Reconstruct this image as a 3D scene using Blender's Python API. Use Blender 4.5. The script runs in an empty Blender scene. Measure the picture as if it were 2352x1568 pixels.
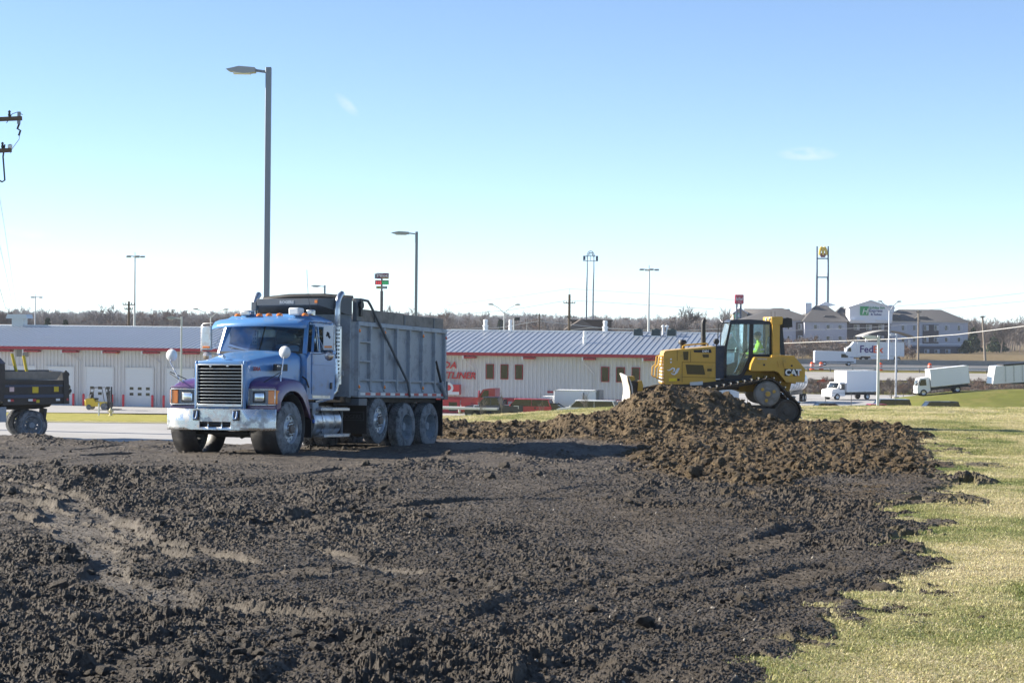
import bpy, bmesh, math, random
import numpy as np
from mathutils import Vector, Matrix

R = math.radians
SC = bpy.context.scene
COL = SC.collection
random.seed(7)

# ------------------------------------------------------------------ camera, sky, sun, exposure
HC, LENS, PITCH, ROLL = 2.65, 68.0, -0.0099, 0.010
cam_d = bpy.data.cameras.new("camera"); cam = bpy.data.objects.new("camera", cam_d); COL.objects.link(cam)
cam_d.lens = LENS; cam_d.sensor_width = 36.0; cam_d.clip_end = 9000.0; cam_d.clip_start = 0.5
cam_d.dof.use_dof = True; cam_d.dof.focus_distance = 37.0; cam_d.dof.aperture_fstop = 16.0
_fw = Vector((0, math.cos(PITCH), math.sin(PITCH))); _u0 = Vector((0, -math.sin(PITCH), math.cos(PITCH))); _r0 = Vector((1, 0, 0))
_rt = _r0 * math.cos(ROLL) + _u0 * math.sin(ROLL); _up = _u0 * math.cos(ROLL) - _r0 * math.sin(ROLL)
cam.matrix_world = Matrix(((_rt.x, _up.x, -_fw.x, 0), (_rt.y, _up.y, -_fw.y, 0), (_rt.z, _up.z, -_fw.z, HC), (0, 0, 0, 1)))
SC.camera = cam

SUN_EL, SUN_AZ = R(25.0), R(-76.0)          # azimuth measured from +Y towards +X
sun_dir = Vector((math.sin(SUN_AZ) * math.cos(SUN_EL), math.cos(SUN_AZ) * math.cos(SUN_EL), math.sin(SUN_EL)))
world = bpy.data.worlds.new("World"); SC.world = world; world.use_nodes = True
wn = world.node_tree.nodes; wl = world.node_tree.links; wn.clear()
sky = wn.new("ShaderNodeTexSky"); sky.sky_type = 'NISHITA'; sky.sun_disc = False
sky.sun_elevation = SUN_EL; sky.sun_rotation = SUN_AZ % (2 * math.pi)
sky.altitude = 100; sky.air_density = 0.5; sky.dust_density = 0.0; sky.ozone_density = 1.0
wbg = wn.new("ShaderNodeBackground"); wbg.inputs['Strength'].default_value = 0.102
wout = wn.new("ShaderNodeOutputWorld")
# a few faint wisps of cloud, fixed in the sky by direction
def cloud_mask(prev, cx, cy, sx, sy, rot, amt, seed):
    """soft elongated wisp around azimuth cx / elevation cy (radians)"""
    sp = wn.new("ShaderNodeSeparateXYZ"); wl.new(wtc.outputs['Generated'], sp.inputs[0])
    def mth(op, a, b=None):
        n = wn.new("ShaderNodeMath"); n.operation = op
        for i, v in enumerate((a, b)):
            if v is None: continue
            if isinstance(v, (int, float)): n.inputs[i].default_value = v
            else: wl.new(v, n.inputs[i])
        return n.outputs[0]
    dx = mth('SUBTRACT', sp.outputs['X'], math.sin(cx)); dz = mth('SUBTRACT', sp.outputs['Z'], math.sin(cy))
    u = mth('ADD', mth('MULTIPLY', dx, math.cos(rot) / sx), mth('MULTIPLY', dz, math.sin(rot) / sx))
    v = mth('ADD', mth('MULTIPLY', dx, -math.sin(rot) / sy), mth('MULTIPLY', dz, math.cos(rot) / sy))
    r2 = mth('ADD', mth('MULTIPLY', u, u), mth('MULTIPLY', v, v))
    fall = mth('MAXIMUM', mth('SUBTRACT', 1.0, r2), 0.0)
    nz = wn.new("ShaderNodeTexNoise"); nz.inputs['Scale'].default_value = 90.0; nz.inputs['Detail'].default_value = 6.0
    mp = wn.new("ShaderNodeMapping"); mp.inputs['Location'].default_value = (seed, seed, seed); mp.inputs['Scale'].default_value = (1, 1, 2.2)
    wl.new(wtc.outputs['Generated'], mp.inputs[0]); wl.new(mp.outputs[0], nz.inputs['Vector'])
    m = mth('MULTIPLY', mth('MULTIPLY', fall, amt), mth('MAXIMUM', mth('SUBTRACT', mth('MULTIPLY', nz.outputs['Fac'], 2.4), 0.75), 0.0))
    front = mth('GREATER_THAN', sp.outputs['Y'], 0.0)
    m = mth('MULTIPLY', m, front)
    return m if prev is None else mth('ADD', prev, m)
wtc = wn.new("ShaderNodeTexCoord"); cm = None
for a in [(-0.0858, 0.1105, .0085, .0030, -.75, .55, 1.3), (0.150, 0.0872, .016, .0038, 0.0, .6, 4.1), (-0.133, 0.0285, .016, .0028, -.05, .5, 7.7), (-0.245, 0.042, .014, .003, -.1, .35, 2.2)]:
    cm = cloud_mask(cm, *a)
wmix = wn.new("ShaderNodeMixRGB"); wmix.use_clamp = False; wl.new(cm, wmix.inputs['Fac'])
hsv = wn.new("ShaderNodeHueSaturation"); hsv.inputs['Saturation'].default_value = 1.04; hsv.inputs['Hue'].default_value = 0.5; hsv.inputs['Value'].default_value = 1.0
tint = wn.new('ShaderNodeMixRGB'); tint.blend_type = 'MULTIPLY'; tint.inputs[0].default_value = 1.0; tint.inputs[2].default_value = (1.0, 1.035, 1.07, 1)
gam = wn.new('ShaderNodeGamma'); gam.inputs[1].default_value = .9; wl.new(sky.outputs[0], gam.inputs[0]); wl.new(gam.outputs[0], tint.inputs[1]); wl.new(tint.outputs[0], hsv.inputs['Color']); wl.new(hsv.outputs[0], wmix.inputs['Color1']); wmix.inputs['Color2'].default_value = (4.6, 4.6, 4.6, 1)
wl.new(wmix.outputs[0], wbg.inputs['Color']); wl.new(wbg.outputs[0], wout.inputs['Surface'])

sd = bpy.data.lights.new("sun", 'SUN'); sd.energy = 5.0; sd.angle = R(0.53); sd.color = (1.0, 0.92, 0.79)
sun = bpy.data.objects.new("sun", sd); COL.objects.link(sun)
sun.rotation_euler = sun_dir.to_track_quat('Z', 'Y').to_euler()
SC.view_settings.view_transform = 'Standard'; SC.view_settings.look = 'None'
SC.view_settings.exposure = 1.28; SC.view_settings.gamma = 1.0; SC.view_settings.use_curve_mapping = False
SC.cycles.max_bounces = 6; SC.cycles.transparent_max_bounces = 12

# ------------------------------------------------------------------ pixel <-> world helpers (photo measured at 2352 x 1568)
FPX = LENS / 36.0 * 2352
def ray(x, y):
    return _fw + _rt * ((x - 1176) / FPX) - _up * ((y - 784) / FPX)
def at(x, y, Y):
    r = ray(x, y); t = Y / r.y
    return Vector((r.x * t, Y, HC + r.z * t))

# ------------------------------------------------------------------ mesh builder
class MB:
    def __init__(s): s.v = []; s.f = []; s.sm = []
    def add(s, vs, fs, smooth=False):
        o = len(s.v); s.v += [tuple(v) for v in vs]; s.f += [tuple(i + o for i in f) for f in fs]; s.sm += [smooth] * len(fs); return s
    def box(s, x0, x1, y0, y1, z0, z1):
        vs = [(x0, y0, z0), (x1, y0, z0), (x1, y1, z0), (x0, y1, z0), (x0, y0, z1), (x1, y0, z1), (x1, y1, z1), (x0, y1, z1)]
        return s.add(vs, [(3, 2, 1, 0), (4, 5, 6, 7), (0, 1, 5, 4), (1, 2, 6, 5), (2, 3, 7, 6), (3, 0, 4, 7)])
    def hexa(s, p):   # 8 points: bottom ring 0-3, top ring 4-7
        return s.add(p, [(3, 2, 1, 0), (4, 5, 6, 7), (0, 1, 5, 4), (1, 2, 6, 5), (2, 3, 7, 6), (3, 0, 4, 7)])
    def bar(s, a, b, w, h, upv=(0, 0, 1)):   # rectangular bar from a to b
        a = Vector(a); b = Vector(b); d = (b - a).normalized(); upv = Vector(upv)
        if abs(d.dot(upv)) > .98: upv = Vector((1, 0, 0))
        sx = d.cross(upv).normalized() * (w / 2); sz = sx.cross(d).normalized() * (h / 2)
        return s.hexa([a - sx - sz, a + sx - sz, b + sx - sz, b - sx - sz, a - sx + sz, a + sx + sz, b + sx + sz, b - sx + sz])
    def cyl(s, a, b, r0, r1=None, n=16, cap=True, smooth=True):
        r1 = r0 if r1 is None else r1
        a = Vector(a); b = Vector(b); d = (b - a).normalized(); t = Vector((0, 0, 1)) if abs(d.z) < .9 else Vector((1, 0, 0))
        u = d.cross(t).normalized(); w = d.cross(u)
        vs = []
        for (c, r) in ((a, r0), (b, r1)):
            for i in range(n):
                q = 2 * math.pi * i / n; vs.append(c + u * (r * math.cos(q)) + w * (r * math.sin(q)))
        s.add(vs, [(i, (i + 1) % n, n + (i + 1) % n, n + i) for i in range(n)][::1], smooth)
        if cap: s.add(vs, [tuple(range(n))[::-1], tuple(range(n, 2 * n))])
        return s
    def tube(s, pts, r, n=8, cap=True):
        pts = [Vector(p) for p in pts]; rs = r if isinstance(r, (list, tuple)) else [r] * len(pts)
        vs = []; prev = None
        for k, p in enumerate(pts):
            d = (pts[min(k + 1, len(pts) - 1)] - pts[max(k - 1, 0)]).normalized()
            if prev is None:
                t = Vector((0, 0, 1)) if abs(d.z) < .9 else Vector((1, 0, 0)); u = d.cross(t).normalized()
            else: u = (prev - d * prev.dot(d)).normalized()
            prev = u; w = d.cross(u)
            for i in range(n):
                q = 2 * math.pi * i / n; vs.append(p + u * (rs[k] * math.cos(q)) + w * (rs[k] * math.sin(q)))
        fs = [(k * n + i, k * n + (i + 1) % n, (k + 1) * n + (i + 1) % n, (k + 1) * n + i) for k in range(len(pts) - 1) for i in range(n)]
        s.add(vs, fs, True)
        if cap: s.add(vs, [tuple(range(n))[::-1], tuple(range((len(pts) - 1) * n, len(pts) * n))])
        return s
    def prism(s, poly, y0, y1, ax='y', smooth=False):   # poly of 2-D points, extruded along ax
        def m(p, t): return {'y': (p[0], t, p[1]), 'x': (t, p[0], p[1]), 'z': (p[0], p[1], t)}[ax]
        n = len(poly); vs = [m(p, y0) for p in poly] + [m(p, y1) for p in poly]
        s.add(vs, [(i, (i + 1) % n, n + (i + 1) % n, n + i) for i in range(n)], smooth)
        return s.add(vs, [tuple(range(n))[::-1], tuple(range(n, 2 * n))])
    def lathe(s, prof, c, ax='y', n=32, smooth=True):   # prof: (radius, offset along ax)
        c = Vector(c); vs = []
        for (r, o) in prof:
            for i in range(n):
                q = 2 * math.pi * i / n; a, b = r * math.cos(q), r * math.sin(q)
                vs.append(c + Vector({'y': (a, o, b), 'x': (o, a, b), 'z': (a, b, o)}[ax]))
        return s.add(vs, [(k * n + i, k * n + (i + 1) % n, (k + 1) * n + (i + 1) % n, (k + 1) * n + i) for k in range(len(prof) - 1) for i in range(n)], smooth)
    def grid(s, rows, smooth=True, closed=False):
        n = len(rows[0]); vs = [p for r in rows for p in r]; m = n if closed else n - 1
        return s.add(vs, [(k * n + i, k * n + (i + 1) % n, (k + 1) * n + (i + 1) % n, (k + 1) * n + i) for k in range(len(rows) - 1) for i in range(m)], smooth)
    def sph(s, c, rx, ry=None, rz=None, n=12, m=8):
        ry = rx if ry is None else ry; rz = rx if rz is None else rz; c = Vector(c)
        rows = []
        for k in range(m + 1):
            t = math.pi * k / m
            rows.append([c + Vector((rx * math.sin(t) * math.cos(2 * math.pi * i / n), ry * math.sin(t) * math.sin(2 * math.pi * i / n), rz * math.cos(t))) for i in range(n)])
        return s.grid(rows, True, True)
    def poly(s, pts): return s.add(pts, [tuple(range(len(pts)))])
    def mesh(s, name='m', ang=35, merge=False):
        me = bpy.data.meshes.new(name); me.from_pydata(s.v, [], s.f)
        bm = bmesh.new(); bm.from_mesh(me)
        if merge: bmesh.ops.remove_doubles(bm, verts=bm.verts, dist=1e-4)
        bmesh.ops.recalc_face_normals(bm, faces=bm.faces); bm.to_mesh(me); bm.free()
        me.polygons.foreach_set('use_smooth', [True] * len(me.polygons)); me.set_sharp_from_angle(angle=R(ang))
        return me
    def obj(s, name, mat, parent=None, bev=0, ang=35, seg=2, solid=0, sub=0, merge=False):
        return link(name, s.mesh(name, ang, merge), mat, parent, bev, seg, solid, sub)

def link(name, me, mat, parent=None, bev=0, seg=2, solid=0, sub=0):
    o = bpy.data.objects.new(name, me); COL.objects.link(o)
    if mat is not None and not me.materials: me.materials.append(mat)
    if parent is not None: o.parent = parent
    if solid:
        md = o.modifiers.new('solid', 'SOLIDIFY'); md.thickness = solid; md.offset = -1
    if sub:
        md = o.modifiers.new('sub', 'SUBSURF'); md.levels = sub; md.render_levels = sub
    if bev:
        md = o.modifiers.new('bevel', 'BEVEL'); md.width = bev; md.segments = seg; md.limit_method = 'ANGLE'; md.angle_limit = R(40)
    return o
def tag(o, label=None, cat=None, group=None, kind=None):
    if label: o['label'] = label
    if cat: o['category'] = cat
    if group: o['group'] = group
    if kind: o['kind'] = kind
    return o
def thing(name, label, cat, loc=(0, 0, 0), rot=(0, 0, 0), group=None):
    o = bpy.data.objects.new(name, None); COL.objects.link(o); o.empty_display_size = .2
    o.location = loc; o.rotation_euler = rot
    return tag(o, label, cat, group)
def dup(o, parent=None):
    c = o.copy(); COL.objects.link(c); c.parent = parent
    for ch in list(o.children): dup(ch, c)
    return c
def text_mesh(body, size, ext=0.0, offset=0.0, shear=0.0, space=1.0, align='LEFT'):
    cu = bpy.data.curves.new('txt', 'FONT'); cu.body = body; cu.size = size; cu.extrude = ext; cu.offset = offset; cu.shear = shear
    cu.space_character = space; cu.align_x = align; cu.resolution_u = 2
    o = bpy.data.objects.new('txt', cu); COL.objects.link(o)
    dg = bpy.context.evaluated_depsgraph_get(); me = bpy.data.meshes.new_from_object(o.evaluated_get(dg))
    bpy.data.objects.remove(o); bpy.data.curves.remove(cu); me.materials.clear()
    return me
def text_obj(name, body, size, mat, parent, origin, xdir, updir, ext=0.004, **k):
    me = text_mesh(body, size, ext, **k)
    x = Vector(xdir).normalized(); z = Vector(updir).normalized(); n = x.cross(z)
    me.transform(Matrix(((x.x, z.x, n.x, origin[0]), (x.y, z.y, n.y, origin[1]), (x.z, z.z, n.z, origin[2]), (0, 0, 0, 1))))
    return link(name, me, mat, parent)

def text_fit(name, body, w, h, mat_, parent, origin, ext=.02, **k):
    """lettering stretched to w x h metres, facing -y"""
    me = text_mesh(body, 1.0, ext, **k); xs = [v.co.x for v in me.vertices]; ys = [v.co.y for v in me.vertices]; x0, x1, y0, y1 = min(xs), max(xs), min(ys), max(ys)
    for v in me.vertices: a, b, c = v.co; v.co = (origin[0] + (a - x0) / (x1 - x0) * w, origin[1] - c - ext, origin[2] + (b - y0) / (y1 - y0) * h)
    return link(name, me, mat_, parent)
# ------------------------------------------------------------------ materials
MATS = {}
def mat(name, col, rough=.6, metal=0.0, var=.12, scale=6.0, dirt=None, dirt_amt=.0, dirt_scale=2.0, bump=0.0, bump_scale=60.0, spec=.5, coat=0.0, emit=None, emit_s=0.0, zdirt=None):
    """principled surface with noise-driven tone, roughness, grime and fine bump"""
    if name in MATS: return MATS[name]
    m = bpy.data.materials.new(name); m.use_nodes = True; N = m.node_tree.nodes; L = m.node_tree.links
    b = N['Principled BSDF']; b.inputs['Metallic'].default_value = metal; b.inputs['Specular IOR Level'].default_value = spec
    b.inputs['Coat Weight'].default_value = coat; b.inputs['Coat Roughness'].default_value = .08
    tc = N.new('ShaderNodeTexCoord')
    nz = N.new('ShaderNodeTexNoise'); nz.inputs['Scale'].default_value = scale; nz.inputs['Detail'].default_value = 5; nz.inputs['Roughness'].default_value = .6
    L.new(tc.outputs['Object'], nz.inputs['Vector'])
    cr = N.new('ShaderNodeMixRGB'); cr.inputs['Color1'].default_value = (*[max(0, c * (1 - var)) for c in col], 1); cr.inputs['Color2'].default_value = (*[min(1, c * (1 + var)) for c in col], 1)
    L.new(nz.outputs['Fac'], cr.inputs['Fac']); out = cr.outputs[0]
    if dirt is not None:
        n2 = N.new('ShaderNodeTexNoise'); n2.inputs['Scale'].default_value = dirt_scale; n2.inputs['Detail'].default_value = 8; n2.inputs['Roughness'].default_value = .7
        L.new(tc.outputs['Object'], n2.inputs['Vector'])
        rp = N.new('ShaderNodeMapRange'); rp.inputs['From Min'].default_value = .62 - dirt_amt * .4; rp.inputs['From Max'].default_value = .72 - dirt_amt * .2
        rp.inputs['To Max'].default_value = min(1, .4 + dirt_amt * .6); L.new(n2.outputs['Fac'], rp.inputs['Value'])
        fac = rp.outputs[0]
        if zdirt:   # splash dirt that thins out with height above the wheels (dirt with its own shape)
            sp = N.new('ShaderNodeSeparateXYZ'); L.new(tc.outputs['Object'], sp.inputs[0])
            zr = N.new('ShaderNodeMapRange'); zr.inputs['From Min'].default_value = zdirt[0]; zr.inputs['From Max'].default_value = zdirt[1]; zr.inputs['To Min'].default_value = zdirt[2]; zr.inputs['To Max'].default_value = 0
            L.new(sp.outputs['Z'], zr.inputs['Value']); mu = N.new('ShaderNodeMath'); mu.operation = 'MULTIPLY_ADD'
            L.new(zr.outputs[0], mu.inputs[0]); L.new(n2.outputs['Fac'], mu.inputs[1]); L.new(fac, mu.inputs[2]); mu.use_clamp = True; fac = mu.outputs[0]
        mx = N.new('ShaderNodeMixRGB'); L.new(fac, mx.inputs['Fac']); L.new(out, mx.inputs['Color1']); mx.inputs['Color2'].default_value = (*dirt, 1); out = mx.outputs[0]
        mr = N.new('ShaderNodeMapRange'); mr.inputs['To Min'].default_value = rough; mr.inputs['To Max'].default_value = .9; L.new(fac, mr.inputs['Value']); L.new(mr.outputs[0], b.inputs['Roughness'])
        if metal:
            mm = N.new('ShaderNodeMapRange'); mm.inputs['To Min'].default_value = metal; mm.inputs['To Max'].default_value = 0; L.new(fac, mm.inputs['Value']); L.new(mm.outputs[0], b.inputs['Metallic'])
    else:
        mr = N.new('ShaderNodeMapRange'); mr.inputs['To Min'].default_value = max(0.02, rough - .08); mr.inputs['To Max'].default_value = min(1, rough + .08)
        L.new(nz.outputs['Fac'], mr.inputs['Value']); L.new(mr.outputs[0], b.inputs['Roughness'])
    L.new(out, b.inputs['Base Color'])
    if bump:
        n3 = N.new('ShaderNodeTexNoise'); n3.inputs['Scale'].default_value = bump_scale; n3.inputs['Detail'].default_value = 4; L.new(tc.outputs['Object'], n3.inputs['Vector'])
        bp = N.new('ShaderNodeBump'); bp.inputs['Strength'].default_value = bump; bp.inputs['Distance'].default_value = .02; L.new(n3.outputs['Fac'], bp.inputs['Height']); L.new(bp.outputs[0], b.inputs['Normal'])
    if emit: b.inputs['Emission Color'].default_value = (*emit, 1); b.inputs['Emission Strength'].default_value = emit_s
    MATS[name] = m; return m
def glass(name, tint=(.6, .75, .8), amt=.55, dust=.12):
    """thin pane: tinted see-through, mirror-like reflection at grazing angles, a film of dust"""
    if name in MATS: return MATS[name]
    m = bpy.data.materials.new(name); m.use_nodes = True; N = m.node_tree.nodes; L = m.node_tree.links
    for n in list(N): N.remove(n)
    o = N.new('ShaderNodeOutputMaterial'); t = N.new('ShaderNodeBsdfTransparent'); t.inputs[0].default_value = (*[c * amt + (1 - amt) * .0 for c in tint], 1)
    g = N.new('ShaderNodeBsdfGlossy'); g.inputs['Roughness'].default_value = .03; d = N.new('ShaderNodeBsdfDiffuse'); d.inputs[0].default_value = (.45, .47, .45, 1)
    fr = N.new('ShaderNodeFresnel'); fr.inputs['IOR'].default_value = 1.5; a = N.new('ShaderNodeMixShader'); L.new(fr.outputs[0], a.inputs[0]); L.new(t.outputs[0], a.inputs[1]); L.new(g.outputs[0], a.inputs[2])
    tc = N.new('ShaderNodeTexCoord'); nz = N.new('ShaderNodeTexNoise'); nz.inputs['Scale'].default_value = 3; nz.inputs['Detail'].default_value = 6; L.new(tc.outputs['Object'], nz.inputs['Vector'])
    mr = N.new('ShaderNodeMapRange'); mr.inputs['From Min'].default_value = .4; mr.inputs['From Max'].default_value = .75; mr.inputs['To Min'].default_value = dust * .4; mr.inputs['To Max'].default_value = dust * 2
    L.new(nz.outputs['Fac'], mr.inputs['Value'])
    c = N.new('ShaderNodeMixShader'); L.new(mr.outputs[0], c.inputs[0]); L.new(a.outputs[0], c.inputs[1]); L.new(d.outputs[0], c.inputs[2]); L.new(c.outputs[0], o.inputs[0])
    MATS[name] = m; return m

# ------------------------------------------------------------------ numpy noise
def _h(ix, iy, s):
    n = ix.astype(np.int32).view(np.uint32) * np.uint32(374761393) + iy.astype(np.int32).view(np.uint32) * np.uint32(668265263) + np.uint32((s * 1442695041) & 0xffffffff)
    n = (n ^ (n >> np.uint32(13))) * np.uint32(1274126177); n = (n ^ (n >> np.uint32(16))) * np.uint32(2246822519)
    return ((n ^ (n >> np.uint32(15))) & np.uint32(0xffffff)).astype(np.float32) * np.float32(1 / 0xffffff)
def vn(x, y, s=0):
    ix = np.floor(x); iy = np.floor(y); fx = (x - ix).astype(np.float32); fy = (y - iy).astype(np.float32)
    fx = fx * fx * fx * (fx * (fx * 6 - 15) + 10); fy = fy * fy * fy * (fy * (fy * 6 - 15) + 10)
    a = _h(ix, iy, s); b = _h(ix + 1, iy, s); c = _h(ix, iy + 1, s); d = _h(ix + 1, iy + 1, s)
    return (a + (b - a) * fx) * (1 - fy) + (c + (d - c) * fx) * fy
def fbm(x, y, o=4, s=0, g=.5):
    t = 0; a = 1; n = 0
    for k in range(o): t = t + a * vn(x * 2 ** k + 17.3 * k, y * 2 ** k - 9.1 * k, s + k); n += a; a *= g
    return t / n
def lumps(x, y, cell, prob, r0, r1, s=0, flat=.8):
    """rounded clods sitting on a jittered grid"""
    gx = np.floor(x / cell); gy = np.floor(y / cell); out = np.zeros_like(x, dtype=np.float32)
    for dx in (-1, 0, 1):
        for dy in (-1, 0, 1):
            cx = gx + dx; cy = gy + dy
            px = (cx + .5 + (_h(cx, cy, s) - .5) * .9) * cell; py = (cy + .5 + (_h(cx, cy, s + 1) - .5) * .9) * cell
            r = (r0 + (r1 - r0) * _h(cx, cy, s + 2) ** 2) * cell * (_h(cx, cy, s + 3) < prob)
            out = np.maximum(out, np.sqrt(np.maximum(r * r - (x - px) ** 2 - (y - py) ** 2, 0)) * flat)
    return out
def pdist_s(px, py, line):
    """distance to a polyline and the length along it at the nearest point"""
    d = np.full(px.shape, 1e9, dtype=np.float32); s = np.zeros(px.shape, np.float32); c = 0.
    for (ax, ay), (bx, by) in zip(line[:-1], line[1:]):
        ex, ey = bx - ax, by - ay; L_ = math.hypot(ex, ey); t = np.clip(((px - ax) * ex + (py - ay) * ey) / (L_ * L_ + 1e-9), 0, 1); q = np.hypot(px - ax - t * ex, py - ay - t * ey); m = q < d
        d = np.where(m, q, d); s = np.where(m, c + t * L_, s); c += L_
    return d, s
def sst(e0, e1, x):
    t = np.clip((x - e0) / (e1 - e0), 0, 1); return t * t * (3 - 2 * t)
def sdist(px, py, poly):
    """signed distance to a closed polygon, positive inside"""
    d = np.full(px.shape, 1e9, dtype=np.float32); ins = np.zeros(px.shape, bool); n = len(poly)
    for i in range(n):
        ax, ay = poly[i]; bx, by = poly[(i + 1) % n]; ex, ey = bx - ax, by - ay; L2 = ex * ex + ey * ey + 1e-9
        t = np.clip(((px - ax) * ex + (py - ay) * ey) / L2, 0, 1); d = np.minimum(d, (px - ax - t * ex) ** 2 + (py - ay - t * ey) ** 2)
        c = (ay > py) != (by > py); xi = (bx - ax) * (py - ay) / ((by - ay) if by != ay else 1e-9) + ax; ins ^= c & (px < xi)
    d = np.sqrt(d); return np.where(ins, d, -d)
def pdist(px, py, line):
    d = np.full(px.shape, 1e9, dtype=np.float32)
    for (ax, ay), (bx, by) in zip(line[:-1], line[1:]):
        ex, ey = bx - ax, by - ay; t = np.clip(((px - ax) * ex + (py - ay) * ey) / (ex * ex + ey * ey + 1e-9), 0, 1)
        d = np.minimum(d, (px - ax - t * ex) ** 2 + (py - ay - t * ey) ** 2)
    return np.sqrt(d)

# ------------------------------------------------------------------ terrain shape
_YR = [0, 8, 14, 25, 37.8, 43, 55, 65, 75, 80, 120, 190, 262, 300, 312, 332, 350, 372, 395, 560, 900, 1400, 2000, 2800, 4200]
_ZR = [.7, .6, .45, .2, 0, -.2, -.25, -.35, -.45, -.75, -3.6, -7.0, -7.15, -6.0, -5.7, -5.1, -4.8, -4.75, -4.5, -5.0, -8, -9, -8, -7, -6]
_YL = [0, 8, 14, 25, 37.8, 43, 45, 48.5, 70, 120, 192, 262, 300, 400, 560, 900, 1400, 2000, 2800, 4200]
_ZL = [.7, .6, .45, .2, 0, -.22, -.28, -.98, -1.04, -3.55, -7.0, -7.1, -7.1, -7.4, -8, -8.5, -8, -5, -2, 0]
def T(X, Y):
    X = np.asarray(X, dtype=np.float64); Y = np.asarray(Y, dtype=np.float64)
    zr = np.interp(Y, _YR, _ZR); zl = np.interp(Y, _YL, _ZL)
    e = np.where(Y < 100, -4.6, -4.6 + (Y - 100) * .12)
    w = sst(-1.8, 1.8, X - np.minimum(e, 60) - np.where(Y > 300, (Y - 300) * .1, 0))
    z = zl * (1 - w) + zr * w - .55 * w * (1 - sst(-3, 7, X)) * sst(52, 74, Y) * (1 - sst(80, 100, Y))
    return z + np.where(Y > 600, (vn(X / 260., Y / 420., 5) - .5) * np.clip((Y - 600) / 300., 0, 5), 0)
def Tz(x, y): return float(T(np.array([float(x)]), np.array([float(y)]))[0])
def G(x, y):
    """photo pixel -> point on the ground"""
    r = ray(x, y); Y = 30.0
    for _ in range(40):
        z = Tz(r.x / r.y * Y, Y); Y += .5 * ((HC - z) / (-r.z / r.y) - Y)
    return (r.x / r.y * Y, Y)
# ------------------------------------------------------------------ materials of the ground
def ground_mat():
    m = bpy.data.materials.new('meadow_ground'); m.use_nodes = True; N = m.node_tree.nodes; L = m.node_tree.links; b = N['Principled BSDF']
    b.inputs['Roughness'].default_value = .95; b.inputs['Specular IOR Level'].default_value = .1
    tc = N.new('ShaderNodeTexCoord')
    def nz(s, d=6): 
        n = N.new('ShaderNodeTexNoise'); n.inputs['Scale'].default_value = s; n.inputs['Detail'].default_value = d; n.inputs['Roughness'].default_value = .65; L.new(tc.outputs['Object'], n.inputs['Vector']); return n.outputs['Fac']
    at_ = N.new('ShaderNodeVertexColor'); at_.layer_name = 'zone'
    sp = N.new('ShaderNodeSeparateColor'); L.new(at_.outputs[0], sp.inputs[0])
    def ramp(f, cs):
        r = N.new('ShaderNodeValToRGB'); L.new(f, r.inputs[0]); e = r.color_ramp.elements
        for i, (p, c) in enumerate(cs):
            el = e[i] if i < 2 else e.new(p); el.position = p; el.color = (*c, 1)
        return r.outputs[0]
    def mix(f, a, c):
        x = N.new('ShaderNodeMixRGB'); L.new(f, x.inputs[0]); L.new(a, x.inputs[1]); L.new(c, x.inputs[2]); return x.outputs[0]
    lawn = ramp(nz(.9), [(.3, (.27, .27, .06)), (.55, (.38, .34, .095)), (.75, (.45, .39, .14))])
    brown = ramp(nz(.15), [(.3, (.13, .10, .05)), (.55, (.20, .15, .085)), (.75, (.28, .24, .11))])
    olive = ramp(nz(.25), [(.3, (.14, .13, .04)), (.6, (.22, .19, .06)), (.8, (.26, .19, .09))])
    c = mix(sp.outputs[0], lawn, brown); c = mix(sp.outputs[1], c, olive)
    L.new(c, b.inputs['Base Color'])
    bp = N.new('ShaderNodeBump'); bp.inputs['Strength'].default_value = .6; bp.inputs['Distance'].default_value = .15; L.new(nz(4.0), bp.inputs['Height']); L.new(bp.outputs[0], b.inputs['Normal'])
    return m
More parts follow.
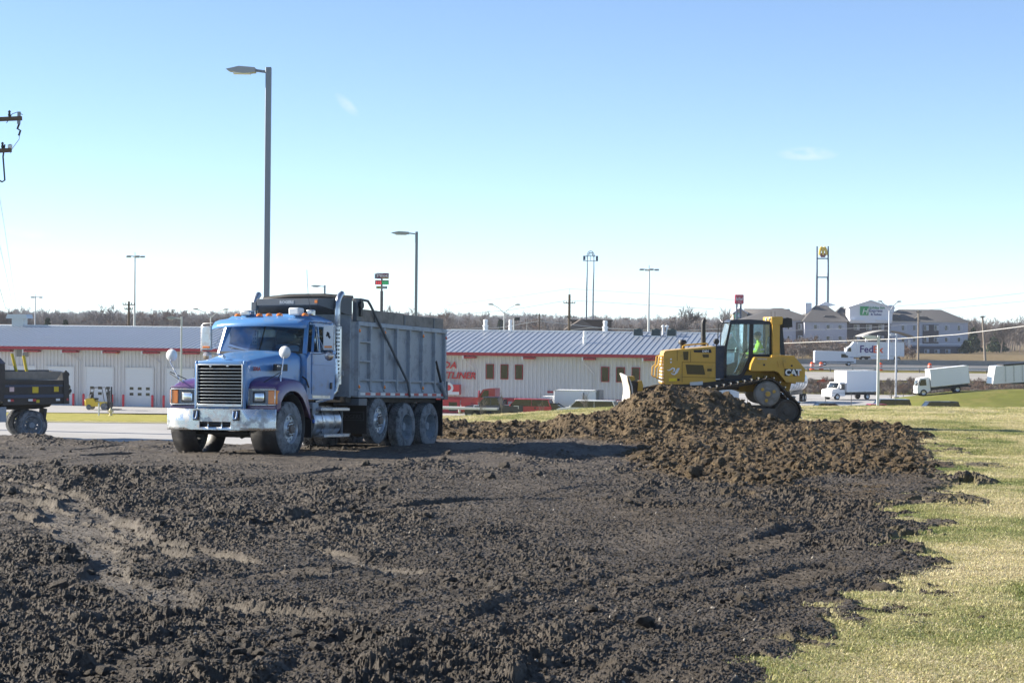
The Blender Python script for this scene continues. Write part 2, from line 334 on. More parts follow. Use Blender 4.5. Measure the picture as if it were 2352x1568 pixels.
def field_mat(kind):
    m = bpy.data.materials.new('field_' + kind); m.use_nodes = True; N = m.node_tree.nodes; L = m.node_tree.links; b = N['Principled BSDF']
    b.inputs['Specular IOR Level'].default_value = .32
    tc = N.new('ShaderNodeTexCoord')
    def nz(s, d=6, r=.65, st=None):
        n = N.new('ShaderNodeTexNoise'); n.inputs['Scale'].default_value = s; n.inputs['Detail'].default_value = d; n.inputs['Roughness'].default_value = r
        L.new(tc.outputs['Object'], n.inputs['Vector']); return n.outputs['Fac']
    def ramp(f, cs):
        r = N.new('ShaderNodeValToRGB'); L.new(f, r.inputs[0]); e = r.color_ramp.elements
        for i, (p, c) in enumerate(cs):
            el = e[i] if i < 2 else e.new(p); el.position = p; el.color = (*c, 1)
        return r.outputs[0]
    def mix(f, a, c):
        x = N.new('ShaderNodeMixRGB'); L.new(f, x.inputs[0]); L.new(a, x.inputs[1]); L.new(c, x.inputs[2]); return x.outputs[0]
    dark = ramp(nz(5.0, 8), [(.28, (.064, .050, .037)), (.5, (.112, .091, .070)), (.72, (.185, .154, .122))])
    brown = ramp(nz(4.0, 8), [(.28, (.055, .034, .016)), (.5, (.135, .090, .043)), (.72, (.25, .178, .088))])
    if kind == 'clod':
        at_ = N.new('ShaderNodeAttribute'); at_.attribute_type = 'INSTANCER'; at_.attribute_name = 'brown'
        c = mix(at_.outputs['Fac'], dark, brown)
    else:
        at_ = N.new('ShaderNodeVertexColor'); at_.layer_name = 'zone'
        sp = N.new('ShaderNodeSeparateColor'); L.new(at_.outputs[0], sp.inputs[0])
        tan = ramp(nz(7.0, 8), [(.3, (.12, .10, .078)), (.5, (.20, .172, .138)), (.75, (.30, .262, .212))])
        soil = mix(sp.outputs[2], mix(sp.outputs[1], dark, brown), tan)
        grass = ramp(nz(2.3, 8), [(.25, (.26, .23, .09)), (.45, (.45, .40, .15)), (.6, (.56, .49, .21)), (.78, (.66, .57, .31))])
        thatch = ramp(nz(40.0, 4), [(.35, (.10, .09, .035)), (.6, (.40, .36, .16))])
        g2 = N.new('ShaderNodeMixRGB'); g2.inputs[0].default_value = .35; L.new(grass, g2.inputs[1]); L.new(thatch, g2.inputs[2])
        c = mix(sp.outputs[0], soil, g2.outputs[0])
    tn = N.new('ShaderNodeMapRange'); tn.inputs['From Min'].default_value = .3; tn.inputs['From Max'].default_value = .7; tn.inputs['To Min'].default_value = .62; tn.inputs['To Max'].default_value = 1.18; L.new(nz(.9, 5), tn.inputs['Value'])
    tm = N.new('ShaderNodeMixRGB'); tm.blend_type = 'MULTIPLY'; tm.inputs[0].default_value = 1.0; L.new(c, tm.inputs[1]); L.new(tn.outputs[0], tm.inputs[2]); c = tm.outputs[0]
    L.new(c, b.inputs['Base Color'])
    rr = N.new('ShaderNodeMapRange'); rr.inputs['To Min'].default_value = .42; rr.inputs['To Max'].default_value = .95; L.new(nz(9.0), rr.inputs['Value']); L.new(rr.outputs[0], b.inputs['Roughness'])
    bp = N.new('ShaderNodeBump'); bp.inputs['Strength'].default_value = 1.0; bp.inputs['Distance'].default_value = .05; L.new(nz(34.0, 8, .8), bp.inputs['Height']); L.new(bp.outputs[0], b.inputs['Normal'])
    return m

def np_mesh(name, co, faces, mats=(), cols=None, smooth=True):
    me = bpy.data.meshes.new(name); nv = len(co); nf = len(faces); k = faces.shape[1]
    me.vertices.add(nv); me.vertices.foreach_set('co', co.astype(np.float32).ravel())
    me.loops.add(nf * k); me.loops.foreach_set('vertex_index', faces.astype(np.int32).ravel())
    me.polygons.add(nf); me.polygons.foreach_set('loop_start', np.arange(0, nf * k, k, dtype=np.int32))
    me.update(calc_edges=True)
    me.polygons.foreach_set('use_smooth', np.full(nf, smooth, dtype=bool))
    if cols is not None:
        a = me.color_attributes.new('zone', 'FLOAT_COLOR', 'POINT'); a.data.foreach_set('color', cols.astype(np.float32).ravel())
    for x in mats: me.materials.append(x)
    return me
def grid_faces(nr, nc):
    i = np.arange(nr - 1)[:, None] * nc + np.arange(nc - 1)[None, :]
    return np.stack([i, i + 1, i + nc + 1, i + nc], -1).reshape(-1, 4)

# ------------------------------------------------------------------ far ground: one sheet to the horizon
def spaced(a): 
    out = []
    for x0, x1, n in a: out += list(np.linspace(x0, x1, n, endpoint=False))
    return np.array(out + [a[-1][1]])
gy = spaced([(-40, 40, 20), (40, 100, 40), (100, 420, 110), (420, 1000, 60), (1000, 4400, 70)])
gx = spaced([(-2200, -400, 40), (-400, -60, 50), (-60, 60, 60), (60, 400, 60), (400, 2200, 40)])
GX, GY = np.meshgrid(gx, gy)
GZ = T(GX, GY); inn = (GY < 76.5) & (np.abs(GX) < 34); GZ = np.where(inn, GZ - .5 - .5 * (GY < 60), GZ - .02)
GZ = GZ + np.where(GY > 80, (vn(GX / 9., GY / 14., 3) - .5) * .12, 0)
z1 = np.clip(sst(395, 470, GY) + sst(360, 380, GY) * .8 + (GX < -100) * sst(250, 330, GY), 0, 1); z2 = sst(255, 268, GY) * (1 - sst(345, 360, GY)) * (GX > 30)
cols = np.stack([z1, z2, z1 * 0, z1 * 0 + 1], -1)
ground = link('ground', np_mesh('ground', np.stack([GX, GY, GZ], -1).reshape(-1, 3), grid_faces(len(gy), len(gx)), [ground_mat()], cols.reshape(-1, 4)), None)
tag(ground, 'rolling pale winter ground reaching to the horizon', kind='structure')

# ------------------------------------------------------------------ near field: churned earth meeting the lawn
DIRT_PX = [(1790, 1600), (1800, 1568), (1835, 1530), (1895, 1480), (1950, 1432), (2000, 1372), (2050, 1350), (2085, 1302), (2095, 1262), (2060, 1236), (2140, 1205), (2060, 1168), (2205, 1102), (2175, 1080), (2115, 1045), (2140, 1006), (2100, 986), (1960, 970), (1840, 964)]
DIRT = [(1.2, 4.0)] + [G(*p) for p in DIRT_PX[1:]] + [(8.6, 59.0), (5, 60), (0, 56), (-3, 52), (-5, 47.2), (-9.2, 45.6), (-13, 44.6), (-22, 44), (-30, 30), (-20, 4)]
BROWN = [G(*p) for p in [(1425, 1045)]] + [(2.9, 44.5), (1.3, 46.2), (-2.4, 46.6), (-2.6, 53.5), (1, 57), (5, 60), (8.8, 59)] + [G(*p) for p in [(1850, 966), (1960, 972), (2100, 987), (2138, 1008), (2112, 1045), (2160, 1085), (2060, 1100), (1900, 1103), (1790, 1128), (1690, 1132), (1600, 1103), (1490, 1086)]]
PLAT = [G(*p) for p in [(1440, 1050), (1540, 1010), (1850, 975), (2100, 990), (2130, 1010), (2105, 1050), (2150, 1083), (1950, 1100), (1800, 1120), (1700, 1122), (1600, 1096), (1490, 1080)]]
TRACKS = [([(-60, 1096), (60, 1112), (150, 1132), (215, 1185), (320, 1235), (440, 1268), (560, 1290)], .20, .7), ([(-60, 1112), (60, 1130), (130, 1150), (190, 1200), (290, 1250), (400, 1285)], .16, .55), ([(-60, 1150), (80, 1165), (170, 1215), (240, 1275), (280, 1330), (350, 1352), (450, 1385)], .24, .8), ([(-60, 1180), (60, 1190), (140, 1230), (210, 1290), (250, 1345), (330, 1370)], .14, .45),
          ([(730, 1262), (820, 1282), (910, 1308), (960, 1312)], .15, 1.0), ([(500, 1385), (620, 1400), (760, 1420)], .16, .5), ([(700, 1088), (790, 1080)], .15, .5), ([(30, 1031), (160, 1032), (285, 1029)], .30, 1.2), ([(-60, 1060), (120, 1072), (300, 1075), (420, 1068)], .25, .35), ([(-60, 1050), (200, 1048), (380, 1040)], .25, .3)]
CLEATS = [([(1180, 1640), (1420, 1480), (1700, 1372), (1900, 1310)], .28), ([(1420, 1640), (1640, 1490), (1850, 1400)], .28), ([(960, 1500), (1250, 1395), (1600, 1290), (1850, 1225)], .26), ([(180, 1600), (420, 1480), (700, 1390)], .26), ([(620, 1640), (800, 1500), (1100, 1370)], .26), ([(520, 1230), (800, 1180), (1200, 1150), (1450, 1120)], .28), ([(450, 1130), (800, 1105), (1300, 1085)], .28), ([(520, 1330), (760, 1300), (960, 1320), (1150, 1390)], .24)]
MOUND_X = [1.0, 1.35, 2.5, 3.4, 4.25, 5.15, 6.0, 6.9, 7.6]; MOUND_H = [.08, .28, .62, 1.04, 1.28, 1.12, .72, .28, .05]

RNG0 = np.random.default_rng(17)
rows = [7.0]
while rows[-1] < 79.5:
    y = rows[-1]; rows.append(y + np.interp(y, [7, 10, 14, 24, 40, 56, 62, 80], [.06, .022, .024, .036, .05, .065, .16, .3]))
FY = np.array(rows, dtype=np.float32); FS = np.linspace(-.345, .345, 820, dtype=np.float32)
YY = np.repeat(FY[:, None], len(FS), 1); XX = FS[None, :] * (YY + 1.0)
XX = (XX + (vn(XX * 40, YY * 40, 77) - .5) * .006).astype(np.float32)
CJ = np.unique(np.append(np.arange(0, len(FY), 4), len(FY) - 1)); CI = np.unique(np.append(np.arange(0, len(FS), 3), len(FS) - 1))
XC = np.ascontiguousarray(XX[np.ix_(CJ, CI)]); YC = np.ascontiguousarray(YY[np.ix_(CJ, CI)])
def upf(A):
    """coarse grid -> full grid, linear"""
    fj = np.interp(np.arange(len(FY)), CJ, np.arange(len(CJ))); j0 = np.minimum(fj.astype(int), len(CJ) - 2); tj = (fj - j0)[:, None].astype(np.float32)
    fi = np.interp(np.arange(len(FS)), CI, np.arange(len(CI))); i0 = np.minimum(fi.astype(int), len(CI) - 2); ti = (fi - i0)[None, :].astype(np.float32)
    B = A[j0] * (1 - tj) + A[j0 + 1] * tj; return B[:, i0] * (1 - ti) + B[:, i0 + 1] * ti
def cf(sx, sy, o, s, ox=0.): return upf(fbm(XC * sx + ox, YC * sy, o, s))
_e1 = fbm(XC * 1.1, YC * .9, 4, 11)
sdD = upf(sdist(XC, YC, DIRT)); edge = (upf(_e1) - .5) * 1.5 + (fbm(XX * 5, YY * 4, 3, 31) - .5) * 1.7
dirt = sst(-.14, .16, sdD + edge * np.interp(YY, [8, 25, 45], [.55, .9, .6]))
# worn patches of bare soil in the turf near the edge
wear = sst(.54, .66, cf(.8, .7, 4, 55, 3.)) * sst(-2.6, -.2, sdD)
dirt = np.maximum(dirt, wear * sst(.42, .58, fbm(XX * 7, YY * 5, 2, 91)))
far_left = sst(44.5, 47.5, YY) * (XX < -3.0); dirt = dirt * (1 - far_left * (sdD < 0))
sdB = upf(sdist(XC, YC, BROWN)); brown = sst(-.25, .25, sdB + edge * .5) * dirt
brown = np.maximum(brown, dirt * .9 * sst(.60, .72, cf(.9, .8, 4, 21, 9.)) * sst(-4.5, 0, -np.abs(sdD)) * (XX > 3))
brown = np.clip(brown + dirt * .30 * sst(.5, .75, cf(.35, .3, 3, 41)) * sst(0, 2, XX), 0, 1)
plat = sst(-.35, .9, upf(sdist(XC, YC, PLAT)) + edge * .35)
mh = np.interp(XX - (cf(.5, .5, 3, 61) - .5) * .8, MOUND_X, MOUND_H)
my = (YY - 49.7 + .5 * np.sin(XX * .9)) / np.where(YY < 49.7, 3.6, 3.0)
mound = mh * np.exp(-my * my * 1.6)
bx = sst(-3.2, -2.0, XX) * (1 - sst(1.0, 2.6, XX)); berm = bx * .20 * np.exp(-((YY - 49.5 - .2 * np.sin(XX * 2.1)) / 2.0) ** 2)
lb = (1 - sst(-10.6, -9.0, XX)) * .16 * np.exp(-((YY - 44.2) / .8) ** 2) * (.3 + 1.2 * cf(1.3, .6, 3, 71))     # spoil heap by the parked truck
rear = .08 * np.exp(-((XX - 9.4 - .2 * np.sin(YY)) / .9) ** 2) * sst(45, 47, YY) * (1 - sst(54, 57, YY))
tan = np.zeros_like(XX); rut = np.zeros_like(XX); flat = np.zeros_like(XX)
wob = (fbm(XC * 1.5, YC * 1.5, 3, 81) - .5) * .5; patch = sst(.20, .50, cf(2.5, 1.6, 4, 15) + .12)
for line, w, amt in TRACKS:
    d = upf(pdist(XC + wob, YC, [G(*p) for p in line])); k = 1 - sst(w * .5, w, d)
    tan = np.maximum(tan, k * min(1, amt * 1.3) * patch); rut = np.maximum(rut, k * .07); flat = np.maximum(flat, k * .6)
wx = XX + (upf(fbm(XC * 5, YC * 5, 2, 3)) - .5) * .16; wy = YY + (upf(fbm(XC * 5 + 40, YC * 5, 2, 4)) - .5) * .16
clump = sst(.40, .66, cf(.55, .42, 4, 8))
calm = 1 - .75 * sst(.48, .64, cf(.30, .16, 3, 18, 7.)) * sst(12, 15, YY)
rg = .10 + 1.08 * sst(.36, .66, .55 * cf(.5, .34, 4, 201) + .45 * cf(1.7, 1.2, 3, 202, 5.))
calm = calm * rg
h = (cf(.45, .35, 3, 1) - .5) * .22 + (cf(1.6, 1.9, 3, 2) - .5) * .16 * calm
h += (fbm(XX * 8, YY * 10, 4, 19, .75) - .5) * .085 * (.2 + .8 * calm)
h += lumps(wx, wy, .44, .16, .12, .30, 100, .45) * clump * calm + lumps(wx, wy, .21, .30, .15, .40, 110, .5) * (.2 + .8 * clump) * calm
h += lumps(wx, wy, .095, .6, .18, .5, 120, .75) * (.2 + .8 * calm)
nr = FY < 34; h[nr] += lumps(XX[nr], YY[nr], .048, .8, .2, .58, 130) * (.35 + .6 * np.clip(rg[nr], 0, 1))
h += (RNG0.random(h.shape, dtype=np.float32) - .5) * (.008 + .010 * calm)
rw = fbm(XC * 1.2, YC * 1.2, 2, 6) * 1.6; ridge = np.abs(upf(vn(XC * .7 + rw, YC * 3.2, 9)) - .5) * 2
h += (ridge - .5) * .10 * sst(.40, .60, cf(.3, .3, 3, 12, 20.)) * calm
bb = brown * sst(-.4, .4, sdB); far_ = (FY > 24) & (FY < 62)
rim = np.clip(.30 + .8 * (mh > .15) + .6 * (1 - sst(.2, 1.2, np.abs(sdB))), 0, 1)
for cell, pr, r1, sd_ in ((.46, .28, .36, 140), (.22, .5, .44, 150), (.10, .7, .48, 151)):
    h[far_] += (bb * (rim if cell > .15 else 1))[far_] * lumps(wx[far_], wy[far_], cell, pr, .15, r1, sd_, .72)
h += bb * (cf(1.6, 1.6, 3, 14) - .5) * .22
for line, w in CLEATS:
    d, sl_ = pdist_s(XX, YY, [G(*p) for p in line]); k = (1 - sst(w * .75, w, d)) * sst(.34, .58, upf(fbm(XC * .7, YC * .7, 3, 301)))
    h = h * (1 - k * .7) + k * (np.abs(((sl_ + (wx - XX)) / .19) % 1.0 - .5) * .09 - .05) + (1 - sst(.0, .14, np.abs(d - w - .08))) * .05 * dirt * upf(fbm(XC * 1.5, YC * 1.5, 2, 303))
h = h * (1 - flat) - rut
gh = (cf(3, 3, 3, 22) - .5) * .05 + (cf(.4, .4, 2, 23) - .5) * .10
ZZ = T(XX, YY) + dirt * (h + .03) + (1 - dirt) * (gh - .02) + plat * .09 + (mound + berm + lb + rear) * np.maximum(dirt, .6)
ZZ = ZZ - np.where((YY > 47) & (XX < -3), .05, 0) * 1.0
smear = .75 * sst(-1.5, .1, sdD) * sst(.42, .62, fbm(XX * 3.5, YY * 2.5, 3, 401))
brown = np.maximum(brown, (dirt < .5) * .55)
cols = np.stack([1 - np.maximum(dirt, smear), brown, tan * dirt, np.ones_like(dirt)], -1)
field = link('dirt_field', np_mesh('dirt_field', np.stack([XX, YY, ZZ], -1).reshape(-1, 3), grid_faces(*XX.shape), [field_mat('soil')], cols.reshape(-1, 4), False), None)
tag(field, 'churned dark soil with a brown spoil mound beside pale mown lawn', kind='structure')
def Fz(x, y):
    j = np.clip(np.searchsorted(FY, y), 1, len(FY) - 1); i = np.clip(((x / (FY[j] + 1.0)) + .345) / .69 * 819, 0, 819)
    return ZZ[j, np.rint(i).astype(int)]

# ------------------------------------------------------------------ loose clods, grass blades: scattered geometry
def scatter(name, pts, scl, rot, extra, protos, material_attr, label):
    me = bpy.data.meshes.new(name); me.vertices.add(len(pts)); me.vertices.foreach_set('co', pts.astype(np.float32).ravel())
    for an, arr in (('scl', scl), *extra.items()):
        a = me.attributes.new(an, 'FLOAT', 'POINT'); a.data.foreach_set('value', arr.astype(np.float32))
    a = me.attributes.new('rot', 'FLOAT_VECTOR', 'POINT'); a.data.foreach_set('vector', rot.astype(np.float32).ravel())
    o = bpy.data.objects.new(name, me); COL.objects.link(o)
    pc = bpy.data.collections.new(name + '_pieces')
    for p in protos: pc.objects.link(p)
    ng = bpy.data.node_groups.new(name, 'GeometryNodeTree'); ng.interface.new_socket('Geometry', in_out='INPUT', socket_type='NodeSocketGeometry'); ng.interface.new_socket('Geometry', in_out='OUTPUT', socket_type='NodeSocketGeometry')
    N = ng.nodes; L = ng.links; gi = N.new('NodeGroupInput'); go = N.new('NodeGroupOutput')
    ci = N.new('GeometryNodeCollectionInfo'); ci.inputs['Collection'].default_value = pc; ci.inputs['Separate Children'].default_value = True; ci.inputs['Reset Children'].default_value = True
    ip = N.new('GeometryNodeInstanceOnPoints'); ip.inputs['Pick Instance'].default_value = True
    L.new(gi.outputs[0], ip.inputs['Points']); L.new(ci.outputs[0], ip.inputs['Instance'])
    def na(nm, t='FLOAT'):
        n = N.new('GeometryNodeInputNamedAttribute'); n.data_type = t; n.inputs[0].default_value = nm; return n.outputs[0]
    L.new(na('scl'), ip.inputs['Scale']); er = N.new('FunctionNodeEulerToRotation'); L.new(na('rot', 'FLOAT_VECTOR'), er.inputs[0]); L.new(er.outputs[0], ip.inputs['Rotation'])
    L.new(ip.outputs[0], go.inputs[0])
    md = o.modifiers.new('scatter', 'NODES'); md.node_group = ng
    return tag(o, label, kind='stuff')
RNG = np.random.default_rng(3)
def clod_proto(k):
    bm = bmesh.new(); bmesh.ops.create_icosphere(bm, subdivisions=2, radius=1)
    rs = np.random.default_rng(k); dirs = rs.normal(size=(9, 3)); dirs /= np.linalg.norm(dirs, axis=1)[:, None]; am = rs.uniform(-.45, .55, 9)
    for v in bm.verts:
        n = np.array(v.co); f = .8 + sum(a * max(0, n @ d) ** 3 for a, d in zip(am, dirs)) + rs.uniform(-.17, .2)
        v.co = Vector((n[0] * f, n[1] * f * .8, n[2] * f * .62))
    me = bpy.data.meshes.new('clod'); bm.to_mesh(me); bm.free(); me.polygons.foreach_set('use_smooth', [True] * len(me.polygons)); me.set_sharp_from_angle(angle=R(28)); me.materials.append(CLOD)
    return bpy.data.objects.new('clod', me)
CLOD = field_mat('clod')
clods = [clod_proto(k) for k in range(7)]
def sample(n, y0, y1, pw=1.0):
    y = y0 + (y1 - y0) * RNG.random(n) ** pw; x = (RNG.random(n) - .5) * .66 * (y + 1); return x, y
def at_grid(A, x, y):
    j = np.clip(np.searchsorted(FY, y), 1, len(FY) - 1); i = np.clip((x / (FY[j] + 1.0) + .345) / .69 * 819, 0, 819); return A[j, np.rint(i).astype(int)]
P = []; Sx = []; Bx = []
for n, y0, y1, s0, s1, pw, which in [(110000, 9, 32, .004, .014, 1.0, 'any'), (7000, 9, 46, .012, .042, 1.0, 'clump'), (16000, 27, 60, .014, .045, 1.0, 'brown'), (2600, 27, 58, .035, .13, 1.0, 'brown'), (420, 9, 45, .03, .10, 1.0, 'clump'), (2200, 9, 46, .008, .04, 1.0, 'turf')]:
    x, y = sample(n * 3, y0, y1, pw); d = at_grid(dirt, x, y); bw = at_grid(bb, x, y); cl = at_grid(clump * calm, x, y); fl = at_grid(flat, x, y)
    keep = (d > .6) & (RNG.random(len(x)) > fl) if which != 'turf' else (d < .5) & (RNG.random(len(x)) < sst(-1.6, 0, at_grid(sdD, x, y)) * .5)
    keep &= {'any': RNG.random(len(x)) < .5, 'clump': RNG.random(len(x)) < cl * (1 - bw * .6), 'brown': RNG.random(len(x)) < bw, 'turf': RNG.random(len(x)) < 1}[which]
    x, y, bw = x[keep][:n], y[keep][:n], at_grid(brown, x[keep][:n], y[keep][:n])
    s = s0 + (s1 - s0) * RNG.random(len(x)) ** 2.2
    P.append(np.stack([x, y, Fz(x, y) + s * .15], -1)); Sx.append(s); Bx.append(np.clip((bw if which != 'turf' else .6) + RNG.normal(0, .12, len(x)), 0, 1))
P = np.concatenate(P); Sx = np.concatenate(Sx); Bx = np.concatenate(Bx)
scatter('soil_clods', P, Sx, RNG.uniform(-.6, .6, (len(P), 3)) * [1, 1, 0] + np.stack([0 * Sx, 0 * Sx, RNG.uniform(0, 6.28, len(P))], -1), {'brown': Bx}, clods, None, 'loose clods of dark and brown earth strewn over the churned field')

STONE = mat('pale_stone', (.27, .24, .20), .8, var=.3, scale=3)
def stone_proto(k):
    o = clod_proto(20 + k); o.data.materials.clear(); o.data.materials.append(STONE); return o
x, y = sample(6000, 9, 50); m_ = at_grid(dirt, x, y) > .7; x, y = x[m_][:1100], y[m_][:1100]; s_ = .005 + .014 * RNG.random(len(x)) ** 3 * np.interp(y, [9, 50], [1, 2])
scatter('pale_stones', np.stack([x, y, Fz(x, y) + s_ * .3], -1), s_, RNG.uniform(0, 6.28, (len(x), 3)), {}, [stone_proto(k) for k in range(3)], None, 'small pale stones scattered through the dark soil')

def grass_mat():
    m = bpy.data.materials.new('grass_blades'); m.use_nodes = True; N = m.node_tree.nodes; L = m.node_tree.links; b = N['Principled BSDF']
    b.inputs['Roughness'].default_value = .6; b.inputs['Specular IOR Level'].default_value = .3
    a = N.new('ShaderNodeAttribute'); a.attribute_type = 'INSTANCER'; a.attribute_name = 'tone'
    r = N.new('ShaderNodeValToRGB'); L.new(a.outputs['Fac'], r.inputs[0]); e = r.color_ramp.elements
    for i, (p, c) in enumerate([(.0, (.11, .18, .045)), (.3, (.27, .31, .11)), (.6, (.47, .45, .21)), (1.0, (.68, .61, .38))]):
        el = e[i] if i < 2 else e.new(p); el.position = p; el.color = (*c, 1)
    oi = N.new('ShaderNodeVertexColor'); oi.layer_name = 'blade'
    mx = N.new('ShaderNodeMixRGB'); mx.blend_type = 'MULTIPLY'; mx.inputs[0].default_value = 1; L.new(r.outputs[0], mx.inputs[1]); L.new(oi.outputs[0], mx.inputs[2])
    L.new(mx.outputs[0], b.inputs['Base Color'])
    tr = N.new('ShaderNodeBsdfTranslucent'); L.new(mx.outputs[0], tr.inputs[0]); ms = N.new('ShaderNodeMixShader'); ms.inputs[0].default_value = .3
    L.new(b.outputs[0], ms.inputs[1]); L.new(tr.outputs[0], ms.inputs[2]); L.new(ms.outputs[0], N['Material Output'].inputs[0])
    return m
GRASS = grass_mat()
def tuft_proto(k):
    rs = np.random.default_rng(50 + k); V = []; Fc = []; Cc = []
    for _ in range(46):
        a, r = rs.uniform(0, 6.28), .11 * math.sqrt(rs.random()); bx_, by_ = r * math.cos(a), r * math.sin(a)
        d = rs.uniform(0, 6.28); ln = rs.uniform(.014, .042); lean = rs.uniform(.2, 1.3); w = rs.uniform(.0018, .0034); px_, py_ = -math.sin(d) * w, math.cos(d) * w
        o = len(V); mx_, my_ = bx_ + math.cos(d) * ln * .35 * lean, by_ + math.sin(d) * ln * .35 * lean; tx, ty = bx_ + math.cos(d) * ln * lean, by_ + math.sin(d) * ln * lean
        V += [(bx_ - px_, by_ - py_, -.01), (bx_ + px_, by_ + py_, -.01), (mx_ + px_, my_ + py_, ln * .65), (mx_ - px_, my_ - py_, ln * .65), (tx, ty, ln * (1.1 - .45 * lean))]
        Fc += [(o, o + 1, o + 2, o + 3), (o + 3, o + 2, o + 4)]; t = rs.uniform(.65, 1.25); Cc += [(t, t * rs.uniform(.93, 1.05), t * rs.uniform(.8, 1.1), 1)] * 5
    me = bpy.data.meshes.new('tuft'); me.from_pydata(V, [], Fc); a = me.color_attributes.new('blade', 'FLOAT_COLOR', 'POINT'); a.data.foreach_set('color', np.array(Cc, dtype=np.float32).ravel()); me.materials.append(GRASS)
    return bpy.data.objects.new('tuft', me)
tufts = [tuft_proto(k) for k in range(6)]
P = []; Sx = []; Tn = []
for n, y0, y1 in [(26000, 9, 20), (24000, 19, 36), (16000, 35, 60), (9000, 58, 78)]:
    x, y = sample(n * 5, y0, y1); d = at_grid(dirt, x, y); m_ = (d < .45) & (x > -3.5) & (RNG.random(len(x)) < 1.1 - d * 2) & (RNG.random(len(x)) > .8 * at_grid(smear, x, y)); x, y = x[m_][:n], y[m_][:n]
    s = RNG.uniform(.7, 1.35, len(x)) * np.interp(y, [9, 60], [1, 1.6]); P.append(np.stack([x, y, Fz(x, y) - .002], -1)); Sx.append(s)
    Tn.append(np.clip(.58 + (fbm(x * .6, y * .5, 4, 33) - .5) * 1.7 + RNG.normal(0, .20, len(x)) + np.interp(y, [9, 24, 40], [-.06, .08, .16]), 0, 1))
P = np.concatenate(P); Sx = np.concatenate(Sx); Tn = np.concatenate(Tn)
scatter('lawn_grass', P, Sx, np.stack([0 * Sx, 0 * Sx, RNG.uniform(0, 6.28, len(P))], -1), {'tone': Tn}, tufts, None, 'short dormant yellow-green lawn grass along the edge of the churned soil')

# ------------------------------------------------------------------ blue dump truck (local x = rearwards, y = away from viewer, z = up)
BLUE = mat('truck_blue', (.10, .265, .56), .28, var=.06, coat=.6, dirt=(.24, .25, .26), dirt_amt=.24, dirt_scale=3.5, zdirt=(.7, 1.9, .7))
PURP = mat('fender_purple', (.085, .035, .14), .3, var=.1, coat=.5, dirt=(.16, .15, .16), dirt_amt=.15, dirt_scale=4, zdirt=(.7, 1.3, .5))
CHROME = mat('chrome', (.56, .57, .58), .26, 1.0, var=.12, dirt=(.27, .255, .235), dirt_amt=.36, dirt_scale=5)
CHROME_D = mat('dull_chrome', (.55, .56, .58), .3, 1.0, var=.08, dirt=(.25, .25, .25), dirt_amt=.3, dirt_scale=5)
BEDG = mat('bed_grey', (.29, .325, .37), .5, var=.12, scale=3, dirt=(.15, .155, .16), dirt_amt=.28, dirt_scale=2.6, zdirt=(1.0, 2.2, .35))
DARKG = mat('dark_grey_steel', (.10, .115, .135), .5, var=.12, dirt=(.13, .13, .13), dirt_amt=.25)
BLACK = mat('black_plastic', (.018, .018, .02), .5, var=.15, dirt=(.09, .085, .08), dirt_amt=.25)
RUBBER = mat('tyre_rubber', (.028, .028, .030), .85, var=.15, scale=20, dirt=(.25, .26, .27), dirt_amt=.78, dirt_scale=6, bump=.3, spec=.2)
RIMM = mat('wheel_alloy', (.50, .53, .56), .38, .75, var=.08, dirt=(.24, .26, .28), dirt_amt=.4, dirt_scale=6)
RIMG = mat('wheel_grey_steel', (.23, .265, .30), .6, var=.1, dirt=(.12, .125, .13), dirt_amt=.4, dirt_scale=6)
AMBER = mat('amber_lens', (.75, .20, .012), .25, coat=.6, var=.1); REDL = mat('red_lens', (.45, .02, .02), .3, coat=.5)
WHITEP = mat('white_paint', (.72, .74, .76), .4, var=.05, dirt=(.4, .39, .36), dirt_amt=.15)
WOOD = mat('weathered_board', (.24, .225, .21), .85, var=.3, scale=5, dirt=(.10, .095, .09), dirt_amt=.35, dirt_scale=3, bump=.5, bump_scale=30)
GLASS = glass('windscreen_glass', (.62, .78, .86), .8, .07); GLASS2 = glass('clear_glass', (.8, .9, .92), .85, .06)
INTER = mat('cab_interior', (.035, .038, .045), .8); SEATM = mat('seat_cloth', (.05, .055, .07), .9)
LENS = mat('headlamp_lens', (.72, .76, .8), .08, .6, var=.1); MUD = mat('under_mud', (.055, .05, .045), .95, var=.25, dirt=(.10, .092, .08), dirt_amt=.4)
REDT = mat('reflector_red', (.42, .045, .05), .4); SILT = mat('reflector_white', (.62, .64, .66), .35); REDTX = mat('red_lettering', (.28, .04, .05), .6); SILTX = mat('silver_lettering', (.42, .44, .46), .4); BLK2 = mat('black_lettering', (.02, .02, .025), .6)

def disc_holes(mb, c, r0, r1, y, nh, rh, rm, n_per=10, ax_y=True):
    """annular plate between r0 and r1 pierced by nh round holes at radius rm (faces only, plus hole walls)"""
    bm = bmesh.new(); cx, cz = c
    for k in range(nh):
        a0 = 2 * math.pi * (k - .5) / nh; a1 = 2 * math.pi * (k + .5) / nh; am = (a0 + a1) / 2
        hc = (cx + rm * math.cos(am), cz + rm * math.sin(am))
        outer = []
        for t in np.linspace(a0, a1, 5): outer.append((cx + r1 * math.cos(t), cz + r1 * math.sin(t)))
        inner = [(cx + r0 * math.cos(t), cz + r0 * math.sin(t)) for t in np.linspace(a1, a0, 5)]
        ring = outer + inner; ang = [math.atan2(p[1] - hc[1], p[0] - hc[0]) for p in ring]
        hole = [(hc[0] + rh * math.cos(t), hc[1] + rh * math.sin(t)) for t in ang]
        m_ = len(ring)
        vs = [(p[0], y, p[1]) for p in ring] + [(p[0], y, p[1]) for p in hole] + [(p[0], y + .03, p[1]) for p in hole]
        mb.add(vs, [(i, (i + 1) % m_, m_ + (i + 1) % m_, m_ + i) for i in range(m_)] + [(m_ + i, m_ + (i + 1) % m_, 2 * m_ + (i + 1) % m_, 2 * m_ + i) for i in range(m_)])
    bm.free(); return mb
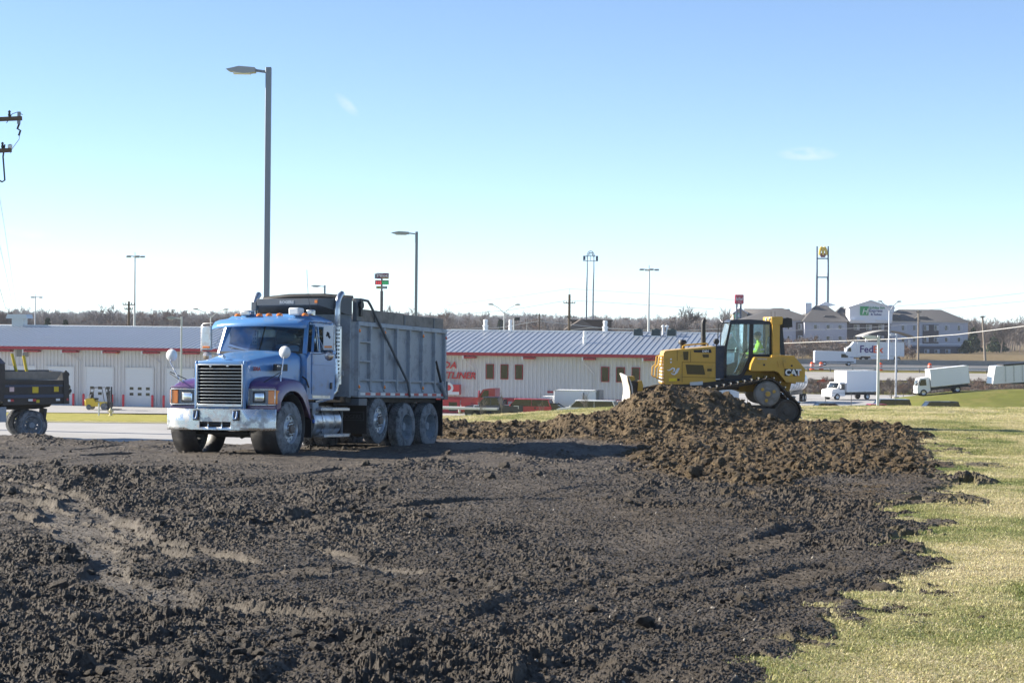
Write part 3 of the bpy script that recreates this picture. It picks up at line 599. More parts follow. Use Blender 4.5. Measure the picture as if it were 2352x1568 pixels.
def tyre_mb(c, r, w, ri, side=-1, n=44, tread=True):
    """c centre of outer face; the tyre runs from y=c.y inwards (towards -side)"""
    x, y, z = c; s = -side; mb = MB()
    prof = [(ri, .03 * 1), (ri + .01, .0), (ri + (r - ri) * .45, -.012), (r - .05, .008), (r - .012, .03), (r, .055), (r - .008, w * .5), (r, w - .055), (r - .012, w - .03), (r - .05, w - .008), (ri + .01, w), (ri, w - .03), (ri, .03)]
    mb.lathe([(a, b * s) for a, b in prof], (x, y, z), 'y', n)
    if tread:
        for k in range(n):
            for j in range(4):
                a = 2 * math.pi * (k + (j % 2) * .5) / n; da = math.pi / n * .62; yy0 = y + s * (w * (.12 + j * .195)); yy1 = y + s * (w * (.12 + j * .195 + .16))
                vs = []
                for rr in (r - .012, r + .011):
                    for (aa, yy) in ((a - da, yy0), (a + da, yy0), (a + da, yy1), (a - da, yy1)): vs.append((x + rr * math.cos(aa), yy, z + rr * math.sin(aa)))
                mb.hexa(vs)
    return mb
def wheel(parent, c, r=.52, w=.29, kind='steer', side=-1, inner=True, spin=0.0):
    """kind: steer (convex alloy, hand holes proud) / dual (deep dished grey rim)"""
    x, y, z = c; s = -side; ri = .295
    wh = thing('wheel', None, None); wh.parent = parent
    tyre_mb((x, y, z), r, w, ri, side).obj('tyre', RUBBER, wh)
    m = MB()
    if kind == 'dual':
        m.lathe([(ri + .004, .01 * s), (ri - .012, .0), (ri - .022, .02 * s), (ri - .03, .10 * s), (.22, .20 * s), (.205, .205 * s)], (x, y, z), 'y', 40)
        disc_holes(m, (x, z), .13, .206, y + .205 * s, 10, .021, .175); m.lathe([(.13, .205 * s), (.13, .19 * s), (.0, .19 * s)], (x, y, z), 'y', 24)
        m.obj('rim', RIMG, wh)
        h = MB().lathe([(.115, .19 * s), (.11, .12 * s), (.085, .07 * s), (.0, .065 * s)], (x, y, z), 'y', 20)
        for k in range(10):
            a = 2 * math.pi * k / 10 + .3; h.cyl((x + .145 * math.cos(a), y + .205 * s, z + .145 * math.sin(a)), (x + .145 * math.cos(a), y + .165 * s, z + .145 * math.sin(a)), .014, n=6)
        h.obj('hub', RIMG, wh)
        if inner: tyre_mb((x, y + s * (w + .05), z), r, w, ri, side, 36).obj('inner_tyre', RUBBER, wh)
    else:
        m.lathe([(ri + .004, .012 * s), (ri - .012, -.004 * s), (ri - .028, .02 * s), (ri - .032, .055 * s), (ri - .04, .05 * s)], (x, y, z), 'y', 40)
        disc_holes(m, (x, z), .165, ri - .038, y + .05 * s, 10, .027, .212, 10); m.lathe([(.165, .05 * s), (.13, .02 * s), (.125, .0), (.0, .0)], (x, y, z), 'y', 32)
        m.obj('rim', RIMM, wh)
        h = MB().lathe([(.088, .0), (.088, -.03 * s), (.075, -.045 * s), (.03, -.055 * s), (.0, -.055 * s)], (x, y, z), 'y', 20)
        for k in range(10):
            a = 2 * math.pi * k / 10 + .1; h.cyl((x + .128 * math.cos(a), y + .012 * s, z + .128 * math.sin(a)), (x + .128 * math.cos(a), y - .022 * s, z + .128 * math.sin(a)), .014, n=6)
        h.obj('hub', mat('hub_rust', (.16, .13, .11), .7, var=.3), wh)
    return wh

TR = thing('dump_truck', 'blue dump truck with purple fenders, chrome bumper and grey steel bed', 'dump truck', (-5.750, 37.481, .031 - .02), (0, 0, 0))
_rear = Vector((math.cos(R(69)), math.sin(R(69)), -.037)).normalized(); _far = Vector((-math.sin(R(69)), math.cos(R(69)), -.016)).normalized(); _tu = _rear.cross(_far).normalized(); _far = _tu.cross(_rear)
TR.rotation_euler = Matrix(((_rear.x, _far.x, _tu.x), (_rear.y, _far.y, _tu.y), (_rear.z, _far.z, _tu.z))).to_euler()
t = TR
# chassis
m = MB(); m.box(.35, 8.6, -.43, -.33, .82, 1.08); m.box(.35, 8.6, .33, .43, .82, 1.08)
for x in (.9, 2.2, 3.6, 5.0, 6.3, 7.6, 8.5): m.box(x, x + .12, -.33, .33, .84, 1.04)
m.obj('chassis_frame', MUD, t, bev=.01)
MB().box(3.7, 8.5, -1.02, 1.02, 1.05, 1.165).obj('bed_shade_box', MUD, t)  # dark box added to close the gap, standing in for shade under the bed
m = MB(); m.tube([(.85, -.98, .50), (.85, -.55, .46), (.85, -.42, .40), (.85, .42, .40), (.85, .55, .46), (.85, .98, .50)], .062, 10); m.box(.76, .94, -.5, -.34, .40, .58); m.box(.76, .94, .34, .5, .40, .58); m.tube([(.62, -.8, .42), (.62, .8, .42)], .025, 8)
m.obj('front_axle', MUD, t)
for x, z, nm in ((5.0, .66, 'lift_axle'), (6.42, .52, 'rear_axle'), (7.72, .52, 'rear_axle')):
    m = MB().cyl((x, -.95, z), (x, .95, z), .09, n=12)
    if nm == 'rear_axle': m.sph((x, 0, z), .26, .24, .26)
    m.obj(nm, MUD, t)
m = MB().box(.55, 1.7, -.32, .32, .62, 1.35); m.cyl((.9, -.1, .36), (2.2, .05, .55), .05, n=8); m.obj('engine', MUD, t, bev=.05)
# bumper : wrapped chrome plate with openings
def bump_x(y):
    a = abs(y); return .0 + (.06 * (a / .9) ** 2 if a < .9 else .06 + (a - .9) ** 1.4 * .95)
ys = [-1.21, -1.19, -1.1, -1.0, -.9, -.7, -.53, -.36, -.34, -.16, -.14, .14, .16, .34, .36, .53, .7, .9, 1.0, 1.1, 1.19, 1.21]
zs = [.49, .50, .55, .655, .66, .90, .91]; holes = []
m = MB(); rows_ = [[(bump_x(y) + (.012 if z in (.49, .91) else 0), y, z) for y in ys] for z in zs]
n_ = len(ys); vs = [p for r in rows_ for p in r]; fs = []
def is_hole(y0, y1, z0, z1):
    yc, zc = (y0 + y1) / 2, (z0 + z1) / 2
    return .545 < zc < .657 and (.16 < abs(yc) < .34 or abs(yc) < .14) and z0 >= .55
for k in range(len(zs) - 1):
    for i in range(n_ - 1):
        if not is_hole(ys[i], ys[i + 1], zs[k], zs[k + 1]): fs.append((k * n_ + i, k * n_ + i + 1, (k + 1) * n_ + i + 1, (k + 1) * n_ + i))
m.add(vs, fs); bmp = m.obj('bumper', CHROME, t, solid=.02, merge=True, ang=50)
MB().add([(bump_x(y) + .04, y, z) for y, z in ((-.4, .54), (.4, .54), (.4, .67), (-.4, .67))], [(0, 1, 2, 3)]).obj('bumper_grille', BLACK, bmp, solid=.01)
for y in (-.46, .42):
    h = MB(); h.box(bump_x(y) - .012, bump_x(y) + .01, y - .075, y + .075, .68, .885); h.obj('tow_hook_plate', BLACK, bmp, bev=.01)
    h = MB(); h.tube([(bump_x(y) - .03, y - .038, .86), (bump_x(y) - .05, y - .04, .76), (bump_x(y) - .055, y - .025, .715), (bump_x(y) - .055, y + .025, .715), (bump_x(y) - .05, y + .04, .76), (bump_x(y) - .03, y + .038, .86)], .02, 8)
    h.obj('tow_hook', BLUE, bmp)
# hood: lofted cross sections from grille shell to cowl
def hood_ring(x, hw, zt, zs_, zb, r=.10, crown=.03):
    """half-section polyline from bottom edge near side over the top to the far side"""
    p = [(-hw - .0, zb), (-hw, zs_)]
    for k in range(1, 6):
        a = math.pi / 2 * k / 6; p.append((-hw + r * (1 - math.cos(a)), zs_ + (zt - zs_) * math.sin(a)))
    for k in range(1, 5): p.append((-hw + r + (hw - r) * k / 4 * 1.0, zt + crown * (1 - (1 - k / 4) ** 2)))
    full = p + [(-q[0], q[1]) for q in p[-2::-1]]
    return [(x, q[0], q[1]) for q in full]
secs = [hood_ring(.215, .555, 1.80, 1.70, .93, .10, .018), hood_ring(.30, .575, 1.845, 1.735, .93, .11, .022), hood_ring(.7, .62, 1.905, 1.76, .95, .15, .03), hood_ring(1.1, .69, 1.965, 1.80, 1.0, .19, .035), hood_ring(1.5, .80, 2.02, 1.86, 1.1, .22, .035), hood_ring(1.84, .93, 2.065, 1.90, 1.15, .22, .035)]
hood = MB().grid(secs).obj('hood', BLUE, t, solid=.02, ang=50, sub=1)
# grille shell, bars, backing
m = MB()
m.box(.17, .24, -.56, -.50, .90, 1.84); m.box(.17, .24, .50, .56, .90, 1.84); m.box(.172, .24, -.5, .5, 1.765, 1.838); m.box(.172, .24, -.5, .5, .90, .955)
gr = m.obj('grille', BLUE, t, bev=.02)
MB().box(.29, .30, -.52, .52, .93, 1.79).obj('grille_backing', mat('radiator_black', (.006, .006, .007), .9), gr)
fr = MB(); fr.box(.155, .185, -.515, -.49, .945, 1.775); fr.box(.155, .185, .49, .515, .945, 1.775); fr.box(.155, .185, -.49, .49, 1.75, 1.775); fr.box(.155, .185, -.49, .49, .945, 1.0); fr.obj('grille_frame', CHROME_D, gr, bev=.006)
barm = None
for k in range(11):
    z = 1.045 + k * .064; b = MB().box(.165, .195, -.49, .49, -.006, .006).obj('grille_bar', CHROME_D, gr, bev=.003) if barm is None else dup(barm, gr)
    barm = barm or b; b.location.z = z
for y in (-.18, .2): MB().sph((.16, y, 1.735), .012, .03, .014).obj('grille_lamp', LENS, gr)
# hood ornament and lettering, side vent
m = MB(); m.sph((.33, 0, 1.915), .045, .022, .03); m.sph((.285, 0, 1.94), .024, .02, .022); m.cyl((.30, .012, 1.86), (.305, .012, 1.91), .009, n=6); m.cyl((.36, -.012, 1.86), (.355, -.012, 1.91), .009, n=6); m.obj('hood_ornament', CHROME, t)
text_obj('unit_number', '330A', .105, REDTX, t, (.36, -.633, 1.655), (1, -.17, 0), (0, .05, 1), ext=.003, offset=.004)
m = MB(); m.box(1.24, 1.60, -.862, -.78, 1.665, 1.80); v_ = m.obj('hood_vent', BLACK, t, bev=.012); v_.rotation_euler = (0, 0, R(-12)); v_.location = (-.14, .25, -.005)
for k in range(5): b = MB().box(1.26, 1.58, -.872, -.862, 1.683 + k * .022, 1.692 + k * .022).obj('vent_slat', DARKG, v_)
# fenders
for sgn, nm in ((-1, 'fender'), (1, 'fender')):
    rows_ = []
    N_ = 18; ra = .635
    top = [(.33, .93), (.32, 1.0), (.315, 1.25), (.325, 1.33), (.37, 1.385), (.46, 1.43), (.6, 1.475), (.8, 1.50), (1.0, 1.51), (1.2, 1.505), (1.38, 1.48), (1.52, 1.40), (1.62, 1.28), (1.70, 1.12), (1.76, .95), (1.80, .76)]
    for (x, z) in top:
        yi = .52 if x < .9 else .52 + (x - .9) * .28
        rows_.append([(x, sgn * yi, z + (.06 if x < 1.3 else .02)), (x, sgn * (yi + .15), z + .045), (x, sgn * .95, z + .012), (x, sgn * 1.08, z - .01), (x, sgn * 1.15, z - .045), (x, sgn * 1.175, z - .10)])
    f_ = MB().grid(rows_)
    # outer skirt down to the wheel arch
    arch = [(.44, .93), (.40, 1.0)] ; outer = [(x, z - .10) for (x, z) in top]; inn_ = []
    for k, (x, z) in enumerate(top):
        a = math.pi * (1 - k / (len(top) - 1)); a = R(178) - (R(178) - R(14)) * k / (len(top) - 1)
        ix, iz = .93 + ra * 1.10 * math.cos(a) * .98, .58 + ra * 1.02 * math.sin(a); 
        if k < 4: ix = min(ix, .44); iz = z - .12 if k else .93
        inn_.append((ix, iz))
    inn_ = [(.46, .93), (.46, .96), (.45, 1.0), (.455, 1.03), (.475, 1.06), (.51, 1.10), (.58, 1.17), (.70, 1.23), (.85, 1.265), (1.02, 1.265), (1.20, 1.225), (1.36, 1.14), (1.48, 1.02), (1.57, .91), (1.64, .82), (1.68, .74)]
    f_.grid([[(o[0], sgn * 1.175, o[1]) for o in outer], [(.5 * o[0] + .5 * i[0], sgn * 1.195, .5 * o[1] + .5 * i[1]) for o, i in zip(outer, inn_)], [(i[0], sgn * 1.20, i[1]) for i in inn_], [(i[0] + .0, sgn * 1.17, i[1] - .012) for i in inn_]])
    fo = f_.obj('fender', PURP, t, solid=.015, merge=True, ang=45)
    # nose panel around the headlamp and lamp cluster
    for z0_, z1_ in ((.905, .975), (1.30, 1.345)): MB().box(.30, .335, sgn * .545, sgn * 1.17, z0_, z1_).obj('nose_panel', PURP, fo, bev=.012)
    m = MB(); y0, y1 = sgn * .565, sgn * 1.165
    m.box(.285, .31, y0, y1, 1.275, 1.298); m.box(.285, .31, y0, y1, .978, 1.0); m.box(.285, .31, y0, y0 + sgn * .022, 1.0, 1.275); m.box(.285, .31, y1 - sgn * .022, y1, 1.0, 1.275)
    hb = m.obj('headlamp', CHROME, t, bev=.006)
    MB().box(.315, .33, y0, y1, .985, 1.29).obj('bezel', BEDG, hb)
    MB().box(.298, .316, sgn * .66, sgn * .93, 1.03, 1.245).obj('lamp_housing', BLACK, hb, bev=.03, seg=3)
    l_ = MB(); l_.grid([[(.302 - .014 * (1 - ((i - 3) / 3) ** 2) * (1 - ((j - 3) / 3) ** 2), sgn * (.685 + .037 * i), 1.055 + .0275 * j) for i in range(7)] for j in range(7)]); l_.obj('lens', LENS, hb, solid=.004)
    m = MB(); m.box(.292, .312, sgn * 1.0, sgn * 1.15, 1.005, 1.27); m.box(.292, .50, sgn * 1.15, sgn * 1.183, 1.005, 1.27); m.obj('turn_signal', AMBER, hb, bev=.012)
    m = MB().cyl((.93, sgn * .60, .58), (.93, sgn * 1.16, .58), .63, n=28, cap=False); m.obj('wheel_well', BLACK, fo, solid=.01)
# cab : lower body panels, pillars, roof, glass, interior
m = MB()
def side_panel(mb, poly, y0, y1):
    mb.prism(poly, y0, y1, 'y')
cabp = [(1.86, 1.10), (3.04, 1.10), (3.14, 1.22), (3.14, 2.06), (2.0, 2.06), (1.86, 1.92)]
for sgn in (-1, 1): side_panel(m, cabp, sgn * .985, sgn * 1.035)
m.box(3.09, 3.14, -.985, .985, 1.15, 2.06); m.box(1.86, 1.92, -.985, .985, 1.10, 2.04); m.box(1.9, 3.09, -.98, .98, 1.10, 1.16)
cabb = m.obj('cab_body', BLUE, t, bev=.02)
m = MB()   # pillars, header, rear wall
for sgn in (-1, 1):
    m.bar((1.875, sgn * .975, 2.0), (2.10, sgn * .90, 2.66), .085, .10); m.bar((3.09, sgn * 1.0, 2.03), (3.07, sgn * .93, 2.68), .10, .14); m.bar((2.14, sgn * .915, 2.655), (3.06, sgn * .935, 2.665), .07, .09)
m.box(3.05, 3.11, -.93, .93, 2.06, 2.25); m.box(3.04, 3.10, -.92, .92, 2.56, 2.70); m.box(2.06, 2.16, -.88, .88, 2.62, 2.70)
m.obj('cab_pillars', BLUE, t, bev=.015)
rf = []
for k in range(9):
    x = 2.0 + (3.14 - 2.0) * k / 8; ez = .045 * math.sin(math.pi * min(1, (k + .6) / 8.6)) ; e = 1 if 0 < k < 8 else .97
    rf.append([(x, -1.0 * e, 2.665), (x, -.98 * e, 2.72 + ez * .3), (x, -.85 * e, 2.775 + ez), (x, -.45, 2.805 + ez), (x, 0, 2.815 + ez), (x, .45, 2.805 + ez), (x, .85 * e, 2.775 + ez), (x, .98 * e, 2.72 + ez * .3), (x, 1.0 * e, 2.665)])
rf[0] = [(p[0] + .02, p[1], min(p[2], 2.70 + .02 * (1 - abs(p[1])))) for p in rf[0]]
roof = MB().grid(rf).obj('cab_roof', BLUE, t, solid=.03, ang=60)
# sun visor: curved sheet hanging forward of the windscreen
vis = []
for k in range(13):
    y = -1.08 + 2.16 * k / 12; a = abs(y) / 1.08; bow = .30 * (1 - a ** 2.2)
    vis.append([(2.02 - .02 * (1 - a), y, 2.775 - .06 * a ** 3), (1.86 - .5 * bow, y, 2.745 - .07 * a ** 3), (1.76 - .85 * bow, y, 2.67 - .075 * a ** 3), (1.72 - 1.0 * bow, y, 2.57 - .05 * a ** 2)])
MB().grid(vis).obj('sun_visor', BLUE, t, solid=.012, ang=70)
for k, y in enumerate((-.92, -.34, -.10, .12, .62)):
    m = MB(); m.lathe([(.07, 0), (.068, .025), (.045, .05), (0, .06)], (1.98, y, 2.79), 'z', 14); m.obj('marker_lamp', AMBER, t)
m = MB(); m.box(1.93, 2.18, -.80, -.56, 2.80, 2.955); m.obj('roof_horn', WHITEP, t, bev=.03); m = MB(); m.box(1.95, 2.15, .32, .56, 2.80, 2.91); m.obj('roof_horn', CHROME_D, t, bev=.03)
m = MB(); m.box(2.1, 2.25, -1.02, -.88, 2.79, 2.92); m.obj('roof_lamp', CHROME_D, t, bev=.02)
MB().tube([(2.3, -.9, 2.8), (2.38, -.78, 3.2), (2.42, -.72, 3.75)], .005, 5).obj('antenna', BLACK, t)
# glass
def pane(pts, name, par, g, th=.006): return MB().poly(pts).obj(name, g, par, solid=th)
ws = []
for k in range(9):
    y = -.94 + 1.88 * k / 8; q = .10 * (1 - (y / .94) ** 2); ws.append([(1.84 - q, y, 2.04), (2.13 - q * .7, y * .945, 2.66)])
MB().grid(ws).obj('windscreen', GLASS, t, ang=60)
m = MB()
for k in range(8):
    y0, y1 = -.94 + 1.88 * k / 8, -.94 + 1.88 * (k + 1) / 8; q0, q1 = .10 * (1 - (y0 / .94) ** 2), .10 * (1 - (y1 / .94) ** 2)
    m.bar((1.845 - q0, y0, 2.045), (1.845 - q1, y1, 2.045), .03, .05); m.bar((2.13 - q0 * .7, y0 * .945, 2.65), (2.13 - q1 * .7, y1 * .945, 2.65), .03, .05)
tag(m.obj('windscreen_seal', BLACK, t), kind='stuff'); MB().bar((1.735, 0, 2.05), (2.055, 0, 2.66), .018, .012).obj('windscreen_divider', BLACK, t)
for y, e in ((-.62, -.10), (.28, .75)): MB().tube([(1.775, y, 2.07), (1.80, (y + e) / 2, 2.12), (1.815, e, 2.17)], .008, 6).obj('wiper', BLACK, t)
for sgn in (-1, 1):
    dr = MB(); dr.prism([(2.06, 1.21), (2.96, 1.21), (3.03, 1.30), (3.03, 2.03), (2.06, 2.03)], sgn * 1.036, sgn * 1.052, 'y'); d_ = dr.obj('door', BLUE, t, bev=.008)
    MB().box(2.08, 3.01, sgn * 1.053, sgn * 1.060, 1.80, 1.83).obj('door_crease', BLUE, d_, bev=.003)
    fr = MB()
    for a, b in (((2.10, 2.05), (2.27, 2.60)), ((2.27, 2.60), (2.97, 2.61)), ((2.97, 2.61), (3.01, 2.06)), ((2.40, 2.06), (2.40, 2.60))):
        fr.bar((a[0], sgn * (1.03 - (a[1] - 2.05) * .10), a[1]), (b[0], sgn * (1.03 - (b[1] - 2.05) * .10), b[1]), .05, .035)
    fr.obj('window_frame', BLUE if sgn < 0 else BLACK, d_)
    pane([(2.14, sgn * 1.02, 2.07), (2.38, sgn * 1.02, 2.07), (2.38, sgn * .97, 2.57), (2.28, sgn * .97, 2.57)], 'quarter_window', d_, GLASS2)
    if sgn > 0: pane([(2.42, 1.02, 2.07), (2.98, 1.02, 2.07), (2.95, .97, 2.58), (2.42, .97, 2.58)], 'side_window', d_, GLASS2)
    else: pane([(2.42, -1.02, 2.07), (2.98, -1.02, 2.07), (2.97, -1.0, 2.25), (2.42, -1.0, 2.25)], 'side_window', d_, GLASS2)
    MB().box(2.86, 2.95, sgn * 1.053, sgn * 1.075, 1.32, 1.45).obj('door_handle', BLACK, d_, bev=.01)
    MB().box(2.1, 2.9, sgn * 1.036, sgn * 1.046, 1.125, 1.185).obj('sill_plate', CHROME_D, t)
# interior
m = MB(); m.box(1.88, 2.12, -.95, .95, 1.75, 2.02); m.obj('dashboard', INTER, t, bev=.03)
for y in (-.5, .5):
    m = MB(); m.box(2.45, 2.95, y - .25, y + .25, 1.62, 1.74); m.hexa([(2.86, y - .24, 1.74), (2.99, y - .24, 1.74), (2.99, y + .24, 1.74), (2.86, y + .24, 1.74), (2.97, y - .2, 2.40), (3.05, y - .2, 2.40), (3.05, y + .2, 2.40), (2.97, y + .2, 2.40)]); m.obj('seat', SEATM, t, bev=.05, seg=3)
m = MB(); st = []
for k in range(25):
    a = 2 * math.pi * k / 24; st.append((2.22 + .10 * math.sin(a), -.5 + .23 * math.cos(a), 2.02 + .205 * math.sin(a)))
m.tube(st, .016, 6, cap=False); m.cyl((2.22, -.5, 2.02), (2.10, -.5, 1.93), .03, n=8); m.bar((2.22, -.72, 2.02), (2.22, -.28, 2.02), .03, .015); m.obj('steering_wheel', BLACK, t)
m = MB(); m.box(1.86, 2.05, -.72, -.42, 2.02, 2.05); m.obj('paperwork', WHITEP, t)
pane([(3.08, -.8, 2.26), (3.08, .8, 2.26), (3.075, .75, 2.56), (3.075, -.75, 2.56)], 'rear_window', t, GLASS2)
# mirrors on the doors
for sgn in (-1, 1):
    m = MB(); x, y = 2.06, sgn * 1.40
    m.box(x, x + .06, y - .115, y + .115, 2.10, 2.60); mo = m.obj('door_mirror', WHITEP if sgn < 0 else CHROME_D, t, bev=.02, seg=3)
    MB().box(x + .061, x + .066, y - .10, y + .10, 2.12, 2.58).obj('mirror_glass', CHROME, mo)
    MB().box(x - .012, x + .0, y - .09, y + .08, 2.14, 2.185).obj('mirror_lamp', AMBER, mo, bev=.008)
    e = MB(); e.tube([(2.14, sgn * .98, 2.64), (2.1, sgn * 1.2, 2.66), (2.09, y + sgn * .08, 2.65), (2.09, y + sgn * .13, 2.60), (2.09, y + sgn * .13, 2.08), (2.09, y, 2.05), (2.1, sgn * 1.2, 2.02), (2.12, sgn * 1.03, 2.02)], .012, 6); e.obj('mirror_bracket', CHROME, mo)
    MB().tube([(2.2, sgn * 1.0, 2.60), (2.11, sgn * 1.28, 2.12)], .008, 5).obj('mirror_stay', CHROME_D, mo); MB().tube([(2.3, sgn * 1.0, 2.60), (2.36, sgn * 1.03, 2.08)], .008, 5).obj('grab_bar', CHROME_D, mo)
    MB().lathe([(0, -.06), (.07, -.045), (.10, -.01), (.10, 0), (0, .0)], (x + .06, y, 1.985), 'x', 16).obj('spot_mirror', mat('copper_tint', (.5, .42, .38), .25, .7), mo)
    if sgn < 0: MB().prism([(y - .03, 2.32), (y - .06, 2.36), (y - .035, 2.39), (y - .03, 2.44), (y + .01, 2.47), (y + .03, 2.455), (y + .035, 2.41), (y + .05, 2.40), (y + .035, 2.37), (y + .005, 2.385), (y - .005, 2.345), (y - .02, 2.35)], x - .006, x - .001, 'x').obj('mirror_emblem', BLK2, mo)
# round fender mirrors
for sgn, (cx, cy, cz), (fx, fy, fz) in ((-1, (.80, -1.08, 2.02), (.60, -1.10, 1.40)), (1, (.62, 1.36, 1.96), (.50, 1.12, 1.38))):
    m = MB(); m.lathe([(0, .05), (.06, .045), (.105, .02), (.125, -.01), (.12, -.03), (0, -.03)], (cx, cy, cz), 'x', 20); m2 = MB(); m2.v = [(2 * cx - v[0], v[1], v[2]) for v in m.v]; m2.f = m.f; m2.sm = m.sm
    fm = m2.obj('fender_mirror', WHITEP, t)
    MB().tube([(fx, fy, fz), (fx + .02, fy, fz + .1), (cx - .04, cy, cz - .14), (cx + .0, cy, cz - .04), (cx + .03, cy, cz)], .014, 6).obj('mirror_post', CHROME, fm)
    MB().tube([(fx - .22, fy * .78, fz + .03), (cx - .05, cy, cz - .36)], .009, 5).obj('mirror_stay', BLACK, fm); MB().tube([(fx + .2, fy * .82, fz + .05), (cx - .04, cy, cz - .33)], .009, 5).obj('mirror_stay', BLACK, fm)
    if sgn < 0: MB().sph((.50, -1.12, 1.74), .06, .02, .025).obj('marker_lamp', CHROME, fm)
MB().tube([(1.72, -1.0, 1.56), (1.78, -1.06, 1.50), (1.86, -1.08, 1.34)], .018, 6).obj('hood_latch', BLACK, t)
# fuel tank, steps
for sgn in (-1, 1):
    tk = MB().lathe([(0, 0), (.30, .0), (.33, .04), (.33, 1.16), (.30, 1.2), (0, 1.2)], (2.05, sgn * .83, .64), 'x', 28).obj('fuel_tank', CHROME_D, t)
    for x in (2.35, 2.9): MB().lathe([(.334, 0), (.338, 0), (.338, .07), (.334, .07)], (x, sgn * .83, .64), 'x', 28).obj('tank_strap', CHROME, tk)
    for z, x0 in ((.90, 2.15), (.36, 2.3)):
        s_ = MB().box(x0, 3.48, sgn * .98, sgn * 1.22, z - .03, z + .03).obj('step', CHROME_D, t, bev=.01)
        for k in range(10): MB().box(x0 + .06 + k * .125, x0 + .14 + k * .125, sgn * 1.0, sgn * 1.2, z + .031, z + .040).obj('tread_bar', CHROME_D, s_)
    for x in (2.4, 3.3): MB().box(x, x + .05, sgn * 1.08, sgn * 1.12, .33, .90).obj('step_bracket', DARKG, t)
    m = MB().box(2.02, 2.28, sgn * .75, sgn * 1.10, .78, 1.04); m.obj('battery_box', BEDG, t, bev=.02)
    MB().box(2.0, 2.22, sgn * .9, sgn * 1.13, .62, .70).obj('air_tank', mat('bright_blue', (.03, .10, .38), .4), t, bev=.02)
    m = MB().box(1.80, 1.83, sgn * .72, sgn * 1.18, .34, .92); m.obj('front_mud_flap', BLACK, t)
# exhaust stacks
for sgn in (-1, 1):
    x, y = 3.33, sgn * .98
    p = [(x, y, 2.4), (x, y, 2.98)] + [(x + .16 * (1 - math.cos(R(a))) , y, 2.98 + .30 * math.sin(R(a))) for a in range(12, 80, 12)] + [(x + .20, y, 3.33)]
    s_ = MB().tube(p, .062, 16).obj('exhaust_stack', CHROME_D, t)
    m = MB(); mm = MB()
    for i in range(14):
        for j in range(5):
            a = math.pi + (j - 2) * .42 * 1.0; mm.sph((x + .105 * math.cos(a) * 1, y + sgn * .0 + .105 * math.sin(a), 1.5 + i * .08), .017, .017, .022, 6, 4)
    m.lathe([(.10, 1.42), (.10, 2.62), (.07, 2.64)], (x, y, 0), 'z', 20); h_ = m.obj('heat_shield', CHROME_D, s_); tag(mm.obj('shield_holes', BLACK, s_), kind='stuff')
    MB().tube([(x - .12, y - sgn * .0, 1.95), (x - .12, y + sgn * .06, 1.45), (x - .14, y + sgn * .05, 1.28), (x - .26, y - sgn * .04, 1.14), (x - .5, y - sgn * .25, 1.06)], .055, 12).obj('exhaust_pipe', CHROME, s_)
# dump bed
bd = thing('dump_bed', None, None); bd.parent = t
HW = 1.20
m = MB(); m.box(3.86, 8.62, -1.14, -1.10, 1.18, 2.72); m.box(3.86, 8.62, 1.10, 1.14, 1.18, 2.72); m.box(3.86, 8.6, -1.1, 1.1, 1.17, 1.23); m.obj('bed_walls', BEDG, bd)
m = MB(); m.box(3.74, 3.82, -1.08, 1.08, 1.15, 3.2); m.hexa([(3.82, -1.08, 1.18), (3.92, -1.20, 1.18), (3.92, -1.12, 1.18), (3.82, -1.0, 1.18), (3.82, -1.08, 2.76), (3.92, -1.20, 2.76), (3.92, -1.12, 2.76), (3.82, -1.0, 2.76)]); m.hexa([(3.82, 1.0, 1.18), (3.92, 1.12, 1.18), (3.92, 1.20, 1.18), (3.82, 1.08, 1.18), (3.82, 1.0, 2.76), (3.92, 1.12, 2.76), (3.92, 1.20, 2.76), (3.82, 1.08, 2.76)])
for y in (-.7, 0, .7): m.box(3.68, 3.74, y - .05, y + .05, 1.15, 2.9)
m.box(3.69, 3.735, -.95, .95, 1.6, 1.7); m.obj('front_wall', BEDG, bd, bev=.008)
m = MB()
for sgn in (-1, 1):
    m.hexa([(3.88, sgn * 1.06, 2.66), (8.66, sgn * 1.06, 2.66), (8.66, sgn * 1.22, 2.66), (3.88, sgn * 1.22, 2.66), (3.88, sgn * 1.06, 2.76), (8.66, sgn * 1.06, 2.76), (8.66, sgn * 1.21, 2.76), (3.88, sgn * 1.21, 2.76)])
    m.box(3.9, 8.62, sgn * 1.06, sgn * 1.215, 1.15, 1.285)
m.obj('bed_rails', BEDG, bd, bev=.012)
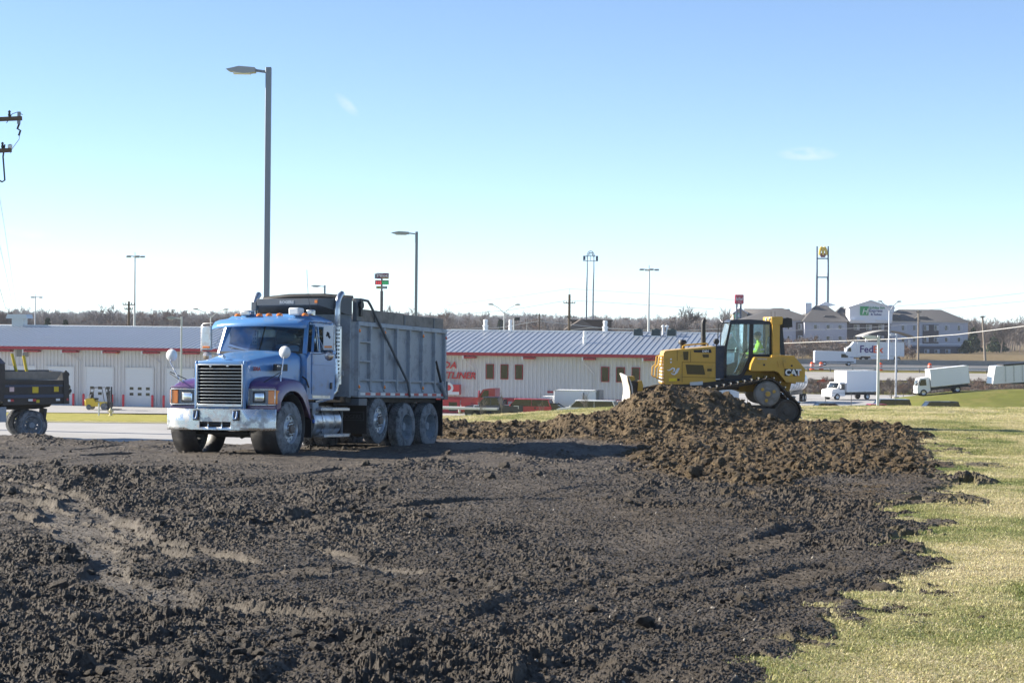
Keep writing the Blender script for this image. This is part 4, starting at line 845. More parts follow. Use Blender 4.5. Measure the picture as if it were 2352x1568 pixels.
for sgn in (-1, 1):
    for k, x in enumerate((3.86, 4.46, 5.15, 5.83, 6.52, 7.23, 7.95, 8.54)):
        w = .11; r_ = MB(); r_.hexa([(x, sgn * 1.13, 1.30), (x + w, sgn * 1.13, 1.30), (x + w * .85, sgn * 1.215, 1.30), (x + w * .15, sgn * 1.215, 1.30), (x, sgn * 1.13, 2.67), (x + w, sgn * 1.13, 2.67), (x + w * .85, sgn * 1.215, 2.67), (x + w * .15, sgn * 1.215, 2.67)]); r_.obj('rib', BEDG, bd, bev=.008)
        if k < 7:
            x2 = (4.46, 5.15, 5.83, 6.52, 7.23, 7.95, 8.54)[k]; g = MB(); g.hexa([(x + w, sgn * 1.14, 1.285), (x2, sgn * 1.14, 1.285), (x2, sgn * 1.205, 1.285), (x + w, sgn * 1.205, 1.285), (x + w, sgn * 1.14, 1.47), (x2, sgn * 1.14, 1.47), (x2, sgn * 1.15, 1.47), (x + w, sgn * 1.15, 1.47)]); g.obj('splash_slope', BEDG, bd)
    MB().box(3.97, 8.54, sgn * 1.15, sgn * 1.20, 1.50, 1.545).obj('lower_rail', BEDG, bd, bev=.006)
    for z in (1.92, 2.33): MB().box(3.96, 4.48, sgn * 1.15, sgn * 1.212, z - .02, z + .02).obj('ladder_rung', BEDG, bd, bev=.006)
    m = MB(); m.box(3.98, 6.30, sgn * 1.13, sgn * 1.18, 2.762, 3.02); m.obj('side_board', WOOD, bd, bev=.006); m = MB(); m.box(6.31, 8.5, sgn * 1.135, sgn * 1.185, 2.765, 3.0); m.obj('side_board', WOOD, bd, bev=.006)
    for x in (4.7, 6.25, 7.9): MB().box(x, x + .06, sgn * 1.185, sgn * 1.20, 2.70, 2.98).obj('board_bracket', DARKG, bd)
    m = MB(); m.box(3.80, 4.02, sgn * 1.10, sgn * 1.20, 2.76, 3.24); m.obj('corner_post', DARKG, bd, bev=.01); MB().cyl((3.95, sgn * 1.12, 3.10), (3.95, sgn * 1.26, 3.10), .085, n=14).obj('tarp_motor', BLACK, bd); MB().box(3.9, 4.0, sgn * 1.2, sgn * 1.25, 2.86, 3.02).obj('motor_gearbox', BLACK, bd, bev=.01)
    MB().tube([(6.50, sgn * 1.24, 1.18), (6.35, sgn * 1.25, 1.5), (4.36, sgn * 1.25, 3.12), (4.26, sgn * 1.24, 3.20), (3.95, sgn * 1.2, 3.22)], .028, 8).obj('tarp_arm', DARKG, bd)
    for x, z in ((3.92, 2.56), (5.20, 2.56), (7.28, 2.56), (3.92, 1.38), (5.20, 1.38), (7.28, 1.38)): MB().lathe([(.04, 0), (.038, .012 * sgn), (.02, .022 * sgn), (0, .024 * sgn)], (x, sgn * 1.216, z), 'y', 12).obj('marker_lamp', AMBER, bd)
    MB().lathe([(.04, 0), (.038, .012 * sgn), (0, .022 * sgn)], (8.6, sgn * 1.216, 2.56), 'y', 12).obj('rear_marker_lamp', REDL, bd)
    for k in range(18):
        x = 3.98 + k * .255; MB().box(x, x + .245, sgn * 1.216, sgn * 1.219, 1.20, 1.255).obj('reflective_tape', SILT if k % 2 == 0 else REDT, bd)
m = MB(); m.box(8.63, 8.70, -1.12, 1.12, 1.15, 2.72)
for z in (1.5, 2.1): m.box(8.70, 8.76, -1.1, 1.1, z, z + .08)
m.obj('tailgate', BEDG, bd, bev=.01)
for sgn in (-1, 1):
    m = MB(); m.box(8.5, 8.72, sgn * 1.13, sgn * 1.23, 1.12, 1.34); m.cyl((8.72, sgn * 1.18, 1.2), (8.72, sgn * 1.18, 1.55), .04, n=8); m.obj('gate_latch', DARKG, bd, bev=.01)
    MB().tube([(8.0, sgn * 1.22, 2.0), (8.35, sgn * 1.23, 1.42)], .03, 8).obj('gate_lever', BLACK, bd); MB().cyl((8.25, sgn * 1.24, 1.5), (8.5, sgn * 1.24, 1.22), .05, n=10).obj('gate_cylinder', BEDG, bd)
# cab protector over the cab
cp = MB(); P0 = [(2.98, -.70, 3.19), (3.74, -1.12, 3.24), (3.74, 1.12, 3.24), (2.98, .70, 3.19)]
cp.hexa([(a, b, c - .02) for a, b, c in P0] + P0); cp.hexa([(2.96, -.72, 3.06), (2.99, -.72, 3.06), (2.99, .72, 3.06), (2.96, .72, 3.06), (2.96, -.72, 3.20), (2.99, -.72, 3.20), (2.99, .72, 3.20), (2.96, .72, 3.20)])
for sgn in (-1, 1): cp.hexa([(2.97, sgn * .70, 3.06), (3.74, sgn * 1.12, 2.86), (3.74, sgn * 1.10, 2.86), (2.97, sgn * .68, 3.06), (2.97, sgn * .70, 3.19), (3.74, sgn * 1.12, 3.25), (3.74, sgn * 1.10, 3.25), (2.97, sgn * .68, 3.19)])
cp.add([(2.99, -.70, 3.08), (2.99, .70, 3.08), (3.74, 1.10, 2.9), (3.74, -1.10, 2.9)], [(0, 1, 2, 3)])
cpo = cp.obj('cab_protector', DARKG, bd, bev=.006); MB().box(2.945, 2.96, -.70, -.64, 3.10, 3.16).obj('marker_lamp', AMBER, cpo)
text_obj('maker_lettering', 'ROGERS', .085, SILTX, cpo, (2.957, .18, 3.095), (0, -1, 0), (0, 0, 1), ext=.002, offset=.005, space=1.05)
MB().box(2.97, 3.1, .74, .86, 2.96, 3.14).obj('beacon_bracket', DARKG, cpo, bev=.01)
m = MB(); m.tube([(3.9, -1.05, 3.24), (3.84, -.4, 3.29), (3.84, .4, 3.29), (3.9, 1.05, 3.24)], .06, 10); m.obj('rolled_tarp', BLACK, bd)
# load of soil just under the rim
ld = [[(4.0 + 4.5 * i / 12, -1.08 + 2.16 * j / 8, 2.3 + .25 * math.sin(math.pi * i / 12) * math.sin(math.pi * j / 8) + random.uniform(-.05, .05)) for j in range(9)] for i in range(13)]
MB().grid(ld).obj('load', MUD, bd)
# mud flaps and embossed flap lettering
for sgn in (-1, 1):
    f_ = MB().box(4.36, 4.385, sgn * .50, sgn * 1.19, .38, 1.12).obj('mud_flap', BLACK, t, bev=.004)
    if sgn < 0:
        EMB = mat('flap_emboss', (.05, .055, .06), .6)
        text_obj('flap_lettering', 'ROGERS', .125, EMB, f_, (4.355, -.60, .70), (0, -1, 0), (0, 0, 1), ext=.004); fr = MB()
        for a, b, c, d in ((-.58, -1.13, .83, .845), (-.58, -1.13, .66, .675), (-.58, -.595, .675, .83), (-1.115, -1.13, .675, .83)): fr.box(4.352, 4.36, a, b, c, d)
        fr.obj('flap_border', EMB, f_)
    MB().box(8.45, 8.475, sgn * .55, sgn * 1.2, .28, 1.12).obj('mud_flap', BLACK, t)
    MB().box(3.95, 4.35, sgn * .6, sgn * 1.2, .98, 1.13).obj('tool_box', DARKG, t, bev=.01)
# wheels
for sgn in (-1, 1):
    wheel(t, (.88, sgn * 1.20, .52), .525, .30, 'steer', sgn); wheel(t, (5.0, sgn * 1.20, .665), .485, .27, 'steer', sgn)
    for x in (6.40, 7.72): wheel(t, (x, sgn * 1.22, .515), .515, .27, 'dual', sgn)
# ------------------------------------------------------------------ crawler bulldozer with its driver
CATY = mat('machine_yellow', (.58, .335, .04), .42, var=.08, coat=.15, dirt=(.26, .19, .09), dirt_amt=.22, dirt_scale=3, zdirt=(.2, 1.6, .3))
STEELW = mat('worn_blade_steel', (.66, .62, .54), .45, .25, var=.15, scale=4, dirt=(.22, .17, .11), dirt_amt=.22, dirt_scale=4)
TRACKM = mat('track_steel', (.06, .052, .045), .6, .3, var=.2, dirt=(.11, .085, .055), dirt_amt=.5, dirt_scale=8)
POLISH = mat('polished_grouser', (.62, .60, .56), .3, .7, var=.1); NAVY = mat('navy_panel', (.022, .032, .055), .45, var=.1, dirt=(.10, .09, .08), dirt_amt=.2)
GREYST = mat('sprocket_steel', (.26, .25, .23), .6, .2, var=.12, dirt=(.16, .13, .09), dirt_amt=.4, dirt_scale=5); LOGOW = mat('logo_white', (.78, .78, .76), .5); LOGOB = mat('logo_black', (.012, .012, .014), .5); LOGOR = mat('logo_red', (.5, .02, .02), .5); LOGOY = mat('logo_yellow', (.75, .46, .03), .5)
MESHD = mat('dark_vent_mesh', (.10, .075, .03), .8, var=.3, scale=40)
CABG = glass('cab_glass', (.84, .97, 1.0), 1.0, .12)
OYD = 54.0
def d4(zx, zy, yl=0.0):
    p = at((1480 + zx / 4.523) / 1.06293, (740 + zy / 4.523) / 1.06293, OYD + yl); return (p.x, p.z)
ox, oz = d4(1400, 1345)
def D(zx, zy, yl=0.0):
    a = d4(zx, zy, 0.0); return (a[0] - ox, yl, a[1] - oz)
def D2(zx, zy): a = D(zx, zy); return (a[0], a[2])
def dprism(pts, y0, y1): return MB().prism([D2(*p) for p in pts], y0, y1, 'y')
bz = thing('bulldozer', 'yellow crawler bulldozer with black cab behind the soil mound', 'bulldozer', (ox, OYD, oz), (0, 0, 0))
TW = .58; BW = 2.62                                    # track shoe width, overall width
# tracks: closed belt round front idler, sprocket and rear idler
def belt(cs):
    """outer hull around circles (x,z,r) listed clockwise"""
    pts = []
    n = len(cs)
    tang = []
    for i in range(n):
        a = Vector(cs[i][:2]); b = Vector(cs[(i + 1) % n][:2]); d = b - a; L_ = d.length; ra, rb = cs[i][2], cs[(i + 1) % n][2]
        th = math.atan2(d.y, d.x); off = math.acos((ra - rb) / L_); ang = th + off
        tang.append((ang, a + Vector((math.cos(ang), math.sin(ang))) * ra, b + Vector((math.cos(ang), math.sin(ang))) * rb))
    for i in range(n):
        prev = tang[i - 1]; cur = tang[i]; a0, a1 = prev[0], cur[0]
        while a1 > a0: a1 -= 2 * math.pi
        k = max(2, int(abs(a1 - a0) / .12))
        for j in range(k + 1):
            a = a0 + (a1 - a0) * j / k; pts.append(Vector(cs[i][:2]) + Vector((math.cos(a), math.sin(a))) * cs[i][2])
    return pts
fi = D2(745, 1185); sp_ = D2(1785, 1000); ri_ = D2(2005, 1190)
CS = [(fi[0], fi[1], .40), (sp_[0], sp_[1], .43), (ri_[0], ri_[1], .385)]
path = belt(CS); path.append(path[0]); cum = [0]
for a, b in zip(path[:-1], path[1:]): cum.append(cum[-1] + (b - a).length)
NS = 46; shoe_mesh = None
def on_path(s_):
    s_ %= cum[-1]; k = max(i for i in range(len(cum) - 1) if cum[i] <= s_ + 1e-9); d = path[k + 1] - path[k]; return path[k] + d * ((s_ - cum[k]) / max(d.length, 1e-9)), math.atan2(d.y, d.x)
ptch = cum[-1] / NS
m = MB(); m.hexa([(-ptch * .46, 0, -.035), (ptch * .46, 0, -.035), (ptch * .46, TW, -.035), (-ptch * .46, TW, -.035), (-ptch * .46, 0, 0), (ptch * .46, 0, 0), (ptch * .46, TW, 0), (-ptch * .46, TW, 0)]); m.hexa([(-ptch * .40, 0, 0), (-ptch * .22, 0, 0), (-ptch * .22, TW, 0), (-ptch * .40, TW, 0), (-ptch * .36, 0, .062), (-ptch * .26, 0, .062), (-ptch * .26, TW, .062), (-ptch * .36, TW, .062)])
m.box(-ptch * .5, ptch * .5, TW * .36, TW * .64, -.10, -.035); shoe_me = m.mesh('track_shoe'); shoe_me.materials.append(TRACKM)
edge_me = MB().hexa([(-ptch * .39, -.004, .03), (-ptch * .23, -.004, .03), (-ptch * .23, TW + .004, .03), (-ptch * .39, TW + .004, .03), (-ptch * .36, -.004, .066), (-ptch * .26, -.004, .066), (-ptch * .26, TW + .004, .066), (-ptch * .36, TW + .004, .066)]).mesh('grouser_edge'); edge_me.materials.append(POLISH)
for y0 in (0.0, BW - TW):
    tk = thing('track', None, None); tk.parent = bz
    for k in range(NS):
        p, a = on_path(k * ptch); o = link('track_shoe', shoe_me, None, tk); o.location = (p.x, y0, p.y); o.rotation_euler = (0, -a, 0)
        e = link('grouser_edge', edge_me, None, tk); e.location = (p.x, y0, p.y); e.rotation_euler = (0, -a, 0)
    yc = y0 + TW * .5; so = y0 - .01 if y0 == 0 else y0 + TW * .2
    m = MB().lathe([(0, TW * .72), (.36, TW * .7), (.36, .06), (.335, .045), (.325, .02), (.12, .0), (.10, -.03), (0, -.03)], (sp_[0], y0 + .03, sp_[1]), 'y', 40); s_ = m.obj('sprocket', GREYST, tk)
    for j in range(3):
        a = 2 * math.pi * j / 3 + .35; MB().lathe([(.05, .02), (.045, -.02), (0, -.022)], (sp_[0] + .19 * math.cos(a), y0 + .035, sp_[1] + .19 * math.sin(a)), 'y', 12).obj('hub_cap', CATY, s_)
    MB().lathe([(.075, .02), (.07, -.035), (0, -.038)], (sp_[0], y0 + .012, sp_[1]), 'y', 16).obj('hub_cap', CATY, s_)
    for j in range(24):
        a = 2 * math.pi * j / 24; MB().cyl((sp_[0] + .305 * math.cos(a), y0 + .06, sp_[1] + .305 * math.sin(a)), (sp_[0] + .305 * math.cos(a), y0 + .04, sp_[1] + .305 * math.sin(a)), .011, n=6).obj('bolt', GREYST, s_)
    for c, r_ in ((fi, .33), (ri_, .32)): MB().lathe([(0, TW * .7), (r_, TW * .68), (r_ + .0, .12), (r_ * .85, .10), (r_ * .8, .14), (.12, .13), (.11, .06), (0, .05)], (c[0], y0, c[1]), 'y', 28).obj('idler', mat('muddy_idler', (.13, .115, .095), .9, var=.3, scale=5, dirt=(.08, .06, .04), dirt_amt=.5, dirt_scale=5), tk)
    for j in range(5):
        x = fi[0] + (ri_[0] - fi[0]) * (j + .9) / 6.5; MB().lathe([(0, TW * .75), (.12, TW * .7), (.12, .12), (0, .10)], (x, y0, .17), 'y', 18).obj('roller', GREYST, tk)
    m = MB(); m.prism([(fi[0] + .15, .22), (ri_[0] - .2, .22), (ri_[0] - .1, .46), (fi[0] + .3, .50)], y0 + .14, y0 + TW - .1, 'y'); m.obj('track_frame', mat('track_frame_mud', (.13, .125, .12), .85, var=.25, dirt=(.16, .13, .09), dirt_amt=.4), tk, bev=.02)
cr = MB().lathe([(0, .3), (.09, .28), (.09, .02), (0, .0)], D(1255, 1010, .10), 'y', 18).obj('carrier_roller', GREYST, bz)
# body side panels: hood
Y0, Y1 = .62, BW - .62
hd = dprism([(652, 560), (668, 535), (690, 527), (1235, 478), (1235, 868), (930, 900), (672, 905), (655, 880)], Y0, Y1).obj('engine_hood', CATY, bz, bev=.03)
for pts, mt_, nm in (([(870, 538), (930, 535), (925, 632), (878, 632)], MESHD, 'hood_vent'), ([(898, 682), (1095, 688), (1118, 795), (915, 790)], MESHD, 'hood_grille'), ([(985, 522), (1180, 510), (1190, 552), (995, 546)], LOGOB, 'model_plate'), ([(1085, 568), (1158, 568), (1158, 604), (1095, 604)], MESHD, 'hood_handle'), ([(1140, 728), (1190, 728), (1190, 757), (1140, 757)], MESHD, 'hood_handle')):
    o = dprism(pts, Y0 - .012, Y0 + .02).obj(nm, mt_, hd)
    if nm == 'model_plate': a = D(1085, 545); text_obj('model_lettering', 'D6N', .088, LOGOW, hd, (a[0], Y0 - .016, a[2]), (1, 0, .02), (0, 0, 1), offset=.003)
m = MB()
for a, b in (((805, 520), (805, 640)), ((955, 530), (955, 652)), ((860, 655), (1232, 660)), ((860, 655), (860, 880)), ((860, 820), (1230, 830))): m.bar(D(*a, Y0 - .002), D(*b, Y0 - .002), .012, .010)
m.obj('panel_seams', mat('seam_shadow_gap', (.10, .06, .01), .8), hd)
# swirl emblem and small yellow plate on the nose
em = MB()
def swirl(pts, w):
    q = [Vector(D(*p, Y0 - .010)) for p in pts]; L_, R_ = [], []
    for i, p in enumerate(q):
        d = (q[min(i + 1, len(q) - 1)] - q[max(i - 1, 0)]).normalized(); n = Vector((-d.z, 0, d.x)) * w[i] / 2; L_.append(p + n); R_.append(p - n)
    em.grid([L_, R_])
swirl([(690, 742), (712, 748), (735, 735), (752, 722), (772, 728), (772, 752), (755, 765)], [.01, .03, .035, .04, .045, .04, .02]); swirl([(735, 770), (750, 788), (775, 792), (800, 770), (815, 740), (828, 722)], [.01, .035, .045, .05, .05, .03]); swirl([(778, 772), (792, 755), (806, 732), (815, 722)], [.02, .03, .03, .015])
em.obj('nose_emblem', LOGOW, hd, solid=.004)
dprism([(712, 835), (800, 833), (800, 866), (712, 868)], Y0 - .012, Y0).obj('yellow_plate', mat('bright_yellow', (.8, .6, .02), .5), hd); dprism([(806, 840), (832, 840), (832, 864), (806, 864)], Y0 - .012, Y0).obj('dealer_plate', LOGOB, hd)
for k in range(4): MB().lathe([(.028, -.005), (.022, -.012), (0, -.012)], D(735, 605 + k * 17, Y0), 'y', 10).obj('hose_cap', LOGOW if k % 2 else CATY, hd)
# radiator front: slatted screen and guard rails
for k in range(17): a = D(655, 590 + k * 19); MB().box(a[0] - .05, a[0] + .01, Y0 + .05, Y1 - .05, a[2] - .014, a[2] + .012).obj('radiator_slat', WHITEP if k % 2 else CATY, hd)
for y in (Y0 + .06, Y1 - .1):
    p = [D(672, 585, y), D(640, 600, y), D(632, 690, y), D(600, 720, y), D(592, 830, y), D(625, 852, y), D(668, 855, y)]; MB().tube(p, .022, 8).obj('guard_rail', CATY, bz)
    p = [D(640, 592, y + .05), D(612, 600, y + .05), D(600, 690, y + .05), D(565, 720, y + .05), D(558, 815, y + .05), D(590, 838, y + .05)]; MB().tube(p, .02, 8).obj('guard_rail', CATY, bz)
m = dprism([(672, 880), (1480, 862), (1500, 960), (700, 985)], Y0 + .04, Y1 - .04).obj('main_frame', TRACKM, bz, bev=.02)
dprism([(945, 880), (1090, 868), (1090, 908), (950, 915)], Y0 - .03, Y0 + .1).obj('side_step', mat('pale_steel', (.5, .52, .54), .4, .4), bz, bev=.01)
# exhaust, air cleaner, handrail on hood
m = MB(); m.tube([D(1118, 478, 1.15), D(1118, 230, 1.15), D(1122, 200, 1.15), D(1132, 182, 1.15), D(1142, 176, 1.15)], [.075, .062, .06, .058, .056], 14); m.obj('exhaust_stack', BLACK, bz)
m = MB().lathe([(.0, .16), (.10, .15), (.125, .10), (.125, .05), (.07, .03), (.07, -.1)], (D(888, 470)[0], 1.35, D(888, 470)[2]), 'z', 18); m.obj('air_precleaner', BLACK, bz)
MB().tube([D(868, 500, Y0 + .1), D(872, 478, Y0 + .1), D(900, 466, Y0 + .1), D(1130, 446, Y0 + .1), D(1150, 452, Y0 + .1), D(1152, 478, Y0 + .1)], .022, 8).obj('hood_rail', CATY, bz)
MB().lathe([(.0, .0), (.06, .005), (.085, .03), (.085, .07), (.05, .09), (0, .09)], D(1245, 425, Y0 + .02), 'y', 16).obj('work_lamp', BLACK, bz); MB().bar(D(1245, 445, Y0 + .06), D(1245, 480, Y0 + .06), .04, .03).obj('lamp_bracket', BLACK, bz)
# cab
ca = dprism([(1238, 478), (1338, 470), (1335, 838), (1235, 842)], Y0 - .02, Y1 + .02).obj('side_tank', NAVY, bz, bev=.02)
cf_ = []; yc0, yc1 = Y0 - .06, Y1 + .06
rfm = dprism([(1385, 205), (1412, 182), (1620, 178), (1835, 196), (1850, 235), (1395, 232)], yc0 - .02, yc1 + .02).obj('cab_roof', NAVY, bz, bev=.03)
for y in (yc0, yc1 - .06):
    for pts in ([(1388, 225), (1412, 225), (1358, 500), (1330, 500)], [(1612, 225), (1655, 225), (1650, 590), (1600, 590)], [(1836, 225), (1860, 225), (1862, 590), (1832, 590)], [(1330, 500), (1358, 500), (1352, 830), (1326, 830)], [(1650, 565), (1850, 568), (1850, 600), (1640, 596)], [(1600, 590), (1650, 590), (1545, 810), (1515, 842), (1326, 838), (1326, 806), (1478, 805), (1520, 775)]):
        dprism(pts, y, y + .06).obj('cab_pillar', BLACK, bz, bev=.01)
    if y == yc0:
        dr = dprism([(1405, 232), (1612, 232), (1600, 585), (1520, 770), (1478, 800), (1345, 800), (1352, 500)], y + .02, y + .026).obj('cab_door_glass', CABG, bz)
        MB().bar(D(1362, 520, y + .01), D(1480, 522, y + .01), .02, .02).obj('door_bar', BLACK, dr); MB().tube([D(1600, 500, y - .03), D(1560, 540, y - .04), D(1530, 590, y - .04)], .012, 6).obj('door_handle', BLACK, dr)
        dprism([(1662, 232), (1838, 235), (1838, 566), (1655, 566)], y + .02, y + .026).obj('cab_side_glass', CABG, bz)
    else:
        dprism([(1405, 232), (1612, 232), (1600, 585), (1520, 770), (1478, 800), (1345, 800), (1352, 500)], y + .02, y + .026).obj('cab_door_glass', CABG, bz); dprism([(1662, 232), (1838, 235), (1838, 566), (1655, 566)], y + .02, y + .026).obj('cab_side_glass', CABG, bz)
MB().hexa([D(1330, 470, yc0 + .06), D(1342, 470, yc0 + .06), D(1342, 470, yc1 - .06), D(1330, 470, yc1 - .06), D(1392, 225, yc0 + .06), D(1400, 225, yc0 + .06), D(1400, 225, yc1 - .06), D(1392, 225, yc1 - .06)]).obj('front_glass', CABG, bz)
for y in (yc0 + .35, yc1 - .4): MB().tube([D(1300, 468, y), D(1308, 240, y), D(1330, 222, y), D(1395, 215, y)], .016, 6).obj('brush_guard', BLACK, bz)
m = dprism([(1335, 800), (1640, 800), (1640, 860), (1335, 860)], Y0 + .02, Y1 - .02).obj('cab_floor', NAVY, bz)
m = MB(); a = D(1660, 700); m.hexa([(a[0], 1.05, a[2] - .05), (a[0] + .5, 1.05, a[2] - .05), (a[0] + .5, 1.6, a[2] - .05), (a[0], 1.6, a[2] - .05), (a[0], 1.05, a[2] + .1), (a[0] + .5, 1.05, a[2] + .1), (a[0] + .5, 1.6, a[2] + .1), (a[0], 1.6, a[2] + .1)])
m.hexa([(a[0] + .42, 1.08, a[2] + .1), (a[0] + .52, 1.08, a[2] + .1), (a[0] + .52, 1.56, a[2] + .1), (a[0] + .42, 1.56, a[2] + .1), (a[0] + .50, 1.12, a[2] + .85), (a[0] + .58, 1.12, a[2] + .85), (a[0] + .58, 1.52, a[2] + .85), (a[0] + .50, 1.52, a[2] + .85)]); m.obj('operator_seat', SEATM, bz, bev=.05, seg=3)
m = dprism([(1395, 690), (1480, 660), (1490, 500), (1510, 490), (1525, 520), (1505, 700), (1450, 800), (1370, 800)], 1.2, 1.5).obj('control_console', mat('console_grey', (.30, .32, .31), .7), bz, bev=.02)
# rear fender / fuel tank
fd = dprism([(1642, 596), (2085, 600), (2105, 615), (2195, 722), (2198, 800), (2190, 872), (1992, 872), (1960, 835), (1900, 762), (1860, 748), (1600, 748), (1593, 735), (1605, 675)], .02, .95).obj('fender', CATY, bz, bev=.035)
dprism([(1642, 596), (2085, 600), (2105, 615), (2195, 722), (2198, 800), (2190, 872), (1992, 872), (1960, 835), (1900, 762), (1860, 748), (1600, 748), (1593, 735), (1605, 675)], BW - .95, BW - .02).obj('fender', CATY, bz, bev=.035)
dprism([(1642, 640), (2150, 640), (2150, 900), (1640, 870)], .95, BW - .95).obj('rear_housing', CATY, bz)
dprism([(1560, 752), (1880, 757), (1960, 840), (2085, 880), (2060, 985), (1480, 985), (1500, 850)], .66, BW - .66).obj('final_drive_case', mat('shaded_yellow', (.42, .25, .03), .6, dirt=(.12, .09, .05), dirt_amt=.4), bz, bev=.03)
for zx in (1900, 1960): MB().bar(D(zx, 640, .0), D(zx + 12, 705, .0), .05, .03).obj('fender_strap', CATY, fd)
for zx, zy in ((1745, 680), (2050, 690)): MB().lathe([(.03, 0), (.025, -.02), (0, -.022)], D(zx, zy, .02), 'y', 10).obj('lifting_eye', BLACK, fd)
pl = dprism([(1970, 724), (2100, 728), (2142, 732), (2128, 775), (2100, 806), (1970, 803)], .0, .018).obj('logo_plate', LOGOB, fd)
a = D(1976, 790); text_obj('logo_lettering', 'CAT', .235, LOGOW, pl, (a[0], -.004, a[2] - .01), (1, 0, 0), (0, 0, 1), offset=.010, space=.92); dprism([(2020, 802), (2068, 802), (2044, 768)], -.009, -.001).obj('logo_triangle', LOGOY, pl); dprism([(2102, 806), (2140, 745), (2142, 765), (2116, 802)], -.003, .01).obj('logo_flash', LOGOR, pl)
a = D(1670, 622); text_obj('warning_lettering', 'WARNING', .055, LOGOW, fd, (a[0], .012, a[2]), (1, 0, 0), (0, .0, 1))
# rollover post, lamp box, rear frame
rp = dprism([(1855, 235), (1938, 235), (1935, 590), (1960, 600), (1845, 600), (1858, 588)], .36, .60).obj('rollover_post', CATY, bz, bev=.02); dprism([(1855, 235), (1938, 235), (1935, 590), (1845, 600)], BW - .60, BW - .36).obj('rollover_post', CATY, bz, bev=.02)
dprism([(1848, 150), (1960, 146), (1972, 160), (1965, 228), (1945, 238), (1858, 238), (1848, 225)], .34, BW - .34).obj('rollover_beam', CATY, bz, bev=.03)
dprism([(1975, 172), (2030, 158), (2080, 170), (2086, 265), (2000, 272), (1978, 240)], .5, BW - .5).obj('air_conditioner', BLACK, bz, bev=.03)
for y in (yc0 + .02, yc1 - .1): dprism([(1945, 250), (1985, 250), (2012, 575), (1965, 580)], y + .1, y + .16).obj('rear_pillar', NAVY, bz, bev=.01)
MB().add([D(1965, 250, yc0 + .3), D(1990, 570, yc0 + .3), D(1990, 570, yc1 - .3), D(1965, 250, yc1 - .3)], [(0, 1, 2, 3)]).obj('rear_glass', CABG, bz, solid=.006)
dprism([(1835, 572), (1960, 575), (2085, 580), (2090, 602), (1830, 600)], .1, BW - .1).obj('deck_plate', CATY, bz, bev=.015)
for zx, zy in ((1780, 168), (1820, 165)): MB().lathe([(0, .0), (.05, .01), (.055, .04), (0, .07)], D(zx, zy + 10, .5), 'x', 12).obj('roof_lamp', WHITEP, bz)
for zx in (1890, 1935): MB().tube([D(zx, 150, 1.3), D(zx - 2, 85, 1.3)], .006, 5).obj('antenna', BLACK, bz)
# blade, push arms and lift cylinders
prof = [(212, 805), (228, 850), (246, 920), (254, 985), (250, 1050), (240, 1110), (236, 1150)]
BY0, BY1 = -.35, BW + .35
fr_ = [[(D2(*p)[0], y, D2(*p)[1]) for p in prof] for y in np.linspace(BY0, BY1, 7)]
MB().grid(fr_).obj('blade', STEELW, bz, solid=.05, ang=60)
for y in (BY0, BY1): dprism([(212, 800), (236, 806), (262, 850), (284, 920), (288, 1000), (285, 1080), (268, 1150), (236, 1150), (250, 1050), (254, 985), (246, 920), (228, 850)], y, y + (.03 if y < 0 else -.03)).obj('blade_end_plate', STEELW, bz)
dprism([(240, 806), (322, 812), (330, 850), (300, 872), (262, 860)], .45, .75).obj('blade_bracket', CATY, bz, bev=.02)
dprism([(262, 870), (330, 860), (415, 940), (415, 1080), (290, 1100)], .25, 2.3).obj('blade_back', TRACKM, bz, bev=.02)
dprism([(360, 855), (400, 858), (415, 915), (405, 975), (350, 970)], .2, .62).obj('lift_trunnion', CATY, bz, bev=.02)
for y in (.3, BW - .4): dprism([(290, 1080), (760, 1090), (760, 1140), (290, 1140)], y, y + .16).obj('push_arm', TRACKM, bz); MB().cyl(D(400, 1000, y + .3), D(700, 930, y + .3), .05, n=12).obj('lift_cylinder', TRACKM, bz)

# ------------------------------------------------------------------ driver (one skinned body, clothing as coloured zones of it)
def skin_body(name, joints, edges, material, parent, root=0, sub=2):
    me = bpy.data.meshes.new(name); me.from_pydata([j[:3] for j in joints], edges, []); o = bpy.data.objects.new(name, me); COL.objects.link(o); me.materials.append(material)
    md = o.modifiers.new('skin', 'SKIN'); md.use_smooth_shade = True
    for i, v in enumerate(me.skin_vertices[0].data): v.radius = (joints[i][3], joints[i][4] if len(joints[i]) > 4 else joints[i][3]); v.use_root = (i == root)
    s_ = o.modifiers.new('sub', 'SUBSURF'); s_.levels = sub; s_.render_levels = sub; o.parent = parent; return o
HIVIS = mat('hi_vis_yellow', (.50, .72, .03), .7, var=.1); DENIM = mat('dark_work_trousers', (.035, .045, .08), .85); SKIN = mat('skin', (.45, .27, .19), .55); CAPM = mat('dark_cap', (.02, .03, .07), .7); TAPE = mat('silver_tape', (.6, .6, .62), .35)
sx, sz = D(1745, 690)[0] + ox, D(1745, 690)[2] + oz
pn = thing('person', 'driver in hi-vis yellow jacket seated inside the bulldozer cab', 'person', (sx, OYD + 1.30, sz))
